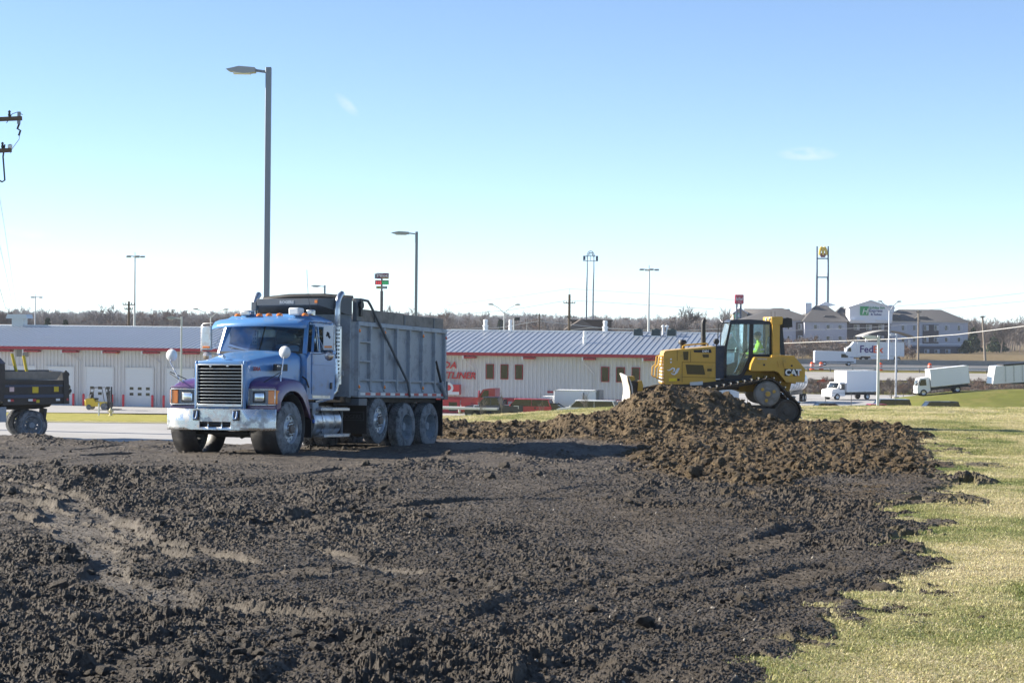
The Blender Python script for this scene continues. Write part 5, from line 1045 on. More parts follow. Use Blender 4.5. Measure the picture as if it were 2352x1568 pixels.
# local: facing -x (forward), y sideways, z up; hips at origin
J = [(0, 0, .12, .15, .17), (.02, 0, .30, .14, .18), (.02, 0, .50, .13, .20), (.01, 0, .62, .07, .08), (-.01, 0, .72, .055, .06),
     (.02, -.20, .56, .075), (-.08, -.25, .34, .058), (-.30, -.22, .30, .046), (-.38, -.20, .31, .04), (.02, .20, .56, .075), (-.08, .25, .34, .058), (-.30, .22, .30, .046), (-.38, .20, .31, .04),
     (-.02, -.10, .09, .10), (-.42, -.13, .10, .08), (-.46, -.13, -.28, .055), (-.02, .10, .09, .10), (-.42, .13, .10, .08), (-.46, .13, -.28, .055)]
E_ = [(0, 1), (1, 2), (2, 3), (3, 4), (2, 5), (5, 6), (6, 7), (7, 8), (2, 9), (9, 10), (10, 11), (11, 12), (0, 13), (13, 14), (14, 15), (0, 16), (16, 17), (17, 18)]
skin_body('body', J, E_, HIVIS, pn)
lg = [(-.05, -.11, .10, .112), (-.43, -.13, .11, .092), (-.47, -.13, -.30, .066), (-.50, -.13, -.36, .06), (-.60, -.13, -.38, .045)]
for s in (1, -1): skin_body('trouser_leg', [(a, b * s, c, r) for a, b, c, r in lg], [(0, 1), (1, 2), (2, 3), (3, 4)], DENIM, pn)
m = MB(); m.sph((-.03, 0, .82), .098, .08, .118, 16, 12); m.sph((-.125, 0, .81), .02, .016, .022); m.sph((-.02, -.083, .81), .018, .012, .03); m.sph((-.02, .083, .81), .018, .012, .03); hdo = m.obj('head', SKIN, pn)
for y in (-.032, .032): MB().sph((-.115, y, .835), .01, .013, .009).obj('eye', BLK2, hdo)
MB().sph((-.118, 0, .765), .008, .028, .008).obj('mouth', REDTX, hdo)
m = MB(); m.sph((-.02, 0, .87), .108, .092, .075, 16, 8); m.box(-.20, -.08, -.06, .06, .862, .874); m.obj('cap', CAPM, pn)
for z in (.30, .42): MB().lathe([(.155, 0), (.157, .0), (.157, .045), (.155, .045)], (0, 0, 0), 'z', 20).obj('reflective_band', TAPE, pn).matrix_local = Matrix.Translation((.015, 0, z)) @ Matrix.Diagonal((1.0, 1.3, 1, 1))
for s in (-1, 1):
    h = [(-.36, .20 * s, .31, .028), (-.42, .195 * s, .31, .03), (-.45, .19 * s, .31, .026)]; hand = skin_body('hand', h, [(0, 1), (1, 2)], SKIN, pn, 0, 1)
    for k in range(4): skin_body('finger', [(-.45, (.172 + .012 * k) * s, .32, .009), (-.485 - .004 * (k % 3), (.17 + .013 * k) * s, .315, .0085), (-.49, (.17 + .013 * k) * s, .285, .008), (-.47, (.172 + .012 * k) * s, .27, .007)], [(0, 1), (1, 2), (2, 3)], SKIN, hand, 0, 1)
    skin_body('thumb', [(-.41, .17 * s, .31, .011), (-.44, .155 * s, .30, .01), (-.465, .155 * s, .285, .009)], [(0, 1), (1, 2)], SKIN, hand, 0, 1)

# ------------------------------------------------------------------ small black dump truck cut by the left edge
OYS = 56.5
def z5(zx, zy): return ((zx / 4.612) / 1.06293, (760 + zy / 4.612) / 1.06293)
def s5(zx, zy):
    p = at(*z5(zx, zy), OYS); return (p.x, p.z)
sox, soz = s5(360, 1445)
def S2(zx, zy): a = s5(zx, zy); return (a[0] - sox, a[1] - soz)
def sprism(pts, y0, y1): return MB().prism([S2(*p) for p in pts], y0, y1, 'y')
BLKT = mat('black_truck_paint', (.014, .015, .018), .4, var=.2, coat=.2, dirt=(.07, .06, .05), dirt_amt=.3, dirt_scale=2.5); NAVT = mat('navy_truck_paint', (.012, .035, .085), .35, coat=.4, dirt=(.06, .06, .06), dirt_amt=.15); CONC = mat('concrete_caked', (.20, .19, .175), .95, var=.3, scale=8, bump=.5)
YST = mat('yellow_sticker', (.55, .42, .03), .6); RST = mat('red_white_sticker', (.6, .45, .45), .6)
st_ = thing('small_dump_truck', 'small black dump truck with yellow tool handles, cut by the picture edge', 'dump truck', (sox, OYS, soz), (0, 0, R(25)))
BWd = 2.1
sprism([(60, 780), (720, 780), (740, 1050), (40, 1050)], .05, BWd - .05).obj('bed_side', BLKT, st_, bev=.01)
sprism([(60, 675), (705, 680), (650, 770), (60, 770)], .10, .16).obj('side_board', CONC, st_); sprism([(60, 675), (705, 680), (700, 770), (60, 770)], BWd - .16, BWd - .10).obj('side_board', CONC, st_)
sprism([(60, 765), (720, 780), (720, 800), (60, 795)], .0, .10).obj('top_rail', BLKT, st_); sprism([(60, 825), (720, 830), (715, 850), (60, 848)], .02, .06).obj('panel_crease', NAVT, st_); sprism([(50, 935), (720, 935), (730, 972), (50, 972)], .0, .06).obj('lower_rail', NAVT, st_)
sprism([(710, 690), (735, 672), (770, 690), (780, 1050), (720, 1050)], -.02, .14).obj('rear_post', BLKT, st_, bev=.01); sprism([(715, 690), (735, 680), (785, 1050), (735, 1050)], .14, BWd).obj('tailgate', BLKT, st_)
for a, b in ((740, 690), (765, 715), (770, 850), (790, 900)): MB().sph((S2(a, b)[0], .02, S2(a, b)[1]), .05, .04, .06).obj('gate_hinge', BLKT, st_)
sprism([(-60, 470), (60, 580), (65, 1010), (-80, 1010)], .0, BWd).obj('bulkhead', BLKT, st_, bev=.01); sprism([(-90, 440), (0, 510), (70, 585), (-90, 585)], -.02, BWd).obj('cab_shield', NAVT, st_)
for x0, x1, y0, y1, mt_ in ((115, 165, 848, 900, RST), (368, 435, 848, 918, YST), (610, 662, 850, 908, YST), (412, 448, 995, 1028, YST)): sprism([(x0, y0), (x1, y0), (x1, y1), (x0, y1)], .035, .052).obj('sticker', mt_, st_)
for x0, x1, mt_ in ((92, 120, SILT), (120, 158, REDT), (320, 366, SILT), (366, 405, REDT), (628, 672, SILT), (748, 770, REDT)): sprism([(x0, 985), (x1, 985), (x1, 1010), (x0, 1010)], -.024, .0).obj('reflector', mt_, st_)
for (a, b), (c, d) in (((235, 690), (180, 478)), ((345, 690), (310, 502))): p0_, p1_ = S2(a, b), S2(c, d); MB().cyl((p0_[0] + .05, .5, p0_[1] - .3), (p1_[0], .6, p1_[1]), .045, n=10).obj('tool_handle', YST, st_)
sprism([(-500, 1040), (640, 1040), (600, 1085), (520, 1100), (440, 1110), (-500, 1110)], .55, BWd - .55).obj('chassis_frame', MUD, st_)
sprism([(-10, 1070), (80, 1070), (80, 1240), (-10, 1240)], .05, .6).obj('tool_box', BEDG, st_, bev=.01); sprism([(500, 1100), (535, 1100), (495, 1395), (475, 1395)], .05, .75).obj('mud_flap', BLACK, st_)
wr = .46
for y, s_ in ((.05, -1), (BWd - .05, 1)):
    p = S2(372, 1288); wheel(st_, (p[0], y, .42), .425, .22, 'dual', s_, True)
    wheel(st_, (p[0] - 4.2, y, .42), .425, .22, 'dual', s_, False)
# cab outside the picture, kept simple but complete
x0 = S2(-60, 500)[0]
m = MB(); m.prism([(x0 - 1.7, .65), (x0 - .05, .65), (x0 - .05, 1.55), (x0 - 1.6, 1.55), (x0 - 3.0, 1.45), (x0 - 3.15, 1.2), (x0 - 3.15, .65)], .1, BWd - .1, 'y'); m.prism([(x0 - 1.55, 1.55), (x0 - .05, 1.55), (x0 - .1, 2.25), (x0 - 1.1, 2.25)], .2, BWd - .2, 'y'); m.obj('cab', NAVT, st_, bev=.06)
MB().prism([(x0 - 1.3, 1.6), (x0 - .2, 1.6), (x0 - .22, 2.15), (x0 - 1.0, 2.15)], .18, .20, 'y').obj('side_window', BLACK, st_)
# ------------------------------------------------------------------ paved areas
def pave_mat(name, c, c2, sc=.4, rough=.9):
    m = mat(name, c, rough, var=.18, scale=sc, dirt=c2, dirt_amt=.25, dirt_scale=.15, bump=.2, bump_scale=20, spec=.25); return m
ASPH = pave_mat('pale_asphalt', (.40, .39, .38), (.32, .31, .30)); ASPH2 = pave_mat('highway_asphalt', (.15, .15, .155), (.19, .185, .18)); CONCR = pave_mat('concrete', (.36, .34, .31), (.27, .25, .22), 1.0)
def sheet(name, xs, ys, dz, material, label, xf=lambda x, y: x):
    X_, Y_ = np.meshgrid(np.array(xs, float), np.array(ys, float)); X_ = xf(X_, Y_); Z_ = T(X_, Y_) + dz
    o = link(name, np_mesh(name, np.stack([X_, Y_, Z_], -1).reshape(-1, 3), grid_faces(*X_.shape), [material]), None); return tag(o, label, kind='structure')
sheet('road', np.linspace(-60, -4.2, 40), np.linspace(46.5, 67, 24), .05, ASPH, 'pale asphalt road between the churned soil and the verge', lambda x, y: np.where(x > -8, x - (np.abs(y - 57) / 10.5) ** 4 * 2.5, x))
sheet('parking_lot', np.linspace(-110, 70, 60), np.linspace(196, 246, 20), .06, ASPH, 'pale asphalt yard in front of the long service building')
sheet('parking_lot', np.linspace(22, 120, 40), np.linspace(228, 268, 16), .10, ASPH, 'pale asphalt truck yard beyond the right hand lawn')
sheet('slip_road', np.linspace(20, 220, 50), np.linspace(303, 326, 8), .10, CONCR, 'light concrete slip road in front of the guard rail')
sheet('highway', np.linspace(-20, 260, 60), np.linspace(334, 392, 14), .10, ASPH2, 'dark asphalt highway carrying the white van')
WLINE = mat('road_paint_white', (.7, .7, .68), .7, var=.2)
sheet('lane_line', np.linspace(-20, 260, 60), [337, 337.35], .115, WLINE, 'white edge line painted along the highway')
# kerb along the road edge
kb = MB(); 
for y_ in (67.05,):
    for i in range(30):
        x0_ = -60 + i * 1.75; kb.box(x0_, x0_ + 1.73, y_, y_ + .15, Tz(x0_, y_) - .1, Tz(x0_, y_) + .06)
for i in range(4): tag(kb.obj('kerb', CONCR), 'pale concrete kerb on the far side of the road', kind='structure') if i == 0 else None

# ------------------------------------------------------------------ long service building
SIDE = mat('ribbed_siding', (.64, .63, .63), .55, var=.05, scale=.6, dirt=(.42, .40, .38), dirt_amt=.1, dirt_scale=.5); REDB = mat('red_trim', (.36, .028, .045), .45, var=.08); ROOFM = mat('galvanised_roof', (.30, .34, .40), .42, .25, var=.06, scale=.5, dirt=(.30, .33, .38), dirt_amt=.15, dirt_scale=.3)
SEAM = mat('roof_seam_metal', (.46, .49, .54), .4, .4, var=.05); RIDGE = mat('ridge_cap', (.75, .76, .77), .45, var=.05); BLOCK = mat('grey_block', (.34, .34, .345), .85, var=.08, scale=3); DOORW = mat('overhead_door_white', (.66, .68, .70), .5, var=.04); WING = mat('dark_window', (.022, .025, .028), .08, var=.2, spec=.7); LETR = mat('red_letters', (.55, .045, .05), .5)
PA = Vector((-.0, 0, 0)); PB_ = at(1400, 800, 200); PA = at(200, 800, 213)
bang = math.atan2(PB_.y - PA.y, PB_.x - PA.x); bdir = Vector((math.cos(bang), math.sin(bang), 0)); bin_ = Vector((-bdir.y, bdir.x, 0))
BZ = -7.05; bo = PA - bdir * 42; bo.z = BZ
def wl(px, py, d=0.0):
    """photo pixel -> (along, up) on the building's wall plane pushed d metres inwards"""
    r = ray(px, py); o = Vector((0, 0, HC)); pt = bo + bin_ * d; t = (pt - o).dot(bin_) / r.dot(bin_); q = o + r * t; return ((q - bo).dot(bdir), q.z - BZ)
p5 = lambda zx, zy: ((zx / 4.612) / 1.06293, (760 + zy / 4.612) / 1.06293)
p6 = lambda zx, zy: ((1080 + zx / 4.612) / 1.06293, (680 + zy / 4.612) / 1.06293)
def w5(zx, zy, d=0.): return wl(*p5(zx, zy), d)
def w6(zx, zy, d=0.): return wl(*p6(zx, zy), d)
LB = wl(1640, 825)[0]; EH = w5(1000, 395)[1]; WD = 12.0; RH = wl(200, 752, WD)[1]
sb = thing('service_building', 'long low service building with red eaves and pale ribbed siding', 'building', bo, (0, 0, bang))
# base height of siding: split block plinth on the right half
SPL = wl(640, 900)[0]
BAND = w6(1400, 1362)[1]
m = MB(); m.box(0, LB, .05, 2 * WD - .05, 0, EH); m.obj('wall', SIDE, sb)
m = MB(); k = 0; x = .1
while x < LB:
    m.box(x, x + .13, -.05, .05, 0 if x < SPL else BAND, EH); x += .42
tag(m.obj('siding_rib', SIDE, sb), kind='stuff')
m = MB(); m.box(SPL, LB, -.06, .05, 0, BAND - .25); m.obj('plinth', BLOCK, sb); m = MB(); m.box(SPL, LB + .02, -.09, .05, BAND - .28, BAND + .08); m.obj('trim_band', REDB, sb)
# roof: two slopes, ridge cap, eave fascia, seams
OV = 1.0; sl = (RH - EH) / WD
def rz(y): return EH + .12 + sl * (y if y <= WD else 2 * WD - y)
m = MB(); m.hexa([(-.4, -OV, rz(-OV) - .12), (LB + .4, -OV, rz(-OV) - .12), (LB + .4, WD, rz(WD) - .12), (-.4, WD, rz(WD) - .12), (-.4, -OV, rz(-OV)), (LB + .4, -OV, rz(-OV)), (LB + .4, WD, rz(WD)), (-.4, WD, rz(WD))])
m.hexa([(-.4, WD, rz(WD) - .12), (LB + .4, WD, rz(WD) - .12), (LB + .4, 2 * WD + OV, rz(-OV) - .12), (-.4, 2 * WD + OV, rz(-OV) - .12), (-.4, WD, rz(WD)), (LB + .4, WD, rz(WD)), (LB + .4, 2 * WD + OV, rz(-OV)), (-.4, 2 * WD + OV, rz(-OV))]); rfo = m.obj('roof', ROOFM, sb)
MB().box(-.45, LB + .45, WD - .35, WD + .35, rz(WD) - .05, rz(WD) + .12).obj('ridge_cap', RIDGE, rfo, bev=.04)
MB().box(-.42, LB + .42, -OV - .05, -OV + .0, rz(-OV) - .34, rz(-OV) - .01).obj('fascia', REDB, rfo)
MB().hexa([(LB + .41, -OV, rz(-OV) - .35), (LB + .46, -OV, rz(-OV) - .35), (LB + .46, WD, rz(WD) - .35), (LB + .41, WD, rz(WD) - .35), (LB + .41, -OV, rz(-OV) + .03), (LB + .46, -OV, rz(-OV) + .03), (LB + .46, WD, rz(WD) + .03), (LB + .41, WD, rz(WD) + .03)]).obj('rake_trim', REDB, rfo)
sm = MB(); sm.hexa([(-.05, -OV - .03, rz(-OV)), (.05, -OV - .03, rz(-OV)), (.05, WD - .35, rz(WD - .35)), (-.05, WD - .35, rz(WD - .35)), (-.02, -OV - .03, rz(-OV) + .06), (.02, -OV - .03, rz(-OV) + .06), (.02, WD - .35, rz(WD - .35) + .06), (-.02, WD - .35, rz(WD - .35) + .06)]); sme = sm.mesh('roof_seam'); sme.materials.append(SEAM)
x = .0
while x < LB + .3: o = link('roof_seam', sme, None, rfo); o.location.x = x; x += .61
for zx in (0, 310, 740, 1195, 1645, 2090): 
    a = w5(zx, 430)[0]; br = MB().box(a, a + 1.7, -OV + .02, -.1, rz(-OV) - .62, rz(-OV) - .43).obj('eave_beam', REDB, sb); MB().box(a - .1, a, -OV - .02, -.1, rz(-OV) - .72, rz(-OV) - .35).obj('beam_end', WHITEP, br)
for zx in (265, 930, 1605, 2280):
    a = w6(zx, 880)[0]; br = MB().box(a, a + 1.2, -OV + .02, -.1, rz(-OV) - .62, rz(-OV) - .43).obj('eave_beam', REDB, sb); MB().box(a - .15, a, -OV - .02, -.1, rz(-OV) - .72, rz(-OV) - .35).obj('beam_end', WHITEP, br)
for (f_, pts) in ((w5, [(740, 450), (905, 560), (900, 1010)]), (w5, [(1640, 460), (1805, 575), (1800, 1035)]), (w6, [(280, 925), (388, 1025), (385, 1490)]), (w6, [(1615, 950), (1712, 1075), (1705, 1480)])):
    q = [f_(*p) for p in pts]; MB().tube([(q[0][0], -.7, q[0][1]), (q[1][0], -.1, q[1][1]), (q[2][0], -.1, max(q[2][1], .1))], .06, 6).obj('downpipe', SIDE, sb)
# overhead doors
dpos = [(110 - 430 * k, 400 - 430 * k, 580) for k in (2, 1)][::1] + [(110, 400, 580), (540, 830, 592), (975, 1275, 603), (1420, 1725, 614), (1875, 2180, 625)]
PANE = mat('door_pane', (.03, .035, .04), .1, spec=.7)
for (a, b, tp) in dpos:
    x0, z1_ = w5(a, tp); x1, _ = w5(b, tp); z1_ = 4.25
    d = MB().box(x0, x1, -.08, .06, .02, z1_).obj('overhead_door', DOORW, sb)
    for j in range(1, 7): MB().box(x0, x1, -.086, -.08, .02 + j * z1_ / 7 - .02, .02 + j * z1_ / 7).obj('door_joint', SIDE, d)
    fr = MB(); fr.box(x0 - .12, x0, -.13, .05, .0, z1_); fr.box(x1, x1 + .12, -.13, .05, 0, z1_); fr.box(x0 - .12, x1 + .12, -.13, .05, z1_, z1_ + .12); fr.obj('door_frame', SIDE, d)
    for i in range(3):
        for j in range(2):
            xx = x0 + (x1 - x0) * (.15 + i * .30); zz = 1.28 + j * .62; MB().box(xx, xx + .45, -.095, -.08, zz, zz + .30).obj('pane', PANE, d, bev=.05, seg=3)
# windows with red frames
for (a, b, t_, u_) in ((495, 580, 960, 1130), (657, 745, 963, 1133), (820, 908, 966, 1136), (1790, 1878, 990, 1163), (1960, 2053, 994, 1166), (2132, 2225, 997, 1169), (685, 740, 1350, 1420), (820, 900, 1355, 1425), (1790, 1875, 1385, 1450), (1960, 2050, 1388, 1453), (2132, 2225, 1390, 1455)):
    x0, z1_ = w6(a, t_); x1, z0_ = w6(b, u_); w_ = MB().box(x0, x1, -.12, .04, z0_, z1_).obj('window', REDB, sb); MB().box(x0 + .07, x1 - .07, -.14, -.10, z0_ + .07, z1_ - .07).obj('pane', WING, w_)
x0, z1_ = w5(190, 410); x1, z0_ = w5(325, 510); w_ = MB().box(x0, x1, -.08, .04, z0_, z1_).obj('louvre', mat('louvre_grey', (.22, .22, .22), .6), sb); MB().box((x0 + x1) / 2 - .05, (x0 + x1) / 2 + .05, -.12, -.08, z0_, z1_).obj('louvre_mullion', SIDE, w_)
# entrance with red canopy panel and door, wall lettering
x1, z1_ = w6(212, 1192); z0_ = w6(212, 1305)[1]; x0 = x1 - 5.5
sg = MB().box(x0, x1, -.9, .0, z0_, z1_).obj('entrance_sign', LETR, sb); MB().box(x0, x1 + .01, -.93, -.9, z0_, z0_ + (z1_ - z0_) * .3).obj('sign_stripe', DOORW, sg); MB().lathe([(.55, -.93), (.55, -.91), (.30, -.91)], (x1 - 1.15, 0, (z0_ + z1_) / 2 + .2), 'y', 20).obj('sign_roundel', DOORW, sg)
m = MB(); m.box(x0 + .3, x1 - .1, -.12, .0, .1, z0_ - .5); dd = m.obj('entrance_door', LETR, sb); MB().box(x1 - 1.3, x1 - .4, -.14, -.12, .3, z0_ - .8).obj('pane', WING, dd)
a = w6(160, 1010); text_obj('wall_lettering', 'FYDA', 1.0, LETR, sb, (a[0], -.16, a[1]), (1, 0, 0), (0, 0, 1), ext=.06, align='RIGHT', shear=.25, offset=.018, space=1.1)
a = w6(375, 1127); text_obj('wall_lettering', 'FREIGHTLINER', 1.0, LETR, sb, (a[0], -.16, a[1]), (1, 0, 0), (0, 0, 1), ext=.06, align='RIGHT', shear=.25, offset=.018, space=1.0)
for zx, f_, zy in ((340, w5, 445), (1325, w5, 465)): a = f_(zx, zy); MB().box(a[0] - .15, a[0] + .15, -.3, .0, a[1] - .12, a[1] + .12).obj('wall_lamp', mat('lamp_amber_dull', (.55, .35, .12), .5), sb, bev=.03)
a = w6(1215, 1275); MB().box(a[0] - .3, a[0] + .3, -.08, 0, a[1] - .1, a[1] + .1).obj('wall_plate', REDB, sb)
GALV = mat('galvanised_vent', (.48, .52, .56), .4, .4, var=.1); DGREEN = mat('dark_unit', (.03, .05, .055), .6)
def on_roof(px, d=WD): a = wl(px, 760, d)[0]; return (a, d, rz(d))
# things standing on the roof (each one a thing of its own)
def roof_thing(name, label, cat, px, d, group=None):
    a = on_roof(px, d); q = bo + bdir * a[0] + bin_ * a[1]; return thing(name, label, cat, (q.x, q.y, BZ + a[2]), (0, 0, bang), group)
o = roof_thing('roof_ventilator', 'wide hooded galvanised ventilator on the ridge at far left', 'ventilator', 45, WD); MB().box(-.75, .75, -.5, .5, -.3, .9).obj('duct', GALV, o); MB().prism([(-1.35, .85), (1.35, .85), (1.2, 1.35), (-1.2, 1.35)], -.8, .8, 'y').obj('hood', GALV, o, bev=.05)
for px, d, w_, lab in ((1115, WD, .30, 'white louvred vent on the ridge just right of the dump truck'), (1172, WD, .22, 'small white vent on the ridge by the twin arm lamp'), (1390, WD, .30, 'white louvred vent on the ridge left of the high mast'), (1343, 5.2, .22, 'small white vent halfway down the roof slope')):
    o = roof_thing('roof_vent', lab, 'vent', px, d, 'white roof vents'); MB().lathe([(w_ * .9, -.3), (w_ * .9, .5), (w_ * 1.15, .5), (w_ * 1.15, .62), (0, .62)], (0, 0, 0), 'z', 14).obj('base', RIDGE, o); MB().lathe([(w_ * .75, .6), (w_ * .75, 1.0), (w_ * .9, 1.0), (w_ * .8, 1.25), (0, 1.3)], (0, 0, 0), 'z', 14).obj('cap', RIDGE, o)
for px, lab in ((1466, 'dark cooling unit on the roof left of the high mast'), (1507, 'dark cooling unit on the roof right of the high mast'), (1543, 'dark low cooling unit nearest the bulldozer exhaust')):
    o = roof_thing('cooling_unit', lab, 'cooling unit', px, WD - 2.2, 'dark rooftop cooling units'); o.scale = (.55, .55, .6); MB().box(-.85, .85, -.7, .7, .05, 1.25).obj('casing', DGREEN, o, bev=.06); MB().lathe([(.5, 1.25), (.5, 1.4), (0, 1.4)], (0, 0, 0), 'z', 16).obj('fan_cowl', DGREEN, o); MB().box(-.9, .9, -.75, .75, -.1, .08).obj('curb', RIDGE, o)
for px, lab in ((1523, 'thin white flue pipe on the ridge, left one of two'), (1532, 'thin white flue pipe on the ridge, right one of two')):
    o = roof_thing('flue_pipe', lab, 'pipe', px, WD - 1, 'white flue pipes'); MB().cyl((0, 0, -.2), (0, 0, .8), .12, n=10).obj('pipe', RIDGE, o); MB().lathe([(.2, .8), (.2, .95), (0, 1.05)], (0, 0, 0), 'z', 10).obj('cap', RIDGE, o)

# ------------------------------------------------------------------ yard furniture before the building
def gpt(px, py, d):
    a, _ = wl(px, py, d); q = bo + bdir * a + bin_ * d; return (q.x, q.y, Tz(q.x, q.y) + .06)
BOLR = mat('red_bollard', (.55, .03, .05), .5); 
for zx, lab in ((825, 'red bollard just right of the parked black truck tail'), (940, 'red bollard left of the forklift'), (1262, 'red bollard behind the forklift mast'), (1388, 'red bollard at the left side of the fourth white door'), (1715, 'red bollard at the right side of the fourth white door'), (1842, 'red bollard nearest the blue truck fender mirror')):
    q = gpt(*p5(zx, 1030), -1.0); o = thing('bollard', lab, 'bollard', q, group='red bollards before the overhead doors'); MB().cyl((0, 0, -.1), (0, 0, 1.25), .13, n=14).obj('post', BOLR, o); MB().sph((0, 0, 1.25), .13, .13, .09).obj('cap', BOLR, o)
q = gpt(*p5(1130, 1050), -9.0); fk = thing('forklift', 'yellow forklift parked before a white overhead door', 'forklift', q, (0, 0, R(-8))); FKY = mat('forklift_yellow', (.68, .46, .02), .4, coat=.3)
fk.scale = (1.12, 1.12, 1.12)
MB().prism([(-1.3, .35), (-1.38, .8), (-1.25, 1.05), (-.5, 1.1), (-.35, .75), (.55, .75), (.75, .55), (.75, .3)], -.5, .5, 'y').obj('chassis', FKY, fk, bev=.08); MB().box(-1.36, -1.05, -.53, .53, .38, .98).obj('counterweight', FKY, fk, bev=.1)
MB().cyl((-1.0, -.35, 1.22), (-1.0, .35, 1.22), .15, n=14).obj('gas_bottle', WHITEP, fk); MB().box(-.75, -.25, -.25, .25, .95, 1.1).obj('seat', BLACK, fk, bev=.04); MB().box(-.85, -.72, -.25, .25, 1.05, 1.5).obj('backrest', BLACK, fk, bev=.04)
for y in (-.45, .45):
    MB().tube([(-1.0, y, 1.0), (-.75, y, 2.05), (.3, y, 2.1), (.55, y, .8)], .035, 6).obj('guard_post', BLACK, fk); MB().box(.85, .97, y - .06, y + .06, .1, 2.15).obj('mast_rail', BLACK, fk); MB().box(1.0, 2.0, y * .6 - .06, y * .6 + .06, .06, .11).obj('fork', BLACK, fk)
for i in range(6): MB().box(-.7 + i * .18, -.66 + i * .18, -.45, .45, 2.07, 2.11).obj('roof_bar', BLACK, fk)
MB().box(.98, 1.05, -.5, .5, .25, .75).obj('fork_carriage', BLACK, fk); MB().cyl((.9, 0, .2), (.9, 0, 1.8), .06, n=8).obj('lift_ram', BLACK, fk)
for x, y, r_ in ((.55, -.5, .33), (.55, .5, .33), (-.95, -.45, .25), (-.95, .45, .25)): MB().lathe([(0, -.1), (r_ * .5, -.11), (r_ * .95, -.1), (r_, -.06), (r_, .06), (r_ * .95, .1), (0, .1)], (x, y, r_), 'y', 18).obj('wheel', RUBBER, fk)
HYD = mat('hydrant_cream', (.66, .58, .36), .5, dirt=(.4, .32, .2), dirt_amt=.2)
q = at(254, 953, 188); q.z = Tz(q.x, q.y); hy = thing('fire_hydrant', 'cream fire hydrant on the grass verge', 'fire hydrant', q); MB().lathe([(.2, 0), (.2, .06), (.14, .08), (.14, .5), (.17, .52), (.17, .57), (.14, .6), (.10, .68), (.04, .72), (.04, .78), (0, .78)], (0, 0, 0), 'z', 16).obj('barrel', HYD, hy)
for s in (-1, 1): MB().lathe([(.075, .1), (.075, .24), (.09, .24), (.09, .28), (0, .3)], (0, 0, .42), 'x', 12).obj('outlet_cap', HYD, hy).scale.x = s
MB().lathe([(.1, -.1), (.1, -.26), (0, -.28)], (0, 0, .38), 'y', 12).obj('pumper_cap', HYD, hy)
q = at(227, 952, 186); q.z = Tz(q.x, q.y); o = thing('valve_post', 'short blue grey pipe post left of the hydrant', 'post', q); MB().cyl((0, 0, 0), (0, 0, 1.05), .075, n=12).obj('pipe', GALV, o); MB().tube([(0, 0, 1.05), (0, 0, 1.15), (-.08, 0, 1.2)], .09, 10).obj('cap', GALV, o)

# ------------------------------------------------------------------ vehicles
CARG = mat('car_glass', (.02, .026, .032), .06, spec=.8); TYR = mat('road_tyre', (.02, .02, .022), .85); HUBC = mat('hub_silver', (.5, .5, .5), .35, .7); TAILR = mat('tail_lamp', (.4, .01, .01), .3); HEADW = mat('head_lamp', (.75, .77, .8), .1)
PROF = {'sedan': ([(0, .24), (0, .5), (.05, .58), (.27, .66), (.9, .68), (1, .62), (1, .24)], [(.27, .65), (.40, .95), (.74, .95), (.90, .67)]),
        'suv': ([(0, .2), (0, .5), (.04, .58), (.24, .64), (1, .66), (1, .2)], [(.22, .63), (.33, .96), (.94, .96), (.985, .65)]),
        'pickup': ([(0, .22), (0, .55), (.04, .6), (.24, .64), (1, .64), (1, .22)], [(.22, .63), (.32, .97), (.56, .97), (.60, .63)])}
def wheels(t, xs, W, r, w=.24):
    for x in xs:
        for s in (-1, 1):
            wh = MB().lathe([(r * .6, 0), (r * .95, 0), (r, .04), (r, w - .04), (r * .95, w), (0, w)], (0, 0, 0), 'y', 20).obj('wheel', TYR, t); wh.location = (x, s * W / 2 - (0 if s < 0 else 0), r); wh.scale.y = -s
            MB().lathe([(r * .62, .01), (r * .5, .03), (0, .03)], (0, 0, 0), 'y', 16).obj('rim', HUBC, wh)
def car(kind, label, loc, yaw, paint, L=4.7, W=1.85, H=1.65, name=None, cat=None, tilt=0, group=None):
    """x = rearwards, front at x=0"""
    t = thing(name or {'sedan': 'parked_car', 'suv': 'parked_suv', 'pickup': 'parked_pickup'}[kind], label, cat or 'car', loc, (0, tilt, yaw), group); lo, gl = PROF[kind]; f = lambda ps: [(p[0] * L, p[1] * H) for p in ps]
    MB().prism(f(lo), -W / 2, W / 2, 'y').obj('body', paint, t, bev=.09, seg=3); MB().prism(f(gl), -W * .44, W * .44, 'y').obj('glasshouse', CARG, t, bev=.05)
    a, b = gl[1], gl[2]; MB().box(a[0] * L - .05, b[0] * L + .05, -W * .43, W * .43, H * .935, H).obj('roof', paint, t, bev=.05)
    for s in (-1, 1):
        MB().bar((gl[0][0] * L, s * W * .445, gl[0][1] * H), (a[0] * L, s * W * .43, H * .95), .07, .05).obj('pillar', paint, t); MB().bar((gl[3][0] * L, s * W * .445, gl[3][1] * H), (b[0] * L, s * W * .43, H * .95), .09, .06).obj('pillar', paint, t); xm = (a[0] + b[0]) / 2 * L; MB().bar((xm, s * W * .445, H * .66), (xm, s * W * .43, H * .95), .08, .03).obj('pillar', paint, t)
        MB().box(-.02, .06, s * W * .30 - .16, s * W * .30 + .16, H * .42, H * .50).obj('headlight', HEADW, t); MB().box(L - .05, L + .02, s * W * .40 - .1, s * W * .40 + .1, H * .42, H * .62).obj('tail_light', TAILR, t); MB().box(gl[0][0] * L + .1, gl[0][0] * L + .25, s * (W / 2 + .0), s * (W / 2 + .2), H * .64, H * .74).obj('mirror', paint, t, bev=.03)
    MB().box(-.04, .1, -W * .46, W * .46, H * .22, H * .36).obj('bumper', BLACK, t, bev=.03); wheels(t, (L * .19, L * .80), W, H * .21); return t
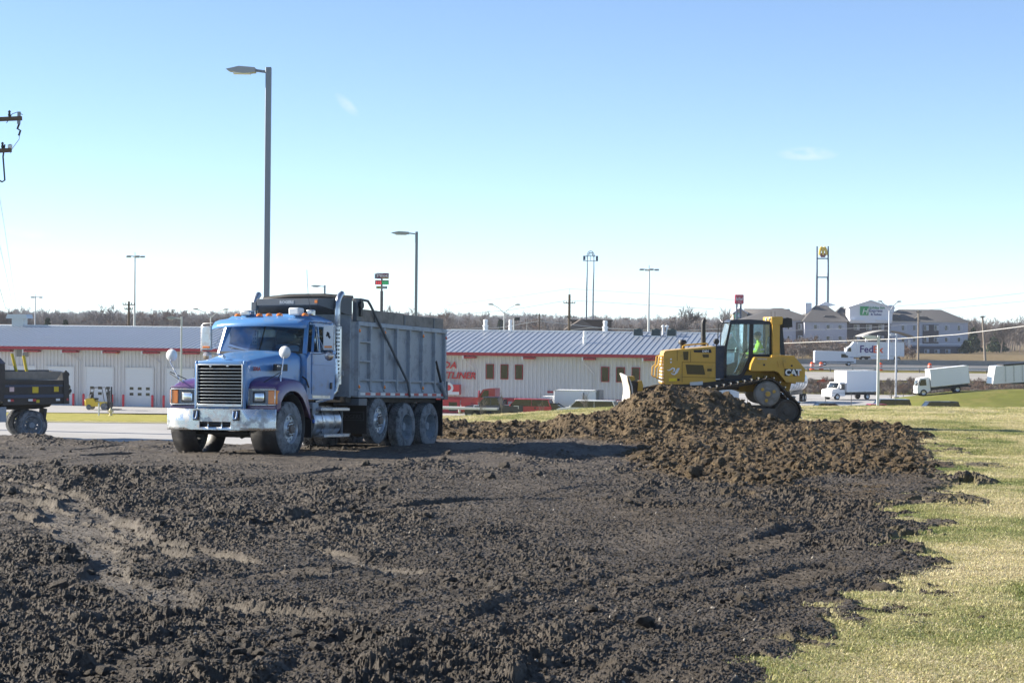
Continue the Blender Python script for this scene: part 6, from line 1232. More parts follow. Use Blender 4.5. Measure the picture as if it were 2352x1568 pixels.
def semi(label, loc, yaw, paint, sleeper=True, H=3.6, name='parked_semi_tractor', group=None, fifth=True):
    t = thing(name, label, 'truck', loc, (0, 0, yaw), group); W = 2.4; bk = 5.0 if sleeper else 3.6
    MB().prism([(0, .5), (0, 1.6), (.15, 1.85), (1.9, 2.05), (1.9, .9), (1.5, .6)], -.85, .85, 'y').obj('hood', paint, t, bev=.15, seg=3); MB().box(-.15, .1, -1.2, 1.2, .35, .75).obj('bumper', CHROME_D, t, bev=.05); MB().box(-.03, .0, -.5, .5, .8, 1.7).obj('grille', DARKG, t)
    MB().prism([(1.8, .9), (1.8, 2.0), (2.35, 2.85), (2.9, 3.1 if sleeper else 2.95), (3.6, H if sleeper else 2.95), (bk, H if sleeper else 2.95), (bk, .9)], -W / 2 + .1, W / 2 - .1, 'y').obj('cab', paint, t, bev=.12, seg=3)
    MB().add([(1.84, -.98, 2.03), (1.84, .98, 2.03), (2.32, .94, 2.78), (2.32, -.94, 2.78)], [(0, 1, 2, 3)]).obj('windscreen', CARG, t, solid=-.03)
    for s in (-1, 1):
        MB().prism([(2.1, 2.05), (2.95, 2.0), (2.95, 2.75), (2.5, 2.75)], s * 1.105, s * 1.12, 'y').obj('side_window', CARG, t); MB().prism([(.2, .7), (.35, 1.2), (1.0, 1.4), (1.6, 1.2), (1.8, .7), (1.6, .7), (1.4, 1.05), (1.0, 1.15), (.6, 1.05), (.4, .7)], s * .8, s * 1.18, 'y').obj('fender', paint, t, bev=.05); MB().box(1.95, 2.1, s * 1.2, s * 1.45, 2.05, 2.75).obj('mirror', paint, t, bev=.04); MB().cyl((2.4, s * .95, .7), (3.5, s * .95, .7), .3, n=16).obj('fuel_tank', CHROME_D, t); MB().box(-.02, .08, s * .75 - .15, s * .75 + .15, 1.0, 1.25).obj('headlight', HEADW, t)
    if fifth: MB().box(2.0, 7.2, -.45, .45, .75, 1.0).obj('chassis_frame', BLACK, t); wheels(t, (1.0, 5.6, 6.9), W, .5, .32)
    else: wheels(t, (1.0, 4.2), W, .5, .3)
    return t
def box_truck(label, loc, yaw, tilt=0, cabover=False, L=6.0, BH=2.6, sc=1.0, name='box_truck', group=None):
    t = thing(name, label, 'truck', loc, (0, tilt, yaw), group); t.scale = (sc, sc, sc); WP = mat('truck_white', (.80, .80, .80), .4, var=.03, dirt=(.6, .58, .55), dirt_amt=.08); WBX = mat('box_panel_white', (.78, .79, .81), .45, var=.03)
    c0 = 1.75 if cabover else 2.35
    bx = MB().box(c0, c0 + L, -1.22, 1.22, 1.05, 1.05 + BH).obj('cargo_box', WBX, t, bev=.04); MB().box(c0 + L, c0 + L + .03, -1.1, 1.1, 1.15, .95 + BH).obj('rear_door', WP, bx)
    for s in (-1, 1): MB().box(c0 - .01, c0 + L + .01, s * 1.20, s * 1.24, 1.02, 1.12).obj('lower_rail', CHROME_D, bx); MB().box(c0 - .01, c0 + L + .01, s * 1.20, s * 1.24, .98 + BH, 1.06 + BH).obj('upper_rail', CHROME_D, bx); MB().box(c0 + L - .02, c0 + L + .04, s * 1.12, s * 1.23, 1.05, 1.05 + BH).obj('corner_post', CHROME_D, bx)
    for k in range(4): MB().box(c0 + L + .03, c0 + L + .045, -1.08, 1.08, 1.25 + k * .58, 1.28 + k * .58).obj('door_joint', CHROME_D, bx)
    if cabover: cb = MB().prism([(0, .45), (0, 1.2), (.08, 1.35), (.38, 2.2), (.5, 2.28), (1.65, 2.32), (1.65, .6), (1.3, .45)], -1.0, 1.0, 'y').obj('cab', WP, t, bev=.07, seg=3); MB().add([(.06, -.92, 1.38), (.06, .92, 1.38), (.37, .88, 2.15), (.37, -.88, 2.15)], [(0, 1, 2, 3)]).obj('windscreen', CARG, cb, solid=-.04)
    else: cb = MB().prism([(0, .5), (0, 1.2), (.1, 1.35), (.95, 1.5), (1.35, 2.25), (1.5, 2.32), (2.25, 2.32), (2.25, .5)], -1.0, 1.0, 'y').obj('cab', WP, t, bev=.08, seg=3); MB().add([(.96, -.9, 1.52), (.96, .9, 1.52), (1.33, .86, 2.2), (1.33, -.86, 2.2)], [(0, 1, 2, 3)]).obj('windscreen', CARG, cb, solid=-.04)
    xo = .25 if cabover else 1.25
    for s in (-1, 1): MB().prism([(xo + .05, 1.35), (xo + .95, 1.32), (xo + .95, 2.1), (xo + .3, 2.1)], s * 1.005, s * 1.02, 'y').obj('side_window', CARG, cb); MB().box(xo + .0, xo + .1, s * 1.1, s * 1.35, 1.5, 1.95).obj('mirror', WP if not cabover else BLACK, cb, bev=.03); MB().box(-.03, .05, s * .75 - .13, s * .75 + .13, .75, .95).obj('headlight', HEADW, cb)
    MB().box(-.05, .15, -1.0, 1.0, .4, .65).obj('bumper', WP, cb, bev=.04); MB().box(.8, c0 + L, -.4, .4, .6, .95).obj('chassis_frame', BLACK, t); MB().box(c0 + L - .1, c0 + L + .2, -1.1, 1.1, .55, .7).obj('rear_bumper', BLACK, t)
    wheels(t, (.75 if cabover else .95, c0 + L * .68), 2.1, .42, .3); return t
RDP = mat('car_red', (.38, .02, .045), .3, coat=.6); NVP = mat('car_navy', (.012, .022, .05), .3, coat=.6); BKP = mat('car_black', (.012, .012, .014), .3, coat=.6); WTP = mat('car_white', (.72, .73, .75), .35, coat=.4); GYP = mat('car_grey', (.12, .135, .16), .35, coat=.5); SVP = mat('car_silver', (.42, .44, .47), .3, .5)
def vp(px, d, dz=.06): a = wl(px, 900, d)[0]; q = bo + bdir * a + bin_ * d; return (q.x, q.y, Tz(q.x, q.y) + dz)
f6 = lambda zx: p6(zx, 1000)[0]
YAWS = bang
semi('red semi tractor parked by the red entrance sign', vp(f6(230), -8), YAWS, RDP, False)
pk = car('pickup', 'dark navy truck with white corner brackets behind the lawn crest', vp(f6(285), -13), YAWS, NVP, 5.8, 2.2, 2.2, 'parked_truck', 'truck')
for x in (.9, 4.9): MB().box(x, x + .5, -1.13, -1.11, 1.34, 1.40).obj('bracket_mark', WTP, pk); MB().box(x if x < 2 else x + .44, x + .06 if x < 2 else x + .5, -1.13, -1.11, 1.1, 1.34).obj('bracket_mark', WTP, pk)
car('suv', 'red van like car parked before the ground floor windows', vp(f6(640), -13), YAWS, RDP, 5.4, 2.0, 2.05, 'parked_van', 'van')
car('sedan', 'black car parked right of the red van', vp(f6(910), -13), YAWS, BKP, 4.6, 1.85, 1.65)
box_truck('white box truck parked below the blank siding', vp(f6(1090), -9), YAWS, 0, True, 4.2, 1.9, name='parked_box_truck')
semi('grey semi tractor parked beside the right downpipe', vp(f6(1390), -9), YAWS, GYP, False)
car('suv', 'white van parked low before the grey tractor', vp(f6(1300), -14), YAWS, WTP, 5.9, 2.1, 1.95, 'parked_van', 'van')
car('suv', 'silver car roof showing left of the soil mound', vp(f6(1810), -10), YAWS, SVP, 4.8, 1.9, 2.0, 'parked_car', 'car')
tr_ = thing('flat_trailer', 'low white flat trailer at the foot of the red entrance', 'trailer', vp(f6(60), -14), (0, 0, bang)); MB().box(-1.5, 5.2, -1.0, 1.0, .95, 1.15).obj('deck', WTP, tr_); wheels(tr_, (3.0, 4.0), 2.0, .38)
# ------------------------------------------------------------------ right background: highway traffic, yards, hotels
p8 = lambda zx, zy: ((1960 + zx / 4.3556) / 1.06293, (700 + zy / 4.3556) / 1.06293)
def a8(zx, zy, Y): return at(*p8(zx, zy), Y)
# concrete barrier, guard rail
bl = MB(); BARR = mat('barrier_concrete', (.30, .27, .23), .9, var=.15, scale=.6, dirt=(.20, .17, .14), dirt_amt=.3, dirt_scale=.4)
cb = thing('concrete_barrier', 'long weathered concrete barrier along the highway median', 'barrier', (0, 366, 0))
for i in range(52):
    x0 = -20 + i * 5.0; z = Tz(x0, 366); MB().prism([(-.35, z), (.35, z), (.14, z + .4), (.09, z + 1.05), (-.09, z + 1.05), (-.14, z + .4)], x0 + .01, x0 + 4.99, 'x').obj('barrier_block', BARR, cb)
grl = thing('guard_rail', 'grey steel guard rail on posts before the highway', 'guard rail', (0, 329, 0)); RAILM = mat('guard_rail_steel', (.42, .43, .44), .5, .4)
zz_ = [(x, Tz(x, 329)) for x in np.arange(20, 190, 3.8)]
for (x, z), (x2, z2) in zip(zz_[:-1], zz_[1:]): MB().hexa([(x, -.05, z + .5), (x2, -.05, z2 + .5), (x2, .0, z2 + .5), (x, .0, z + .5), (x, -.05, z + .82), (x2, -.05, z2 + .82), (x2, .0, z2 + .82), (x, .0, z + .82)]).obj('rail', RAILM, grl); MB().box(x - .09, x + .09, 0, .2, z - .2, z + .85).obj('post', mat('timber_post', (.10, .09, .08), .9), grl)
# white van heading right
pb = a8(555, 838, 355); zg = Tz(pb.x, 355) + .1; L_ = pb.x - a8(118, 838, 355).x; H_ = L_ * .36
vn_ = thing('delivery_van', 'white high roof panel van driving right on the highway', 'van', (pb.x, 355, zg), (0, 0, R(180))); S_ = lambda ps: [(a * L_, b * H_) for a, b in ps]; W_ = 2.0
MB().prism(S_([(0, .18), (0, .40), (.03, .46), (.14, .54), (.245, .84), (.31, .97), (.97, 1.0), (1, .95), (1, .18)]), -W_ / 2, W_ / 2, 'y').obj('body', WTP, vn_, bev=.1, seg=3)
MB().add([(.146 * L_ - .02, -.85, .56 * H_), (.146 * L_ - .02, .85, .56 * H_), (.243 * L_ - .02, .78, .83 * H_), (.243 * L_ - .02, -.78, .83 * H_)], [(0, 1, 2, 3)]).obj('windscreen', CARG, vn_, solid=-.03); MB().prism(S_([(-.008, .20), (-.008, .40), (.03, .46), (.05, .46), (.05, .2)]), -.8, .8, 'y').obj('grille', BLACK, vn_)
for s in (-1, 1): MB().prism(S_([(.19, .56), (.36, .55), (.36, .80), (.26, .80)]), s * W_ / 2 - .01, s * W_ / 2 + .012, 'y').obj('side_window', CARG, vn_); MB().box(.05 * L_, .98 * L_, s * W_ / 2, s * W_ / 2 + .03, .24 * H_, .29 * H_).obj('rub_strip', BLACK, vn_); MB().box(.2 * L_, .23 * L_, s * W_ / 2, s * W_ / 2 + .25, .56 * H_, .68 * H_).obj('mirror', BLACK, vn_); MB().box(-.02, .25, s * .72 - .12, s * .72 + .14, .36 * H_, .46 * H_).obj('headlight', HEADW, vn_); MB().box(.985 * L_, L_ + .02, s * .85 - .08, s * .85 + .1, .3 * H_, .5 * H_).obj('tail_light', TAILR, vn_)
wheels(vn_, (.17 * L_, .76 * L_), W_, .37)
# articulated lorry heading left with big lettering
q0 = a8(370, 700, 385); q1 = a8(1080, 590, 385); zg = Tz(q0.x, 385) + .1; hh = q1.z - zg
PURL = mat('lettering_purple', (.055, .02, .16), .5); ORAL = mat('lettering_orange', (.85, .10, .02), .5)
tl = thing('semi_trailer', 'long white semi trailer with purple and orange lettering', 'trailer', (a8(582, 700, 385).x, 385, zg)); TLn = q1.x - a8(582, 700, 385).x
b_ = MB().box(0, TLn, 0, 2.6, 1.15, hh).obj('trailer_box', WTP, tl, bev=.03); MB().box(0, TLn, -.02, 0, 1.1, 1.3).obj('lower_rail', CHROME_D, b_); MB().box(0, TLn, -.02, 0, hh - .12, hh + .01).obj('upper_rail', CHROME_D, b_); MB().box(TLn, TLn + .05, 0, 2.6, 1.15, hh).obj('rear_doors', mat('trailer_rear_dark', (.18, .17, .20), .6), b_)
for i in range(1, 12): MB().box(TLn * i / 12 - .03, TLn * i / 12 + .03, -.015, 0, 1.3, hh - .12).obj('panel_joint', mat('panel_joint_grey', (.62, .63, .65), .5), b_)
MB().box(TLn * .28, TLn * .78, .02, .06, .55, 1.1).obj('side_skirt', WTP, tl)
c_ = a8(608, 700, 385); k_ = (hh - 1.15) * .72; lx = c_.x - tl.location.x; w1 = a8(748, 700, 385).x - c_.x; w2 = a8(858, 700, 385).x - a8(752, 700, 385).x; lz = a8(608, 700, 385).z - zg; lh = a8(608, 622, 385).z - zg - lz
text_fit('trailer_lettering', 'Fed', w1, lh, PURL, b_, (lx, -.03, lz), offset=.02); text_fit('trailer_lettering', 'Ex', w2, lh * .97, ORAL, b_, (lx + w1 + .06, -.03, lz), offset=.02)
wheels(tl, (TLn - 1.2, TLn - 2.5), 2.5, .5, .3)
for o in tl.children:
    if o.name.startswith('wheel'): o.location.y += 1.3
sm_ = semi('white sleeper tractor pulling the lettered trailer', (q0.x, 386.3, zg), 0, WTP, True, hh, name='semi_tractor'); sm_.scale = (.92, 1, 1)
# orange barrels, roadwork sign
ORG = mat('barrel_orange', (.85, .10, .02), .5); 
for zx, lab in ((108, 'leftmost orange traffic barrel, under the rear of the white van'), (205, 'orange traffic barrel under the white van front half'), (838, 'orange traffic barrel right of the white light pole'), (1365, 'rightmost orange traffic barrel, alone above the guard rail')):
    p = a8(zx, 850, 332); o = thing('traffic_barrel', lab, 'traffic barrel', (p.x, 333, Tz(p.x, 333) + .1), group='orange traffic barrels'); MB().lathe([(.36, 0), (.36, .08), (.30, .1), (.26, .95), (.12, 1.05), (0, 1.05)], (0, 0, 0), 'z', 16).obj('drum', ORG, o)
    for z in (.35, .62): MB().lathe([(.30, z), (.295, z), (.29, z + .12), (.285, z + .12)], (0, 0, 0), 'z', 16).obj('white_band', SILT, o)
    o.scale = (1.25, 1.25, 1.25)
p = a8(215, 1020, 285); o = thing('roadwork_sign', 'flat orange diamond roadwork sign on the bank', 'sign', (p.x, 285, Tz(p.x, 285))); MB().prism([(-1.5, p.z - Tz(p.x, 285)), (0, p.z - Tz(p.x, 285) - .6), (1.5, p.z - Tz(p.x, 285)), (0, p.z - Tz(p.x, 285) + .6)], -.02, .02, 'y').obj('sign_panel', ORG, o); MB().box(-.05, .05, .02, .1, 0, p.z - Tz(p.x, 285)).obj('sign_post', RAILM, o)
# lower yard: box trucks, tanker, dump trailer, cars
p = a8(280, 1200, 250); box_truck('white box truck standing in the yard behind the bulldozer', (p.x, 252, Tz(p.x, 252) + .1), R(-28) + R(60), 0, False, 5.6, 2.75, 1.0)
p = a8(1205, 1165, 215); zt = p.z
bt = box_truck('white cab over box truck tilted on the sloping drive', (p.x, 215, zt), R(2), R(-6.5), True, 4.9, 2.2, .88)
# lawn bank on the right carrying the drive
LX, LY = np.meshgrid(np.linspace(28, 120, 60), np.linspace(196, 226, 22)); top = a8(1640, 1130, 211)
h_ = np.interp(LX, [28, 38, a8(1050, 1200, 211).x, a8(1200, 1172, 213).x, a8(1760, 1105, 213).x, a8(2352, 1095, 213).x, 120], [-8, -8, a8(1050, 1215, 211).z, a8(1200, 1172, 213).z, a8(1760, 1115, 213).z, a8(2352, 1098, 213).z, a8(2352, 1060, 213).z])
fall = np.interp(LY, [196, 202, 211, 218, 226], [-3.2, -1.5, 0, 0, -1.0]); LZ = np.maximum(h_ + fall, T(LX, LY) - .4) + (vn(LX * .4, LY * .5, 71) - .5) * .2
lawn2 = mat('lawn_bank_green', (.15, .16, .04), .95, var=.35, scale=.7, dirt=(.26, .21, .08), dirt_amt=.3, dirt_scale=.3, bump=.6, bump_scale=6, spec=.1)
tag(link('lawn_bank', np_mesh('lawn_bank', np.stack([LX, LY, LZ], -1).reshape(-1, 3), grid_faces(*LX.shape), [lawn2]), None), 'green lawn bank rising to the right below the tilted truck', kind='structure')
# dump trailer at the right edge
p = a8(1985, 1030, 214); dt = thing('dump_trailer', 'white ribbed dump trailer cut by the right picture edge', 'trailer', (p.x, 214, p.z), (0, R(-2), R(3))); 
MB().prism([(0, .0), (.35, 2.0 * .98), (9.5, 2.35), (9.5, .35)], -1.2, 1.2, 'y').obj('tub', WTP, dt, bev=.05); MB().prism([(1.3, 1.95), (1.2, 2.15), (9.5, 2.55), (9.5, 2.33)], -1.25, 1.25, 'y').obj('rolled_tarp', BLACK, dt)
for i in range(9): MB().box(1.4 + i * .95, 1.5 + i * .95, -1.27, -1.2, .2 + i * .03, 2.0 + i * .03).obj('rib', SVP, dt)
MB().box(3.6, 3.9, -.9, -.7, -1.3, .2).obj('landing_leg', DARKG, dt); MB().tube([(3.75, -.8, -1.2), (5.0, -.8, .2)], .05, 6).obj('leg_brace', DARKG, dt); MB().box(2.5, 9.5, -.5, .5, -.1, .2).obj('chassis_frame', DARKG, dt)
# tank trailer behind the bulldozer
p = a8(15, 1205, 246); tk_ = thing('tank_trailer', 'white tank trailer with rear ladder behind the bulldozer', 'trailer', (p.x - 1.0, 246, Tz(p.x, 246) + .1), (0, 0, R(68)))
MB().lathe([(0, -4.6), (1.1, -4.5), (1.22, -4.2), (1.22, 4.2), (1.1, 4.5), (0, 4.6)], (-3.2, 0, 2.55), 'x', 28).obj('tank', WTP, tk_)
for x in (-6, -4.6, -3.2, -1.8, -.4): MB().lathe([(1.225, -.06), (1.26, -.06), (1.26, .06), (1.225, .06)], (x, 0, 2.55), 'x', 28).obj('tank_ring', SVP, tk_)
for y in (-.3, .3): MB().tube([(1.45, y, 1.2), (1.5, y, 3.6), (1.2, y, 4.0)], .04, 6).obj('ladder_rail', BLACK, tk_)
for k in range(6): MB().tube([(1.48, -.3, 1.5 + k * .38), (1.48, .3, 1.5 + k * .38)], .025, 6).obj('ladder_rung', BLACK, tk_)
MB().box(-7, 1.6, -.4, .4, .9, 1.3).obj('chassis_frame', BLACK, tk_); wheels(tk_, (0, -1.3), 2.4, .5, .4)
def car_at(kind, label, zx, Y, paint, yaw, L, W, H): p = a8(zx, 1290, Y); return car(kind, label, (p.x, Y, Tz(p.x, Y) + .1), yaw, paint, L, W, H)
car_at('suv', 'dark blue suv roof behind the lawn crest at the white pole', 640, 198, NVP, R(4), 4.9, 1.95, 2.1); car_at('sedan', 'red car just showing above the lawn left of the blue suv', 510, 194, RDP, R(4), 4.6, 1.85, 1.75); car_at('suv', 'black suv roof above the lawn right of the pole base', 1155, 197, BKP, R(3), 4.9, 1.95, 1.95); car_at('sedan', 'grey car beside the bulldozer ripper end', -20, 200, GYP, R(6), 4.6, 1.85, 1.6)
# wire fence along the yard
fe = thing('wire_fence', 'thin wire fence on dark posts along the yard edge', 'fence', (0, 231, 0)); FEM = mat('fence_post_dark', (.06, .065, .065), .7)
xs_ = np.arange(22, 66, 3.1)
for x in xs_: z = Tz(x, 231); MB().cyl((x, 0, z - .1), (x, 0, z + 1.75), .04, n=6).obj('post', FEM, fe)
for k in (.25, .95, 1.7): MB().tube([(x, 0, Tz(x, 231) + k) for x in xs_], .014, 5).obj('wire', FEM, fe)

# ------------------------------------------------------------------ hotel on the far side of the highway
HY = 560.0
HWALL = mat('hotel_pale_siding', (.44, .45, .52), .8, var=.06, scale=.2); HDARK = mat('hotel_dark_bay', (.085, .075, .085), .85, var=.1); HROOF = mat('hotel_shingle', (.095, .09, .09), .9, var=.15, scale=.3); HWHITE = mat('hotel_white_trim', (.72, .73, .77), .7); HBASE = mat('hotel_base_navy', (.06, .07, .10), .8); HWIN = mat('hotel_pane', (.05, .06, .075), .1, spec=.7); HCUR = mat('hotel_curtain', (.45, .46, .50), .8); GRN = mat('sign_green', (.03, .30, .10), .5); NVT = mat('sign_navy_text', (.03, .05, .20), .5); GTX = mat('sign_green_text', (.02, .25, .10), .5)
p7 = lambda zx, zy: ((1700 + zx / 3.5625) / 1.06293, (580 + zy / 3.5636) / 1.06293)
def h8(zx, zy, dy=0.): p = a8(zx, zy, HY + dy); return (p.x, p.z)
def h7(zx, zy, dy=0.): p = at(*p7(zx, zy), HY + dy); return (p.x, p.z)
ht = thing('hotel', 'three storey grey hotel with gabled sign front across the highway', 'hotel', (0, HY, 0))
zb = Tz(60, HY) - 1.0
EZ = h8(1300, 368)[1]; xl = h7(620, 720)[0] - 6; xr = h8(1765, 380)[0]; xa = h8(20, 360)[0]; xb = h8(470, 360)[0]; xc = h8(945, 360)[0]
MB().box(xl, xa, 3, 18, zb, EZ).obj('left_wing_wall', HWALL, ht); MB().box(xa, xb, 0, 18, zb, EZ - .3).obj('bay_wall', HWALL, ht); MB().box(xb, xc, 2.0, 18, zb, EZ).obj('centre_wall', HDARK, ht); MB().box(xc, xr, 1.0, 18, zb, EZ).obj('right_wing_wall', HWALL, ht)
MB().box(xl, xr + .05, -.02, .9, zb, h8(1300, 630)[1]).obj('base_course', HBASE, ht)
a0, a1 = h8(1283, 400), h8(1450, 605); MB().box(a0[0], a1[0], .8, 1.0, a1[1], a0[1]).obj('dark_bay', HDARK, ht); a0, a1 = h7(880, 735), h7(940, 905); MB().box(a0[0], a1[0], 2.8, 3.0, a1[1], a0[1]).obj('dark_bay', HDARK, ht)
for z in (h8(1300, 612)[1], EZ - .25): MB().box(xc, xr + .1, .85, .99, z, z + .28).obj('trim_band', HWHITE, ht)
def win(zx0, zx1, zy0, zy1, dy, f=h8):
    a, b = f(zx0, zy0), f(zx1, zy1); w_ = MB().box(a[0] - .08, b[0] + .08, dy - .12, dy, b[1] - .1, a[1] + .1).obj('window', HWHITE, ht); MB().box(a[0], (a[0] + b[0]) / 2, dy - .2, dy - .12, b[1], a[1]).obj('pane', HWIN, w_); MB().box((a[0] + b[0]) / 2 + .04, b[0], dy - .19, dy - .12, b[1], a[1]).obj('pane', HCUR, w_)
for zx in (118, 253, 380): win(zx, zx + 58, 405, 445, 0); win(zx, zx + 58, 525, 562, 0)
for zx in (1060, 1180, 1295, 1405, 1520, 1655): win(zx, zx + 45, 412, 462, .8 if 1283 < zx < 1450 else 1.0); win(zx, zx + 45, 540, 582, .8 if 1283 < zx < 1450 else 1.0); win(zx, zx + 45, 668, 702, -.02)
for zx in (558, 690, 820): win(zx, zx + 55, 405, 455, 2.0); win(zx, zx + 55, 525, 562, 2.0)
for zx in (805, 900): win(zx, zx + 32, 752, 795, 2.8 if zx > 880 else 3.0, h7); win(zx, zx + 32, 855, 895, 2.8 if zx > 880 else 3.0, h7)
for z in (h8(1300, 480)[1],): MB().box(a0[0], a0[0] + .1, .8, .9, z, z + .1)
# roofs: hips built from explicit slopes
def hip(name, x0, x1, y0, y1, ze, zr, inset, oh=.7):
    m = MB(); xm0, xm1 = x0 + inset, x1 - inset; ym = (y0 + y1) / 2; v = [(x0 - oh, y0 - oh, ze), (x1 + oh, y0 - oh, ze), (x1 + oh, y1 + oh, ze), (x0 - oh, y1 + oh, ze), (xm0, ym, zr), (xm1, ym, zr)]
    m.add(v, [(0, 1, 5, 4), (1, 2, 5), (2, 3, 4, 5), (3, 0, 4), (3, 2, 1, 0)]); return m.obj(name, HROOF, ht)
ZR1 = h8(1100, 240, 9)[1]
hip('roof', xl, xa + 4, 3, 18, EZ, h7(700, 612, 9)[1], 9.0); hip('roof', xc - 2, xr, 1, 18, EZ, ZR1, 6); hip('bay_roof', xa, xb, 0, 18, EZ - .3, h8(300, 200, 9)[1], 4.5); hip('roof', xb - 3, xc + 3, 4, 18, EZ, ZR1 + .6, 3)
for zx, f, zy in ((300, h8, 325), (975, h8, 330), (1290, h8, 335)): a = f(zx, zy); MB().prism([(a[0] - 3.2, a[1] - .9), (a[0] + 3.2, a[1] - .9), (a[0] + 1.2, a[1] + .5), (a[0] - 1.4, a[1] + .55)], 1.8, 6, 'y').obj('roof_dormer', HROOF, ht, bev=.3)
# centre gable with sign
g = [h8(495, 385), h8(495, 225), h8(715, 148), h8(955, 228), h8(945, 385)]; gb = MB().prism([(p[0], p[1]) for p in g], -.6, 6, 'y').obj('gable_front', HWHITE, ht); MB().prism([h8(478, 228), h8(478, 216), h8(715, 140), h8(975, 222), h8(975, 234), h8(715, 154)], -1.0, 6.5, 'y').obj('gable_roof', HWHITE, gb)
a, b = h8(605, 208), h8(693, 303); sq = MB().box(a[0], b[0], -.8, -.6, b[1], a[1]).obj('sign_logo', GRN, gb); c = h8(622, 288); text_obj('logo_letter', 'H', 2.3, LOGOW, sq, (c[0], -.82, c[1]), (1, 0, 0), (0, 0, 1), shear=.25, ext=.02)
for txt, zx, zy, sz, mt_ in (('Holiday Inn', 688, 233, 1.05, GTX), ('Express', 700, 268, 1.25, NVT), ('& Suites', 718, 303, .95, NVT)): c = h8(zx, zy); text_obj('sign_lettering', txt, sz, mt_, gb, (c[0], -.65, c[1]), (1, 0, 0), (0, 0, 1), ext=.04, offset=.02)
for s in (495, 780): a, b = h8(s, 345), h8(s + 165, 362); MB().box(a[0], b[0], -1.2, 2, b[1], a[1]).obj('cornice', HWHITE, ht)
a = h8(55, 240, 8); MB().box(a[0] - .9, a[0] + .9, 7, 9, a[1] - 1.2, h8(55, 172, 8)[1]).obj('chimney', HWHITE, ht); a = h8(935, 240, 8); MB().box(a[0] - .8, a[0] + .8, 7, 9, a[1] - 1.2, h8(935, 195, 8)[1]).obj('chimney', HWHITE, ht)
g = [h8(80, 240, 10), h8(235, 158, 10), h8(345, 195, 10), h8(230, 215, 10)]; MB().prism([(p[0], p[1]) for p in g], 9, 11, 'y').obj('rear_gable', HWHITE, ht)
# arched entrance canopy
ar = [h8(612 + (1180 - 612) * k / 12, 540 - 78 * math.sin(math.pi * (k + 1.0) / 13.5), -14) for k in range(13)]; MB().grid([[(p[0], -17, p[1] - .2) for p in ar], [(p[0], -17, p[1]) for p in ar], [(p[0], -6, p[1]) for p in ar], [(p[0], -6, p[1] - .2) for p in ar]]).obj('entrance_canopy', mat('canopy_beige', (.36, .35, .34), .8), ht, solid=.3)
for zx in (680, 900, 1130): p = h8(zx, 560, -14); MB().box(p[0] - .35, p[0] + .35, -14.3, -13.6, zb, p[1]).obj('canopy_column', HWHITE, ht)
# beige gabled inn left of the hotel
IY = 610.
def i7(zx, zy, dy=0.): p = at(*p7(zx, zy), IY + dy); return (p.x, p.z)
INB = mat('inn_beige', (.42, .36, .28), .85, var=.06); inn = thing('beige_inn', 'beige gabled inn with round green emblem left of the hotel', 'building', (0, IY, 0))
MB().prism([(i7(322, 700)[0], zb), (i7(322, 700)[0], i7(322, 660)[1]), (i7(378, 615)[0], i7(378, 615)[1]), (i7(440, 660)[0], i7(440, 660)[1]), (i7(440, 700)[0], zb)], 0, 9, 'y').obj('gable_wall', INB, inn); MB().prism([i7(312, 664), i7(312, 656), i7(378, 606), i7(448, 656), i7(448, 664), i7(378, 616)], -.5, 9, 'y').obj('gable_roof', HWHITE, inn)
a, b = i7(235, 712), i7(322, 715); MB().box(a[0], i7(440, 700)[0], 1, 10, zb, a[1]).obj('side_wall', HWHITE, inn); m = MB(); e0, e1 = i7(440, 690), i7(600, 626, 6); m.add([(e0[0], 1, e0[1]), (e1[0] + 8, 1, e0[1]), (e1[0] + 8, 8, e1[1]), (e0[0], 8, e1[1])], [(0, 1, 2, 3)]); m.obj('roof', HROOF, inn, solid=.3)
c = i7(356, 678); r_ = (i7(382, 678)[0] - i7(332, 678)[0]) / 2; MB().lathe([(0, -.3), (r_, -.3), (r_, 0)], (c[0], 0, c[1]), 'y', 20).obj('round_emblem', mat('emblem_green', (.10, .42, .30), .5), inn); MB().lathe([(0, -.34), (r_ * .6, -.34), (r_ * .6, 0)], (c[0] + r_ * .7, 0, c[1]), 'y', 16).obj('emblem_centre', DOORW, inn)
# low dark building and small blue windowed building beyond the service building roof
ly = 420.; p0, p1 = at(*p6(1450, 640), ly), at(*p6(1905, 480), ly); lo = thing('low_brown_building', 'low dark brown flat roofed building beyond the service roof', 'building', (p0.x, ly, 0)); MB().box(0, p1.x - p0.x, 0, 14, Tz(p0.x, ly) - .5, p1.z).obj('wall', mat('dark_brown_cladding', (.075, .055, .045), .85, var=.15), lo); MB().box(-.3, p1.x - p0.x + .3, -.3, 14.3, p1.z, p1.z + .3).obj('roof_edge', mat('dark_coping', (.05, .04, .035), .8), lo)
ly2 = 395.; p0, p1 = at(*p6(1455, 640), ly2), at(*p6(1720, 580), ly2); lo = thing('low_blue_building', 'low building with blue glazed front beyond the roof ridge', 'building', (p0.x, ly2, 0)); zb2 = Tz(p0.x, ly2) - .5; MB().box(0, p1.x - p0.x, 0, 8, zb2, p1.z).obj('wall', mat('blue_grey_cladding', (.12, .15, .22), .7), lo); MB().prism([(-1.5, p1.z), (p1.x - p0.x + 1, p1.z), ((p1.x - p0.x) * .4, p1.z + 2.2)], -.4, 8, 'y').obj('roof', mat('tan_shingle', (.16, .13, .11), .9), lo)
for i in range(5): x = .6 + i * (p1.x - p0.x) / 5; MB().box(x, x + 1.6, -.06, 0, p1.z - 1.8, p1.z - .4).obj('window', CARG, lo)
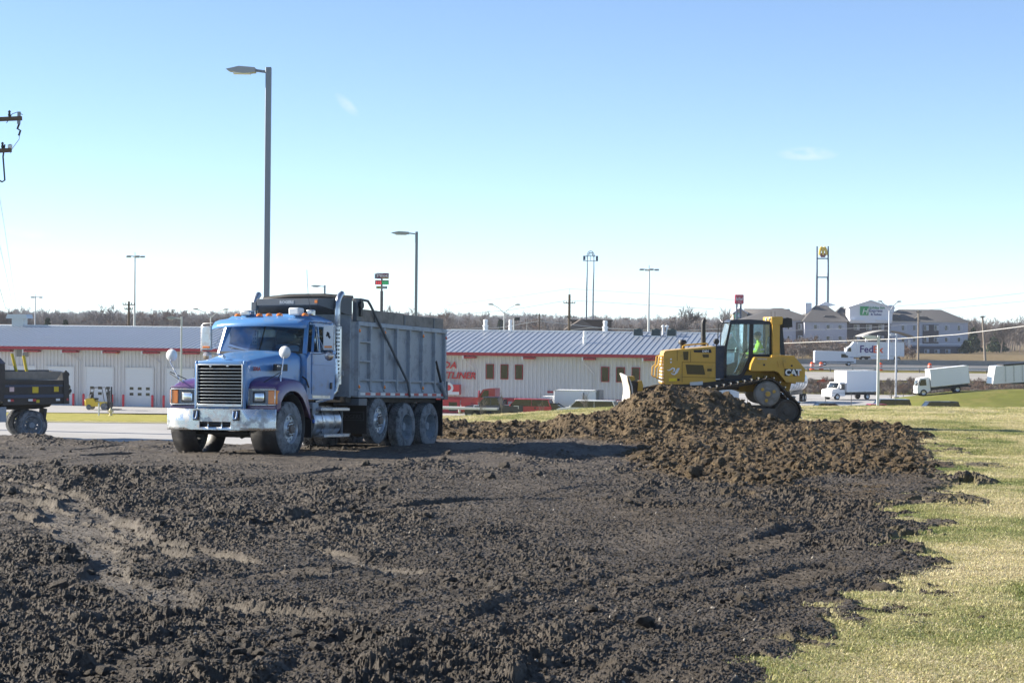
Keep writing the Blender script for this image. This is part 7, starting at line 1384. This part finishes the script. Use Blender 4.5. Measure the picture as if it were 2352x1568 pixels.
# ------------------------------------------------------------------ lamp posts, signs, poles, wires
POLE = mat('painted_pole', (.20, .23, .28), .5, .3, var=.06); POLEW = mat('pale_pole', (.55, .57, .60), .5, .2, var=.06); TIMB = mat('pole_timber', (.10, .075, .055), .95, var=.2); STEELB = mat('sign_steel_blue', (.07, .10, .15), .5, .3); LAMPM = mat('lamp_housing', (.30, .32, .35), .45, .3)
def px_thing(name, label, cat, px, pytop, Y, zbase=None, group=None):
    p = at(px, pytop, Y); zb_ = Tz(p.x, Y) if zbase is None else zbase; return thing(name, label, cat, (p.x, Y, zb_), (0, 0, 0), group), p.z - zb_
def area_lamp(label, px, pyt, Y, w=.2, arm=-1, al=.42, hl=1.15, pole=POLE, head=LAMPM, base=False, square=True, zbase=None):
    o, h = px_thing('street_lamp', label, 'street lamp', px, pyt, Y, zbase)
    (MB().box(-w / 2, w / 2, -w / 2, w / 2, -.2, h) if square else MB().cyl((0, 0, -.2), (0, 0, h), w * .6, w * .42, 12)).obj('pole', pole, o, bev=.02 if square else 0)
    MB().bar((arm * w * .4, 0, h - .18), (arm * (w * .4 + al), 0, h - .13), .10, .10).obj('arm', pole, o); x = arm * (w * .4 + al)
    MB().prism([(x, h - .22), (x, h - .03), (x + arm * hl * .55, h + .02), (x + arm * hl, h - .10), (x + arm * hl * .9, h - .17), (x + arm * hl * .4, h - .26)], -.22, .22, 'y').obj('lamp_head', head, o, bev=.03); MB().box(min(x + arm * .2, x + arm * hl * .75), max(x + arm * .2, x + arm * hl * .75), -.17, .17, h - .275, h - .2).obj('lens', DOORW, o)
    if base: MB().cyl((0, 0, -.2), (0, 0, .75), .45, n=16).obj('footing', CONCR, o)
    return o
area_lamp('tall near street lamp rising behind the blue truck cab', 617, 155, 76, .22)
area_lamp('grey street lamp standing right behind the dump bed', 957, 532, 150, .22, al=.5, hl=1.4, zbase=-6)
area_lamp('small street lamp top above the truck cab protector', 746, 655, 262, .22, al=.6, hl=1.2)
area_lamp('thin pale street lamp left of the blue truck roof visor', 417, 727, 172, .15, al=.5, hl=.8, pole=POLEW)
area_lamp('white lamp post on the lawn right of the box truck', 2018, 770, 128, .17, al=.15, hl=.85, pole=POLEW, head=POLEW)
area_lamp('pale lamp post on a round concrete footing in the yard', 2059, 766, 248, .22, al=.25, hl=.6, pole=POLEW, head=POLEW, base=True)
def mast(label, px, pyt, Y, n=4, zbase=None, w=.45, thick=.22):
    o, h = px_thing('high_mast_lamp', label, 'mast lamp', px, pyt, Y, zbase); MB().cyl((0, 0, -.5), (0, 0, h), thick, thick * .5, 12).obj('mast', POLEW, o); MB().lathe([(w, -.1), (w, .0), (w * .8, .0), (w * .8, -.1)], (0, 0, h - .1), 'z', 16).obj('ring', LAMPM, o)
    for k in range(n): a = 2 * math.pi * k / n + .2; MB().bar((0, 0, h - .1), (math.cos(a) * w * 2.4, math.sin(a) * w * 2.4, h - .1), .1, .1).obj('arm', LAMPM, o); MB().box(math.cos(a) * w * 2.6 - .35, math.cos(a) * w * 2.6 + .35, math.sin(a) * w * 2.6 - .25, math.sin(a) * w * 2.6 + .25, h - .3, h - .02).obj('lamp_head', LAMPM, o, bev=.05)
    MB().cyl((0, 0, h), (0, 0, h + .5), .06, n=6).obj('lightning_rod', LAMPM, o)
mast('high mast lamp left of the blue truck above the roof', 310, 587, 300, 5); mast('distant high mast lamp at far left over the woods', 81, 681, 420, 3); mast('high mast lamp above the roof right of the sign frame', 1491, 617, 290, 4)
def twin(label, px, pyj, spread, rise, Y, r=.1, mat_=None):
    mat_ = mat_ or POLEW; o, h = px_thing('twin_arm_lamp', label, 'street lamp', px, pyj, Y); k = Y / FPX; MB().cyl((0, 0, -.3), (0, 0, h), r * 1.3, r, 10).obj('pole', mat_, o)
    for s in (-1, 1):
        MB().tube([(0, 0, h - .3), (s * spread * k * .35, 0, h + rise * k * .45), (s * spread * k * .75, 0, h + rise * k * .85), (s * spread * k, 0, h + rise * k)], r * .6, 6).obj('arm', mat_, o); MB().sph((s * spread * k, 0, h + rise * k), .5, .18, .13).obj('lamp_head', LAMPM, o)
twin('twin arm street lamp left of the truck visor', 484, 726, 35, 16, 330); twin('twin arm street lamp beyond the roof right of the dump bed', 1158, 716, 31, 17, 330); twin('tall twin arm street lamp before the hotel gable', 2043, 712, 22, 20, 375, .16)
# a floodlight pole and timber poles
o, h = px_thing('floodlight_pole', 'short pole with a dark floodlight right of the twin arm lamp', 'pole', 1180, 731, 340); MB().cyl((0, 0, -.3), (0, 0, h), .13, n=8).obj('pole', POLEW, o); MB().box(.1, 1.1, -.3, .3, h - .4, h + .2).obj('floodlight', BLACK, o, bev=.1)
o, h = px_thing('thin_mast', 'thin whip mast between the floodlight and timber pole', 'pole', 1210, 735, 340); MB().cyl((0, 0, -.3), (0, 0, h), .06, .03, n=6).obj('mast', POLEW, o)
def upole(label, px, pyt, Y, arms=((.3, 1.2),), r=.17, spike=0, lean=0.0, mt=None):
    o, h = px_thing('utility_pole', label, 'utility pole', px, pyt, Y); o.rotation_euler = (0, lean, 0); MB().cyl((0, 0, -.5), (0, 0, h), r * 1.2, r * .8, 10).obj('pole', mt or TIMB, o)
    for dz, hw in arms:
        c_ = MB().bar((-hw, -.12, h - dz), (hw, -.12, h - dz), .12, .14).obj('crossarm', mt or TIMB, o)
        for s in (-1, -.5, .5, 1): MB().lathe([(.05, 0), (.08, .08), (.05, .12), (.08, .18), (0, .26)], (s * hw * .95, -.12, h - dz + .07), 'z', 8).obj('insulator', BLACK, c_)
    if spike: MB().cyl((0, 0, h), (0, 0, h + spike), .05, .03, n=6).obj('spike', POLEW, o)
    return o, h
u1, h1 = upole('dark timber utility pole with stub arms left of the sign frame', 1308, 676, 330, ((1.5, 1.0), (3.9, .7)), .26, 1.1); u2, h2 = upole('shorter timber pole with fanned top right of the thin mast', 1239, 720, 360, ((.35, 1.3),), .16); u3, h3 = upole('dark twin topped utility pole left of the high mast', 296, 692, 290, ((.5, .9), (1.2, .6)), .2); u4, h4 = upole('leaning timber utility pole right of the hotel', 2265, 725, 372, ((.3, .5),), .22, lean=-.075, mt=mat('pale_timber', (.24, .20, .16), .9)); u5, h5 = upole('timber utility pole before the hotel right wing', 2110, 713, 390, ((.4, .5),), .2, mt=MATS['pale_timber'])
# near utility pole just outside the left edge; its arms reach into view
NY = 62.0; pz = at(-60, 900, NY); npole = thing('utility_pole', 'utility pole outside the left edge whose arms reach into view', 'utility pole', (pz.x, NY, Tz(pz.x, NY))); zb_ = npole.location.z
def nz_(px, py): p = at(px, py, NY); return (p.x - pz.x, 0, p.z - zb_)
MB().cyl((0, .25, -.5), (0, .25, nz_(0, 180)[2]), .17, .13, 12).obj('pole', TIMB, npole)
for (a, b) in (((-140, 280), (50, 272)), ((-110, 352), (26, 345))):
    c_ = MB().bar(nz_(*a), nz_(*b), .13, .13).obj('crossarm', TIMB, npole)
    for k in range(3): q = Vector(nz_(*a)).lerp(Vector(nz_(*b)), .45 + k * .2); MB().lathe([(.03, .0), (.05, .08), (.03, .12), (.05, .18), (0, .22)], (q.x, 0, q.z + .06), 'z', 8).obj('insulator', BLACK, c_)
cu = MB(); cu.cyl(nz_(43, 285), nz_(44, 257), .055, n=10); cu.obj('fuse_cutout', POLE, npole); MB().tube([nz_(44, 285), nz_(40, 296), nz_(47, 300), nz_(43, 312)], .035, 6).obj('fuse_link', BLACK, npole); MB().tube([nz_(15, 283), nz_(28, 262), nz_(40, 258), nz_(52, 264)], .012, 5).obj('jumper_wire', BLACK, npole); MB().tube([nz_(46, 300), nz_(44, 320), nz_(28, 342), nz_(24, 352)], .010, 5).obj('drop_wire', POLE, npole)
MB().lathe([(.04, 0), (.075, .04), (.075, .12), (.03, .15), (0, .15)], nz_(23, 342), 'z', 10).obj('insulator_cap', POLEW, npole); MB().tube([nz_(11, 332), nz_(7, 360), nz_(10, 400), nz_(11, 414), nz_(5, 418), nz_(-10, 410)], .028, 6).obj('cable_loop', BLACK, npole)
WIRE = mat('bare_wire', (.30, .32, .35), .5, .3); WIREP = mat('pale_cable', (.55, .54, .52), .5, .2)
def wire(label, pts, Y0, Y1, r=.02, m_=None, sag=0.0, n=16):
    """cable through photo-measured points, depth running evenly from Y0 to Y1"""
    o = thing('power_line', label, 'wire'); q = [at(p[0], p[1], Y0 + (Y1 - Y0) * i / (len(pts) - 1)) for i, p in enumerate(pts)]; out = []
    for a, b in zip(q[:-1], q[1:]):
        for k in range(n): t_ = k / n; out.append(a.lerp(b, t_) - Vector((0, 0, sag * 4 * t_ * (1 - t_))))
    out.append(q[-1]); o.location = q[0]; MB().tube([p - q[0] for p in out], r, 5).obj('cable', m_ or WIRE, o); return o
wire('power line falling steeply at the left edge, upper', [(-8, 410), (10, 520), (28, 640), (40, 716)], 66, 200, .012); wire('power line falling steeply at the left edge, middle', [(-5, 545), (10, 610), (30, 705)], 66, 170, .012); wire('power line falling steeply at the left edge, lowest', [(-4, 650), (14, 712)], 66, 120, .012)
wire('thick pale cable sagging across the roof toward the hotel', [(1035, 756), (1150, 752), (1238, 737), (1400, 755), (1560, 760), (1700, 752)], 360, 360, .06, WIREP); wire('second pale cable rising over the roof ridge', [(1200, 772), (1280, 762), (1360, 752), (1480, 757), (1560, 768)], 340, 340, .05, WIREP)
wire('thin line from the dark timber pole to the left', [(1020, 725), (1170, 712), (1303, 690)], 330, 330, .03); wire('thin upper line over the dark timber pole', [(1020, 702), (1180, 682), (1308, 663), (1500, 675), (1700, 690)], 330, 330, .02); wire('thin line from the dark timber pole to the right', [(1312, 690), (1450, 698), (1640, 710)], 330, 330, .03)
wire('thick pale cable crossing before the hotel to the right', [(1700, 792), (1880, 785), (2060, 778), (2200, 768), (2360, 748)], 300, 250, .05, WIREP); wire('pale cable crossing above the hotel windows', [(1700, 762), (1880, 757), (2000, 752), (2110, 743)], 390, 390, .045, WIREP); wire('thin line above the hotel roof rising right, lower', [(2043, 718), (2200, 706), (2360, 691)], 380, 380, .03); wire('thin line above the hotel roof rising right, upper', [(2043, 705), (2200, 690), (2360, 672)], 380, 380, .03)
# ------------------------------------------------------------------ roadside signs
MAR = mat('sign_maroon', (.16, .02, .06), .5); LEDR = mat('led_red', (.6, .03, .04), .5, emit=(1, .06, .08), emit_s=.35); LEDG = mat('led_green', (.02, .35, .12), .5, emit=(.02, .8, .25), emit_s=.2); PANELD = mat('led_panel_dark', (.03, .03, .035), .5); SUBG = mat('sign_blue_green', (.05, .14, .15), .5); SUBY = mat('sign_yellow', (.7, .6, .08), .5)
pq = lambda zx, zy: ((880 + zx / 15.68) / 1.06293, (640 + zy / 15.68) / 1.06293)
QY = 420.
def qq(zx, zy): p = at(*pq(zx, zy), QY); return (p.x - qo.x, p.z - qz)
qo = at(*pq(815, 600), QY); qz = Tz(qo.x, QY); ps = thing('fuel_price_sign', 'tall fuel station sign with red and green prices behind the dump bed', 'sign', (qo.x, QY, qz))
MB().cyl((0, .2, -.5), (0, .2, qq(815, 1100)[1]), .34, n=12).obj('lower_post', PANELD, ps); MB().cyl((0, .2, qq(815, 1100)[1]), (0, .2, qq(815, 500)[1]), .2, n=12).obj('upper_post', PANELD, ps)
def panel(name, x0, y0, x1, y1, m_): a, b = qq(x0, y0), qq(x1, y1); return MB().box(a[0], b[0], -.4, .1, b[1], a[1]).obj(name, m_, ps)
s1 = panel('brand_panel', 620, 415, 1085, 640, MAR); panel('brand_panel_return', 550, 440, 622, 630, POLE); a = qq(645, 570); b = qq(1060, 450); text_fit('brand_lettering', 'Pilot', b[0] - a[0], b[1] - a[1], LOGOW, s1, (a[0], -.42, a[1]), offset=.02); a, b = qq(830, 605), qq(1085, 632); MB().box(a[0], b[0], -.43, -.4, b[1], a[1]).obj('brand_stripe', SUBY, s1)
s2 = panel('price_panel_red', 565, 690, 822, 862, mat('led_back_red', (.10, .005, .008), .5)); s3 = panel('price_panel_green', 822, 690, 1085, 862, mat('led_back_green', (.005, .08, .03), .5)); a = qq(588, 848); b = qq(812, 728); text_fit('price_lettering', '335', b[0] - a[0], b[1] - a[1], LEDR, s2, (a[0], -.42, a[1]), offset=.02); a = qq(838, 848); b = qq(1060, 728); text_fit('price_lettering', '505', b[0] - a[0], b[1] - a[1], LEDG, s3, (a[0], -.42, a[1]), offset=.02)
s4 = panel('food_panel', 610, 915, 1022, 1018, SUBG); a = qq(635, 1000); b = qq(805, 932); text_fit('food_lettering', 'SUB', b[0] - a[0], b[1] - a[1], SUBY, s4, (a[0], -.42, a[1]), offset=.02); a = qq(830, 1000); b = qq(1000, 932); text_fit('food_lettering', 'WAY', b[0] - a[0], b[1] - a[1], LOGOW, s4, (a[0], -.42, a[1]), offset=.02)
# empty sign frame with arch
FY_ = 480.
def fp(zx, zy): p = at((1180 + zx / 4.523) / 1.06293, (580 + zy / 4.523) / 1.06293, FY_); return (p.x - fo_.x, 0, p.z - fz_)
fo_ = at((1180 + 1183 / 4.523) / 1.06293, 700, FY_); fz_ = Tz(fo_.x, FY_); sf = thing('empty_sign_frame', 'tall empty sign frame with an arch on two thin posts', 'sign frame', (fo_.x, FY_, fz_))
for zx, zx2 in ((1148, 1136), (1221, 1208)): MB().tube([(fp(zx2, 905)[0], 0, -.5), fp(zx2 + 6, 560), fp(zx, 360), fp(zx, 200)], [.22, .18, .13, .10], 10).obj('post', STEELB, sf)
for zy in (205, 258): MB().bar(fp(1105, zy), fp(1265, zy), .14, .14).obj('frame_rail', STEELB, sf)
for zx in (1105, 1265, 1185): MB().bar(fp(zx, 200), fp(zx, 260), .12, .12).obj('frame_upright', STEELB, sf)
MB().hexa([fp(1105, 250), fp(1128, 250), (fp(1128, 250)[0], .3, fp(1128, 250)[2]), (fp(1105, 250)[0], .3, fp(1105, 250)[2]), fp(1105, 200), fp(1128, 200), (fp(1128, 200)[0], .3, fp(1128, 200)[2]), (fp(1105, 200)[0], .3, fp(1105, 200)[2])]).obj('side_panel', STEELB, sf); MB().hexa([fp(1243, 260), fp(1265, 260), (fp(1265, 260)[0], .3, fp(1265, 260)[2]), (fp(1243, 260)[0], .3, fp(1243, 260)[2]), fp(1243, 207), fp(1265, 207), (fp(1265, 207)[0], .3, fp(1265, 207)[2]), (fp(1243, 207)[0], .3, fp(1243, 207)[2])]).obj('side_panel', STEELB, sf)
for r0 in (1.0, .72): MB().tube([(fp(1187 + 42 * r0 * math.cos(R(a)), 0)[0], 0, fp(0, 200 - 64 * r0 * math.sin(R(a)))[2]) for a in range(0, 181, 15)], .09, 6).obj('arch', STEELB, sf)
for zx in (1170, 1187, 1205): MB().bar(fp(zx, 200), fp(zx, 160), .12, .12).obj('arch_strut', STEELB, sf)
# tall twin post burger sign
MY = 640.
def mp(zx, zy): p = at(*p7(zx, zy), MY); return (p.x - mo_.x, 0, p.z - mz_)
mo_ = at(*p7(1100, 300), MY); mz_ = Tz(mo_.x, MY); ms = thing('golden_arch_sign', 'very tall twin post sign with yellow arches above the hotel', 'sign', (mo_.x, MY, mz_)); GOLD = mat('arch_yellow', (.85, .60, .06), .4); MRED = mat('sign_dark_red', (.20, .015, .03), .5)
for zx in (1050, 1147): MB().tube([(mp(zx - 2, 570)[0], 0, -.5), mp(zx - 2, 350), mp(zx, 290), mp(zx, 75)], [.42, .36, .30, .26], 10).obj('post', STEELB, ms)
for zy in (182, 345): MB().bar(mp(1050, zy), mp(1147, zy), .4, .4).obj('cross_beam', STEELB, ms)
for c in (1088, 1116): MB().tube([(mp(c + 15 * math.cos(R(a)), 0)[0], -.3, mp(0, 142 - 66 * math.sin(R(a)))[2]) for a in range(0, 181, 15)], [.42] * 13, 8).obj('arch', GOLD, ms)
a, b = mp(1070, 135), mp(1134, 172); MB().prism([(a[0], a[2]), (b[0], a[2]), (b[0] - .6, b[2]), (a[0] + .6, b[2])], -.5, .5, 'y').obj('base_panel', MRED, ms)
# red inn sign on two posts
RY = 600.
def rp(zx, zy): p = at(*p7(zx, zy), RY); return (p.x - ro_.x, 0, p.z - rz_)
ro_ = at(*p7(372, 540), RY); rz_ = Tz(ro_.x, RY); rs_ = thing('red_inn_sign', 'square red sign with white script on two posts left of the hotel', 'sign', (ro_.x, RY, rz_)); a, b = rp(333, 495), rp(411, 578); REDS = mat('sign_crimson', (.50, .02, .06), .45); pn_ = MB().box(a[0], b[0], -.6, .3, b[2], a[2]).obj('sign_panel', REDS, rs_, bev=.3, seg=3)
for zx in (353, 388): MB().cyl((rp(zx, 560)[0], .3, -.5), (rp(zx, 560)[0], .3, b[2]), .3, n=10).obj('post', STEELB, rs_)
c = rp(341, 548); d = rp(404, 518); text_fit('sign_lettering', 'Red Roof', d[0] - c[0], d[2] - c[2], LOGOW, pn_, (c[0], -.62, c[2]), shear=.2, offset=.02); c = rp(366, 568); d = rp(388, 556); text_fit('sign_lettering', 'Inn', d[0] - c[0], d[2] - c[2], LOGOW, pn_, (c[0], -.62, c[2]))

# ------------------------------------------------------------------ trees
BARK = mat('bare_twigs', (.165, .14, .125), .95, var=.25, scale=.4, spec=.1); BARK2 = mat('grey_twigs', (.22, .195, .18), .95, var=.2, scale=.4, spec=.1); RUST = mat('rusty_twigs', (.17, .12, .095), .95, var=.25, scale=.4, spec=.1); EVER = mat('evergreen_needles', (.035, .055, .022), .8, var=.4, scale=1.5, spec=.2)
def bare_tree(seed, H=12., spread=.5, levels=4, twig=.05, trunk=.22, split=(4, 6)):
    rs = random.Random(seed); mb = MB(); tr = MB()
    def br(p, d, L, r, lv, out):
        q = p; pts = [p]; dd = d
        for k in range(3): dd = (dd + Vector((rs.uniform(-.18, .18), rs.uniform(-.18, .18), rs.uniform(-.05, .12)))).normalized(); q = q + dd * (L / 3); pts.append(q)
        out.tube(pts, [r, r * .85, r * .68, r * .45], 3 if lv else 6, cap=False)
        if lv >= levels: return
        for k in range(rs.randint(*split)):
            t_ = rs.uniform(.3, 1.0); i = min(2, int(t_ * 3)); b0 = pts[i].lerp(pts[i + 1], t_ * 3 - i); a = rs.uniform(0, 6.28); tilt = rs.uniform(.45, 1.0) * spread * 1.7; ax = dd.orthogonal().normalized(); ax = ax * math.cos(a) + dd.cross(ax) * math.sin(a); nd = (dd * math.cos(tilt) + ax * math.sin(tilt) + Vector((0, 0, .18))).normalized(); br(b0, nd, L * rs.uniform(.5, .75), max(twig * .5, r * .5), lv + 1, mb)
    br(Vector((0, 0, -.3)), Vector((0, 0, 1)), H * .52, trunk, 0, tr); return tr, mb
def tree_proto(seed, m_, **k):
    tr, mb = bare_tree(seed, **k); mb.add(tr.v, tr.f); me = bpy.data.meshes.new('bare_tree'); me.from_pydata(mb.v, [], mb.f); me.materials.append(m_); return bpy.data.objects.new('bare_tree', me)
protos = [tree_proto(s, m_, H=13, twig=.10, trunk=.24, levels=5, split=(3, 5)) for s, m_ in ((1, BARK), (2, BARK2), (3, BARK), (4, BARK2), (5, RUST), (6, BARK2))]
def ever_mesh(seed, H, Rr):
    rs = np.random.default_rng(seed); n = 1700; t_ = rs.random(n) ** .8; a = rs.uniform(0, 6.28, n); rr = Rr * (1 - t_) * (.35 + .65 * rs.random(n) ** .5) * (.8 + .25 * np.sin(a * 3 + t_ * 20)) + .1; V = []; Fc = []
    for i in range(n):
        c = np.array([rr[i] * math.cos(a[i]), rr[i] * math.sin(a[i]), .4 + t_[i] * H * .96]); u = rs.normal(size=3); u /= np.linalg.norm(u); w = rs.normal(size=3); s_ = .10 * Rr * (.6 + rs.random()); o = len(V); V += [c + u * s_ * 1.6, c + w * s_ * .7, c - u * s_ * 1.0 - w * s_ * .5 + [0, 0, -.1]]; Fc.append((o, o + 1, o + 2))
    me = bpy.data.meshes.new('crown'); me.from_pydata([tuple(v) for v in V], [], Fc); me.materials.append(EVER); return me
def woods(name, label, n, X0, X1, Y0, Y1, s0, s1, keep=None, pr=protos, seed=1, sink=.3):
    rg = np.random.default_rng(seed); y = Y0 + (Y1 - Y0) * rg.random(n); x = X0 + (X1 - X0) * rg.random(n); x = x * (y / Y1) if keep == 'fan' else x; s = rg.uniform(s0, s1, n) * np.where(rg.random(n) < .12, 1.25, 1)
    z = T(x, y) - sink; return scatter(name, np.stack([x, y, z], -1), s, np.stack([rg.uniform(-.06, .06, n), rg.uniform(-.06, .06, n), rg.uniform(0, 6.28, n)], -1), {}, pr, None, label)
woods('bare_wood', 'far bare wood on the ridge behind the service building at left', 2000, -330, -20, 620, 900, .45, .95, 'fan', seed=11)
woods('bare_wood', 'bare brown wood behind the roof between the dump bed and the bulldozer', 1000, -40, 95, 560, 860, .38, .85, 'fan', seed=12)
woods('bare_wood', 'bare wood behind the hotel at far right', 520, 100, 330, 640, 900, .6, .95, 'fan', seed=13)
woods('bare_wood', 'distant bluish bare woods along the whole horizon', 5200, -900, 900, 1300, 2700, .8, 1.2, 'fan', seed=14, sink=.8)
# individual trees
def tree(label, px, pyt, Y, seed, m_=BARK, name='bare_tree', H0=13., **k):
    p = at(px, pyt, Y); zb_ = Tz(p.x, Y); o = thing(name, label, 'tree', (p.x, Y, zb_)); tr, mb = bare_tree(seed, **k); top = max(v[2] for v in mb.v); f = (p.z - zb_) / top; o.scale = (f, f, f); tr.obj('trunk', m_, o); mb.obj('crown', m_, o); return o
tree('large bare round crowned tree left of the red inn sign', 1577, 697, 520, 21, BARK2, twig=.09, levels=5, split=(4, 5), spread=.55); tree('bare tree right of the large round crowned one', 1622, 702, 530, 22, BARK2, twig=.09, levels=4, split=(5, 6)); tree('thin bare tree between the two posts of the sign frame', 1345, 722, 470, 23, BARK, twig=.08, levels=4); tree('bare tree behind the timber pole beyond the roof', 1270, 728, 520, 24, BARK2, twig=.1); tree('tall bare tree right of the hotel roof', 2238, 722, 640, 25, BARK2, twig=.1); tree('bare tree beside the leaning pole at far right', 2300, 735, 610, 26, BARK, twig=.1)
def evergreen(label, px, pyt, Y, rad, seed):
    p = at(px, pyt, Y); zb_ = Tz(p.x, Y); H = p.z - zb_; o = thing('evergreen_tree', label, 'tree', (p.x, Y, zb_)); link('crown', ever_mesh(seed, H, rad), EVER, o); MB().cyl((0, 0, -.3), (0, 0, H * .5), .22, .1, 8).obj('trunk', TIMB, o)
evergreen('dark evergreen standing behind the ridge at far left', 109, 733, 480, 3.0, 31); evergreen('second dark evergreen right of the first at far left', 151, 737, 470, 2.6, 32); evergreen('evergreen tree right of the hotel, left one of two', 2236, 756, 600, 3.4, 33); evergreen('evergreen tree right of the hotel, right one of two', 2290, 760, 630, 3.8, 34); evergreen('small round evergreen at the hotel corner', 2218, 785, 556, 2.6, 35); evergreen('evergreen in the wood right of the dump bed', 1150, 735, 640, 4.0, 36)
for zx, zyt, sd, lab in ((435, 1320, 41, 'bare sapling before the navy truck'), (668, 1245, 42, 'bare sapling left of the red parked van'), (1150, 1355, 43, 'low bare sapling before the white box truck'), (1660, 1255, 44, 'bare sapling beside the grey semi tractor')):
    px, py = p6(zx, zyt); tree(lab, px, py, 176, sd, BARK2, 'bare_sapling', twig=.05, trunk=.12, levels=3, split=(4, 6), spread=.35)
px, py = p8(960, 930); tree('bare sapling left of the concrete pole footing', px, py, 226, 45, BARK2, 'bare_sapling', twig=.04, trunk=.1, levels=3, split=(4, 6), spread=.35)
# scrub on the highway bank and by the hotel
shr = [tree_proto(s, m_, H=2.2, twig=.035, trunk=.05, levels=3, split=(5, 7), spread=.7) for s, m_ in ((61, RUST), (62, BARK), (63, BARK2))]
woods('bank_scrub', 'dry reddish scrub along the foot of the highway bank', 800, 26, 78, 268, 290, .4, .9, pr=shr, seed=15, sink=.1); woods('hotel_scrub', 'reddish bare shrubs between the highway and the hotel', 420, 28, 88, 420, 540, 1.2, 2.3, pr=shr, seed=16, sink=.1)
# ------------------------------------------------------------------ air: thin even haze round the whole scene
hz = MB().box(-2400, 2400, -80, 4600, -26, 45).obj('haze', None); tag(hz, 'thin pale winter haze in the air', kind='stuff')
hm = bpy.data.materials.new('haze_air'); hm.use_nodes = True; HN = hm.node_tree.nodes; HN.clear(); ho = HN.new('ShaderNodeOutputMaterial'); hv = HN.new('ShaderNodeVolumePrincipled')
hv.inputs['Color'].default_value = (.80, .88, 1.0, 1); hv.inputs['Density'].default_value = .00011; hv.inputs['Anisotropy'].default_value = 0.0
hm.node_tree.links.new(hv.outputs[0], ho.inputs['Volume']); hz.data.materials.clear(); hz.data.materials.append(hm)
SC.cycles.volume_bounces = 0
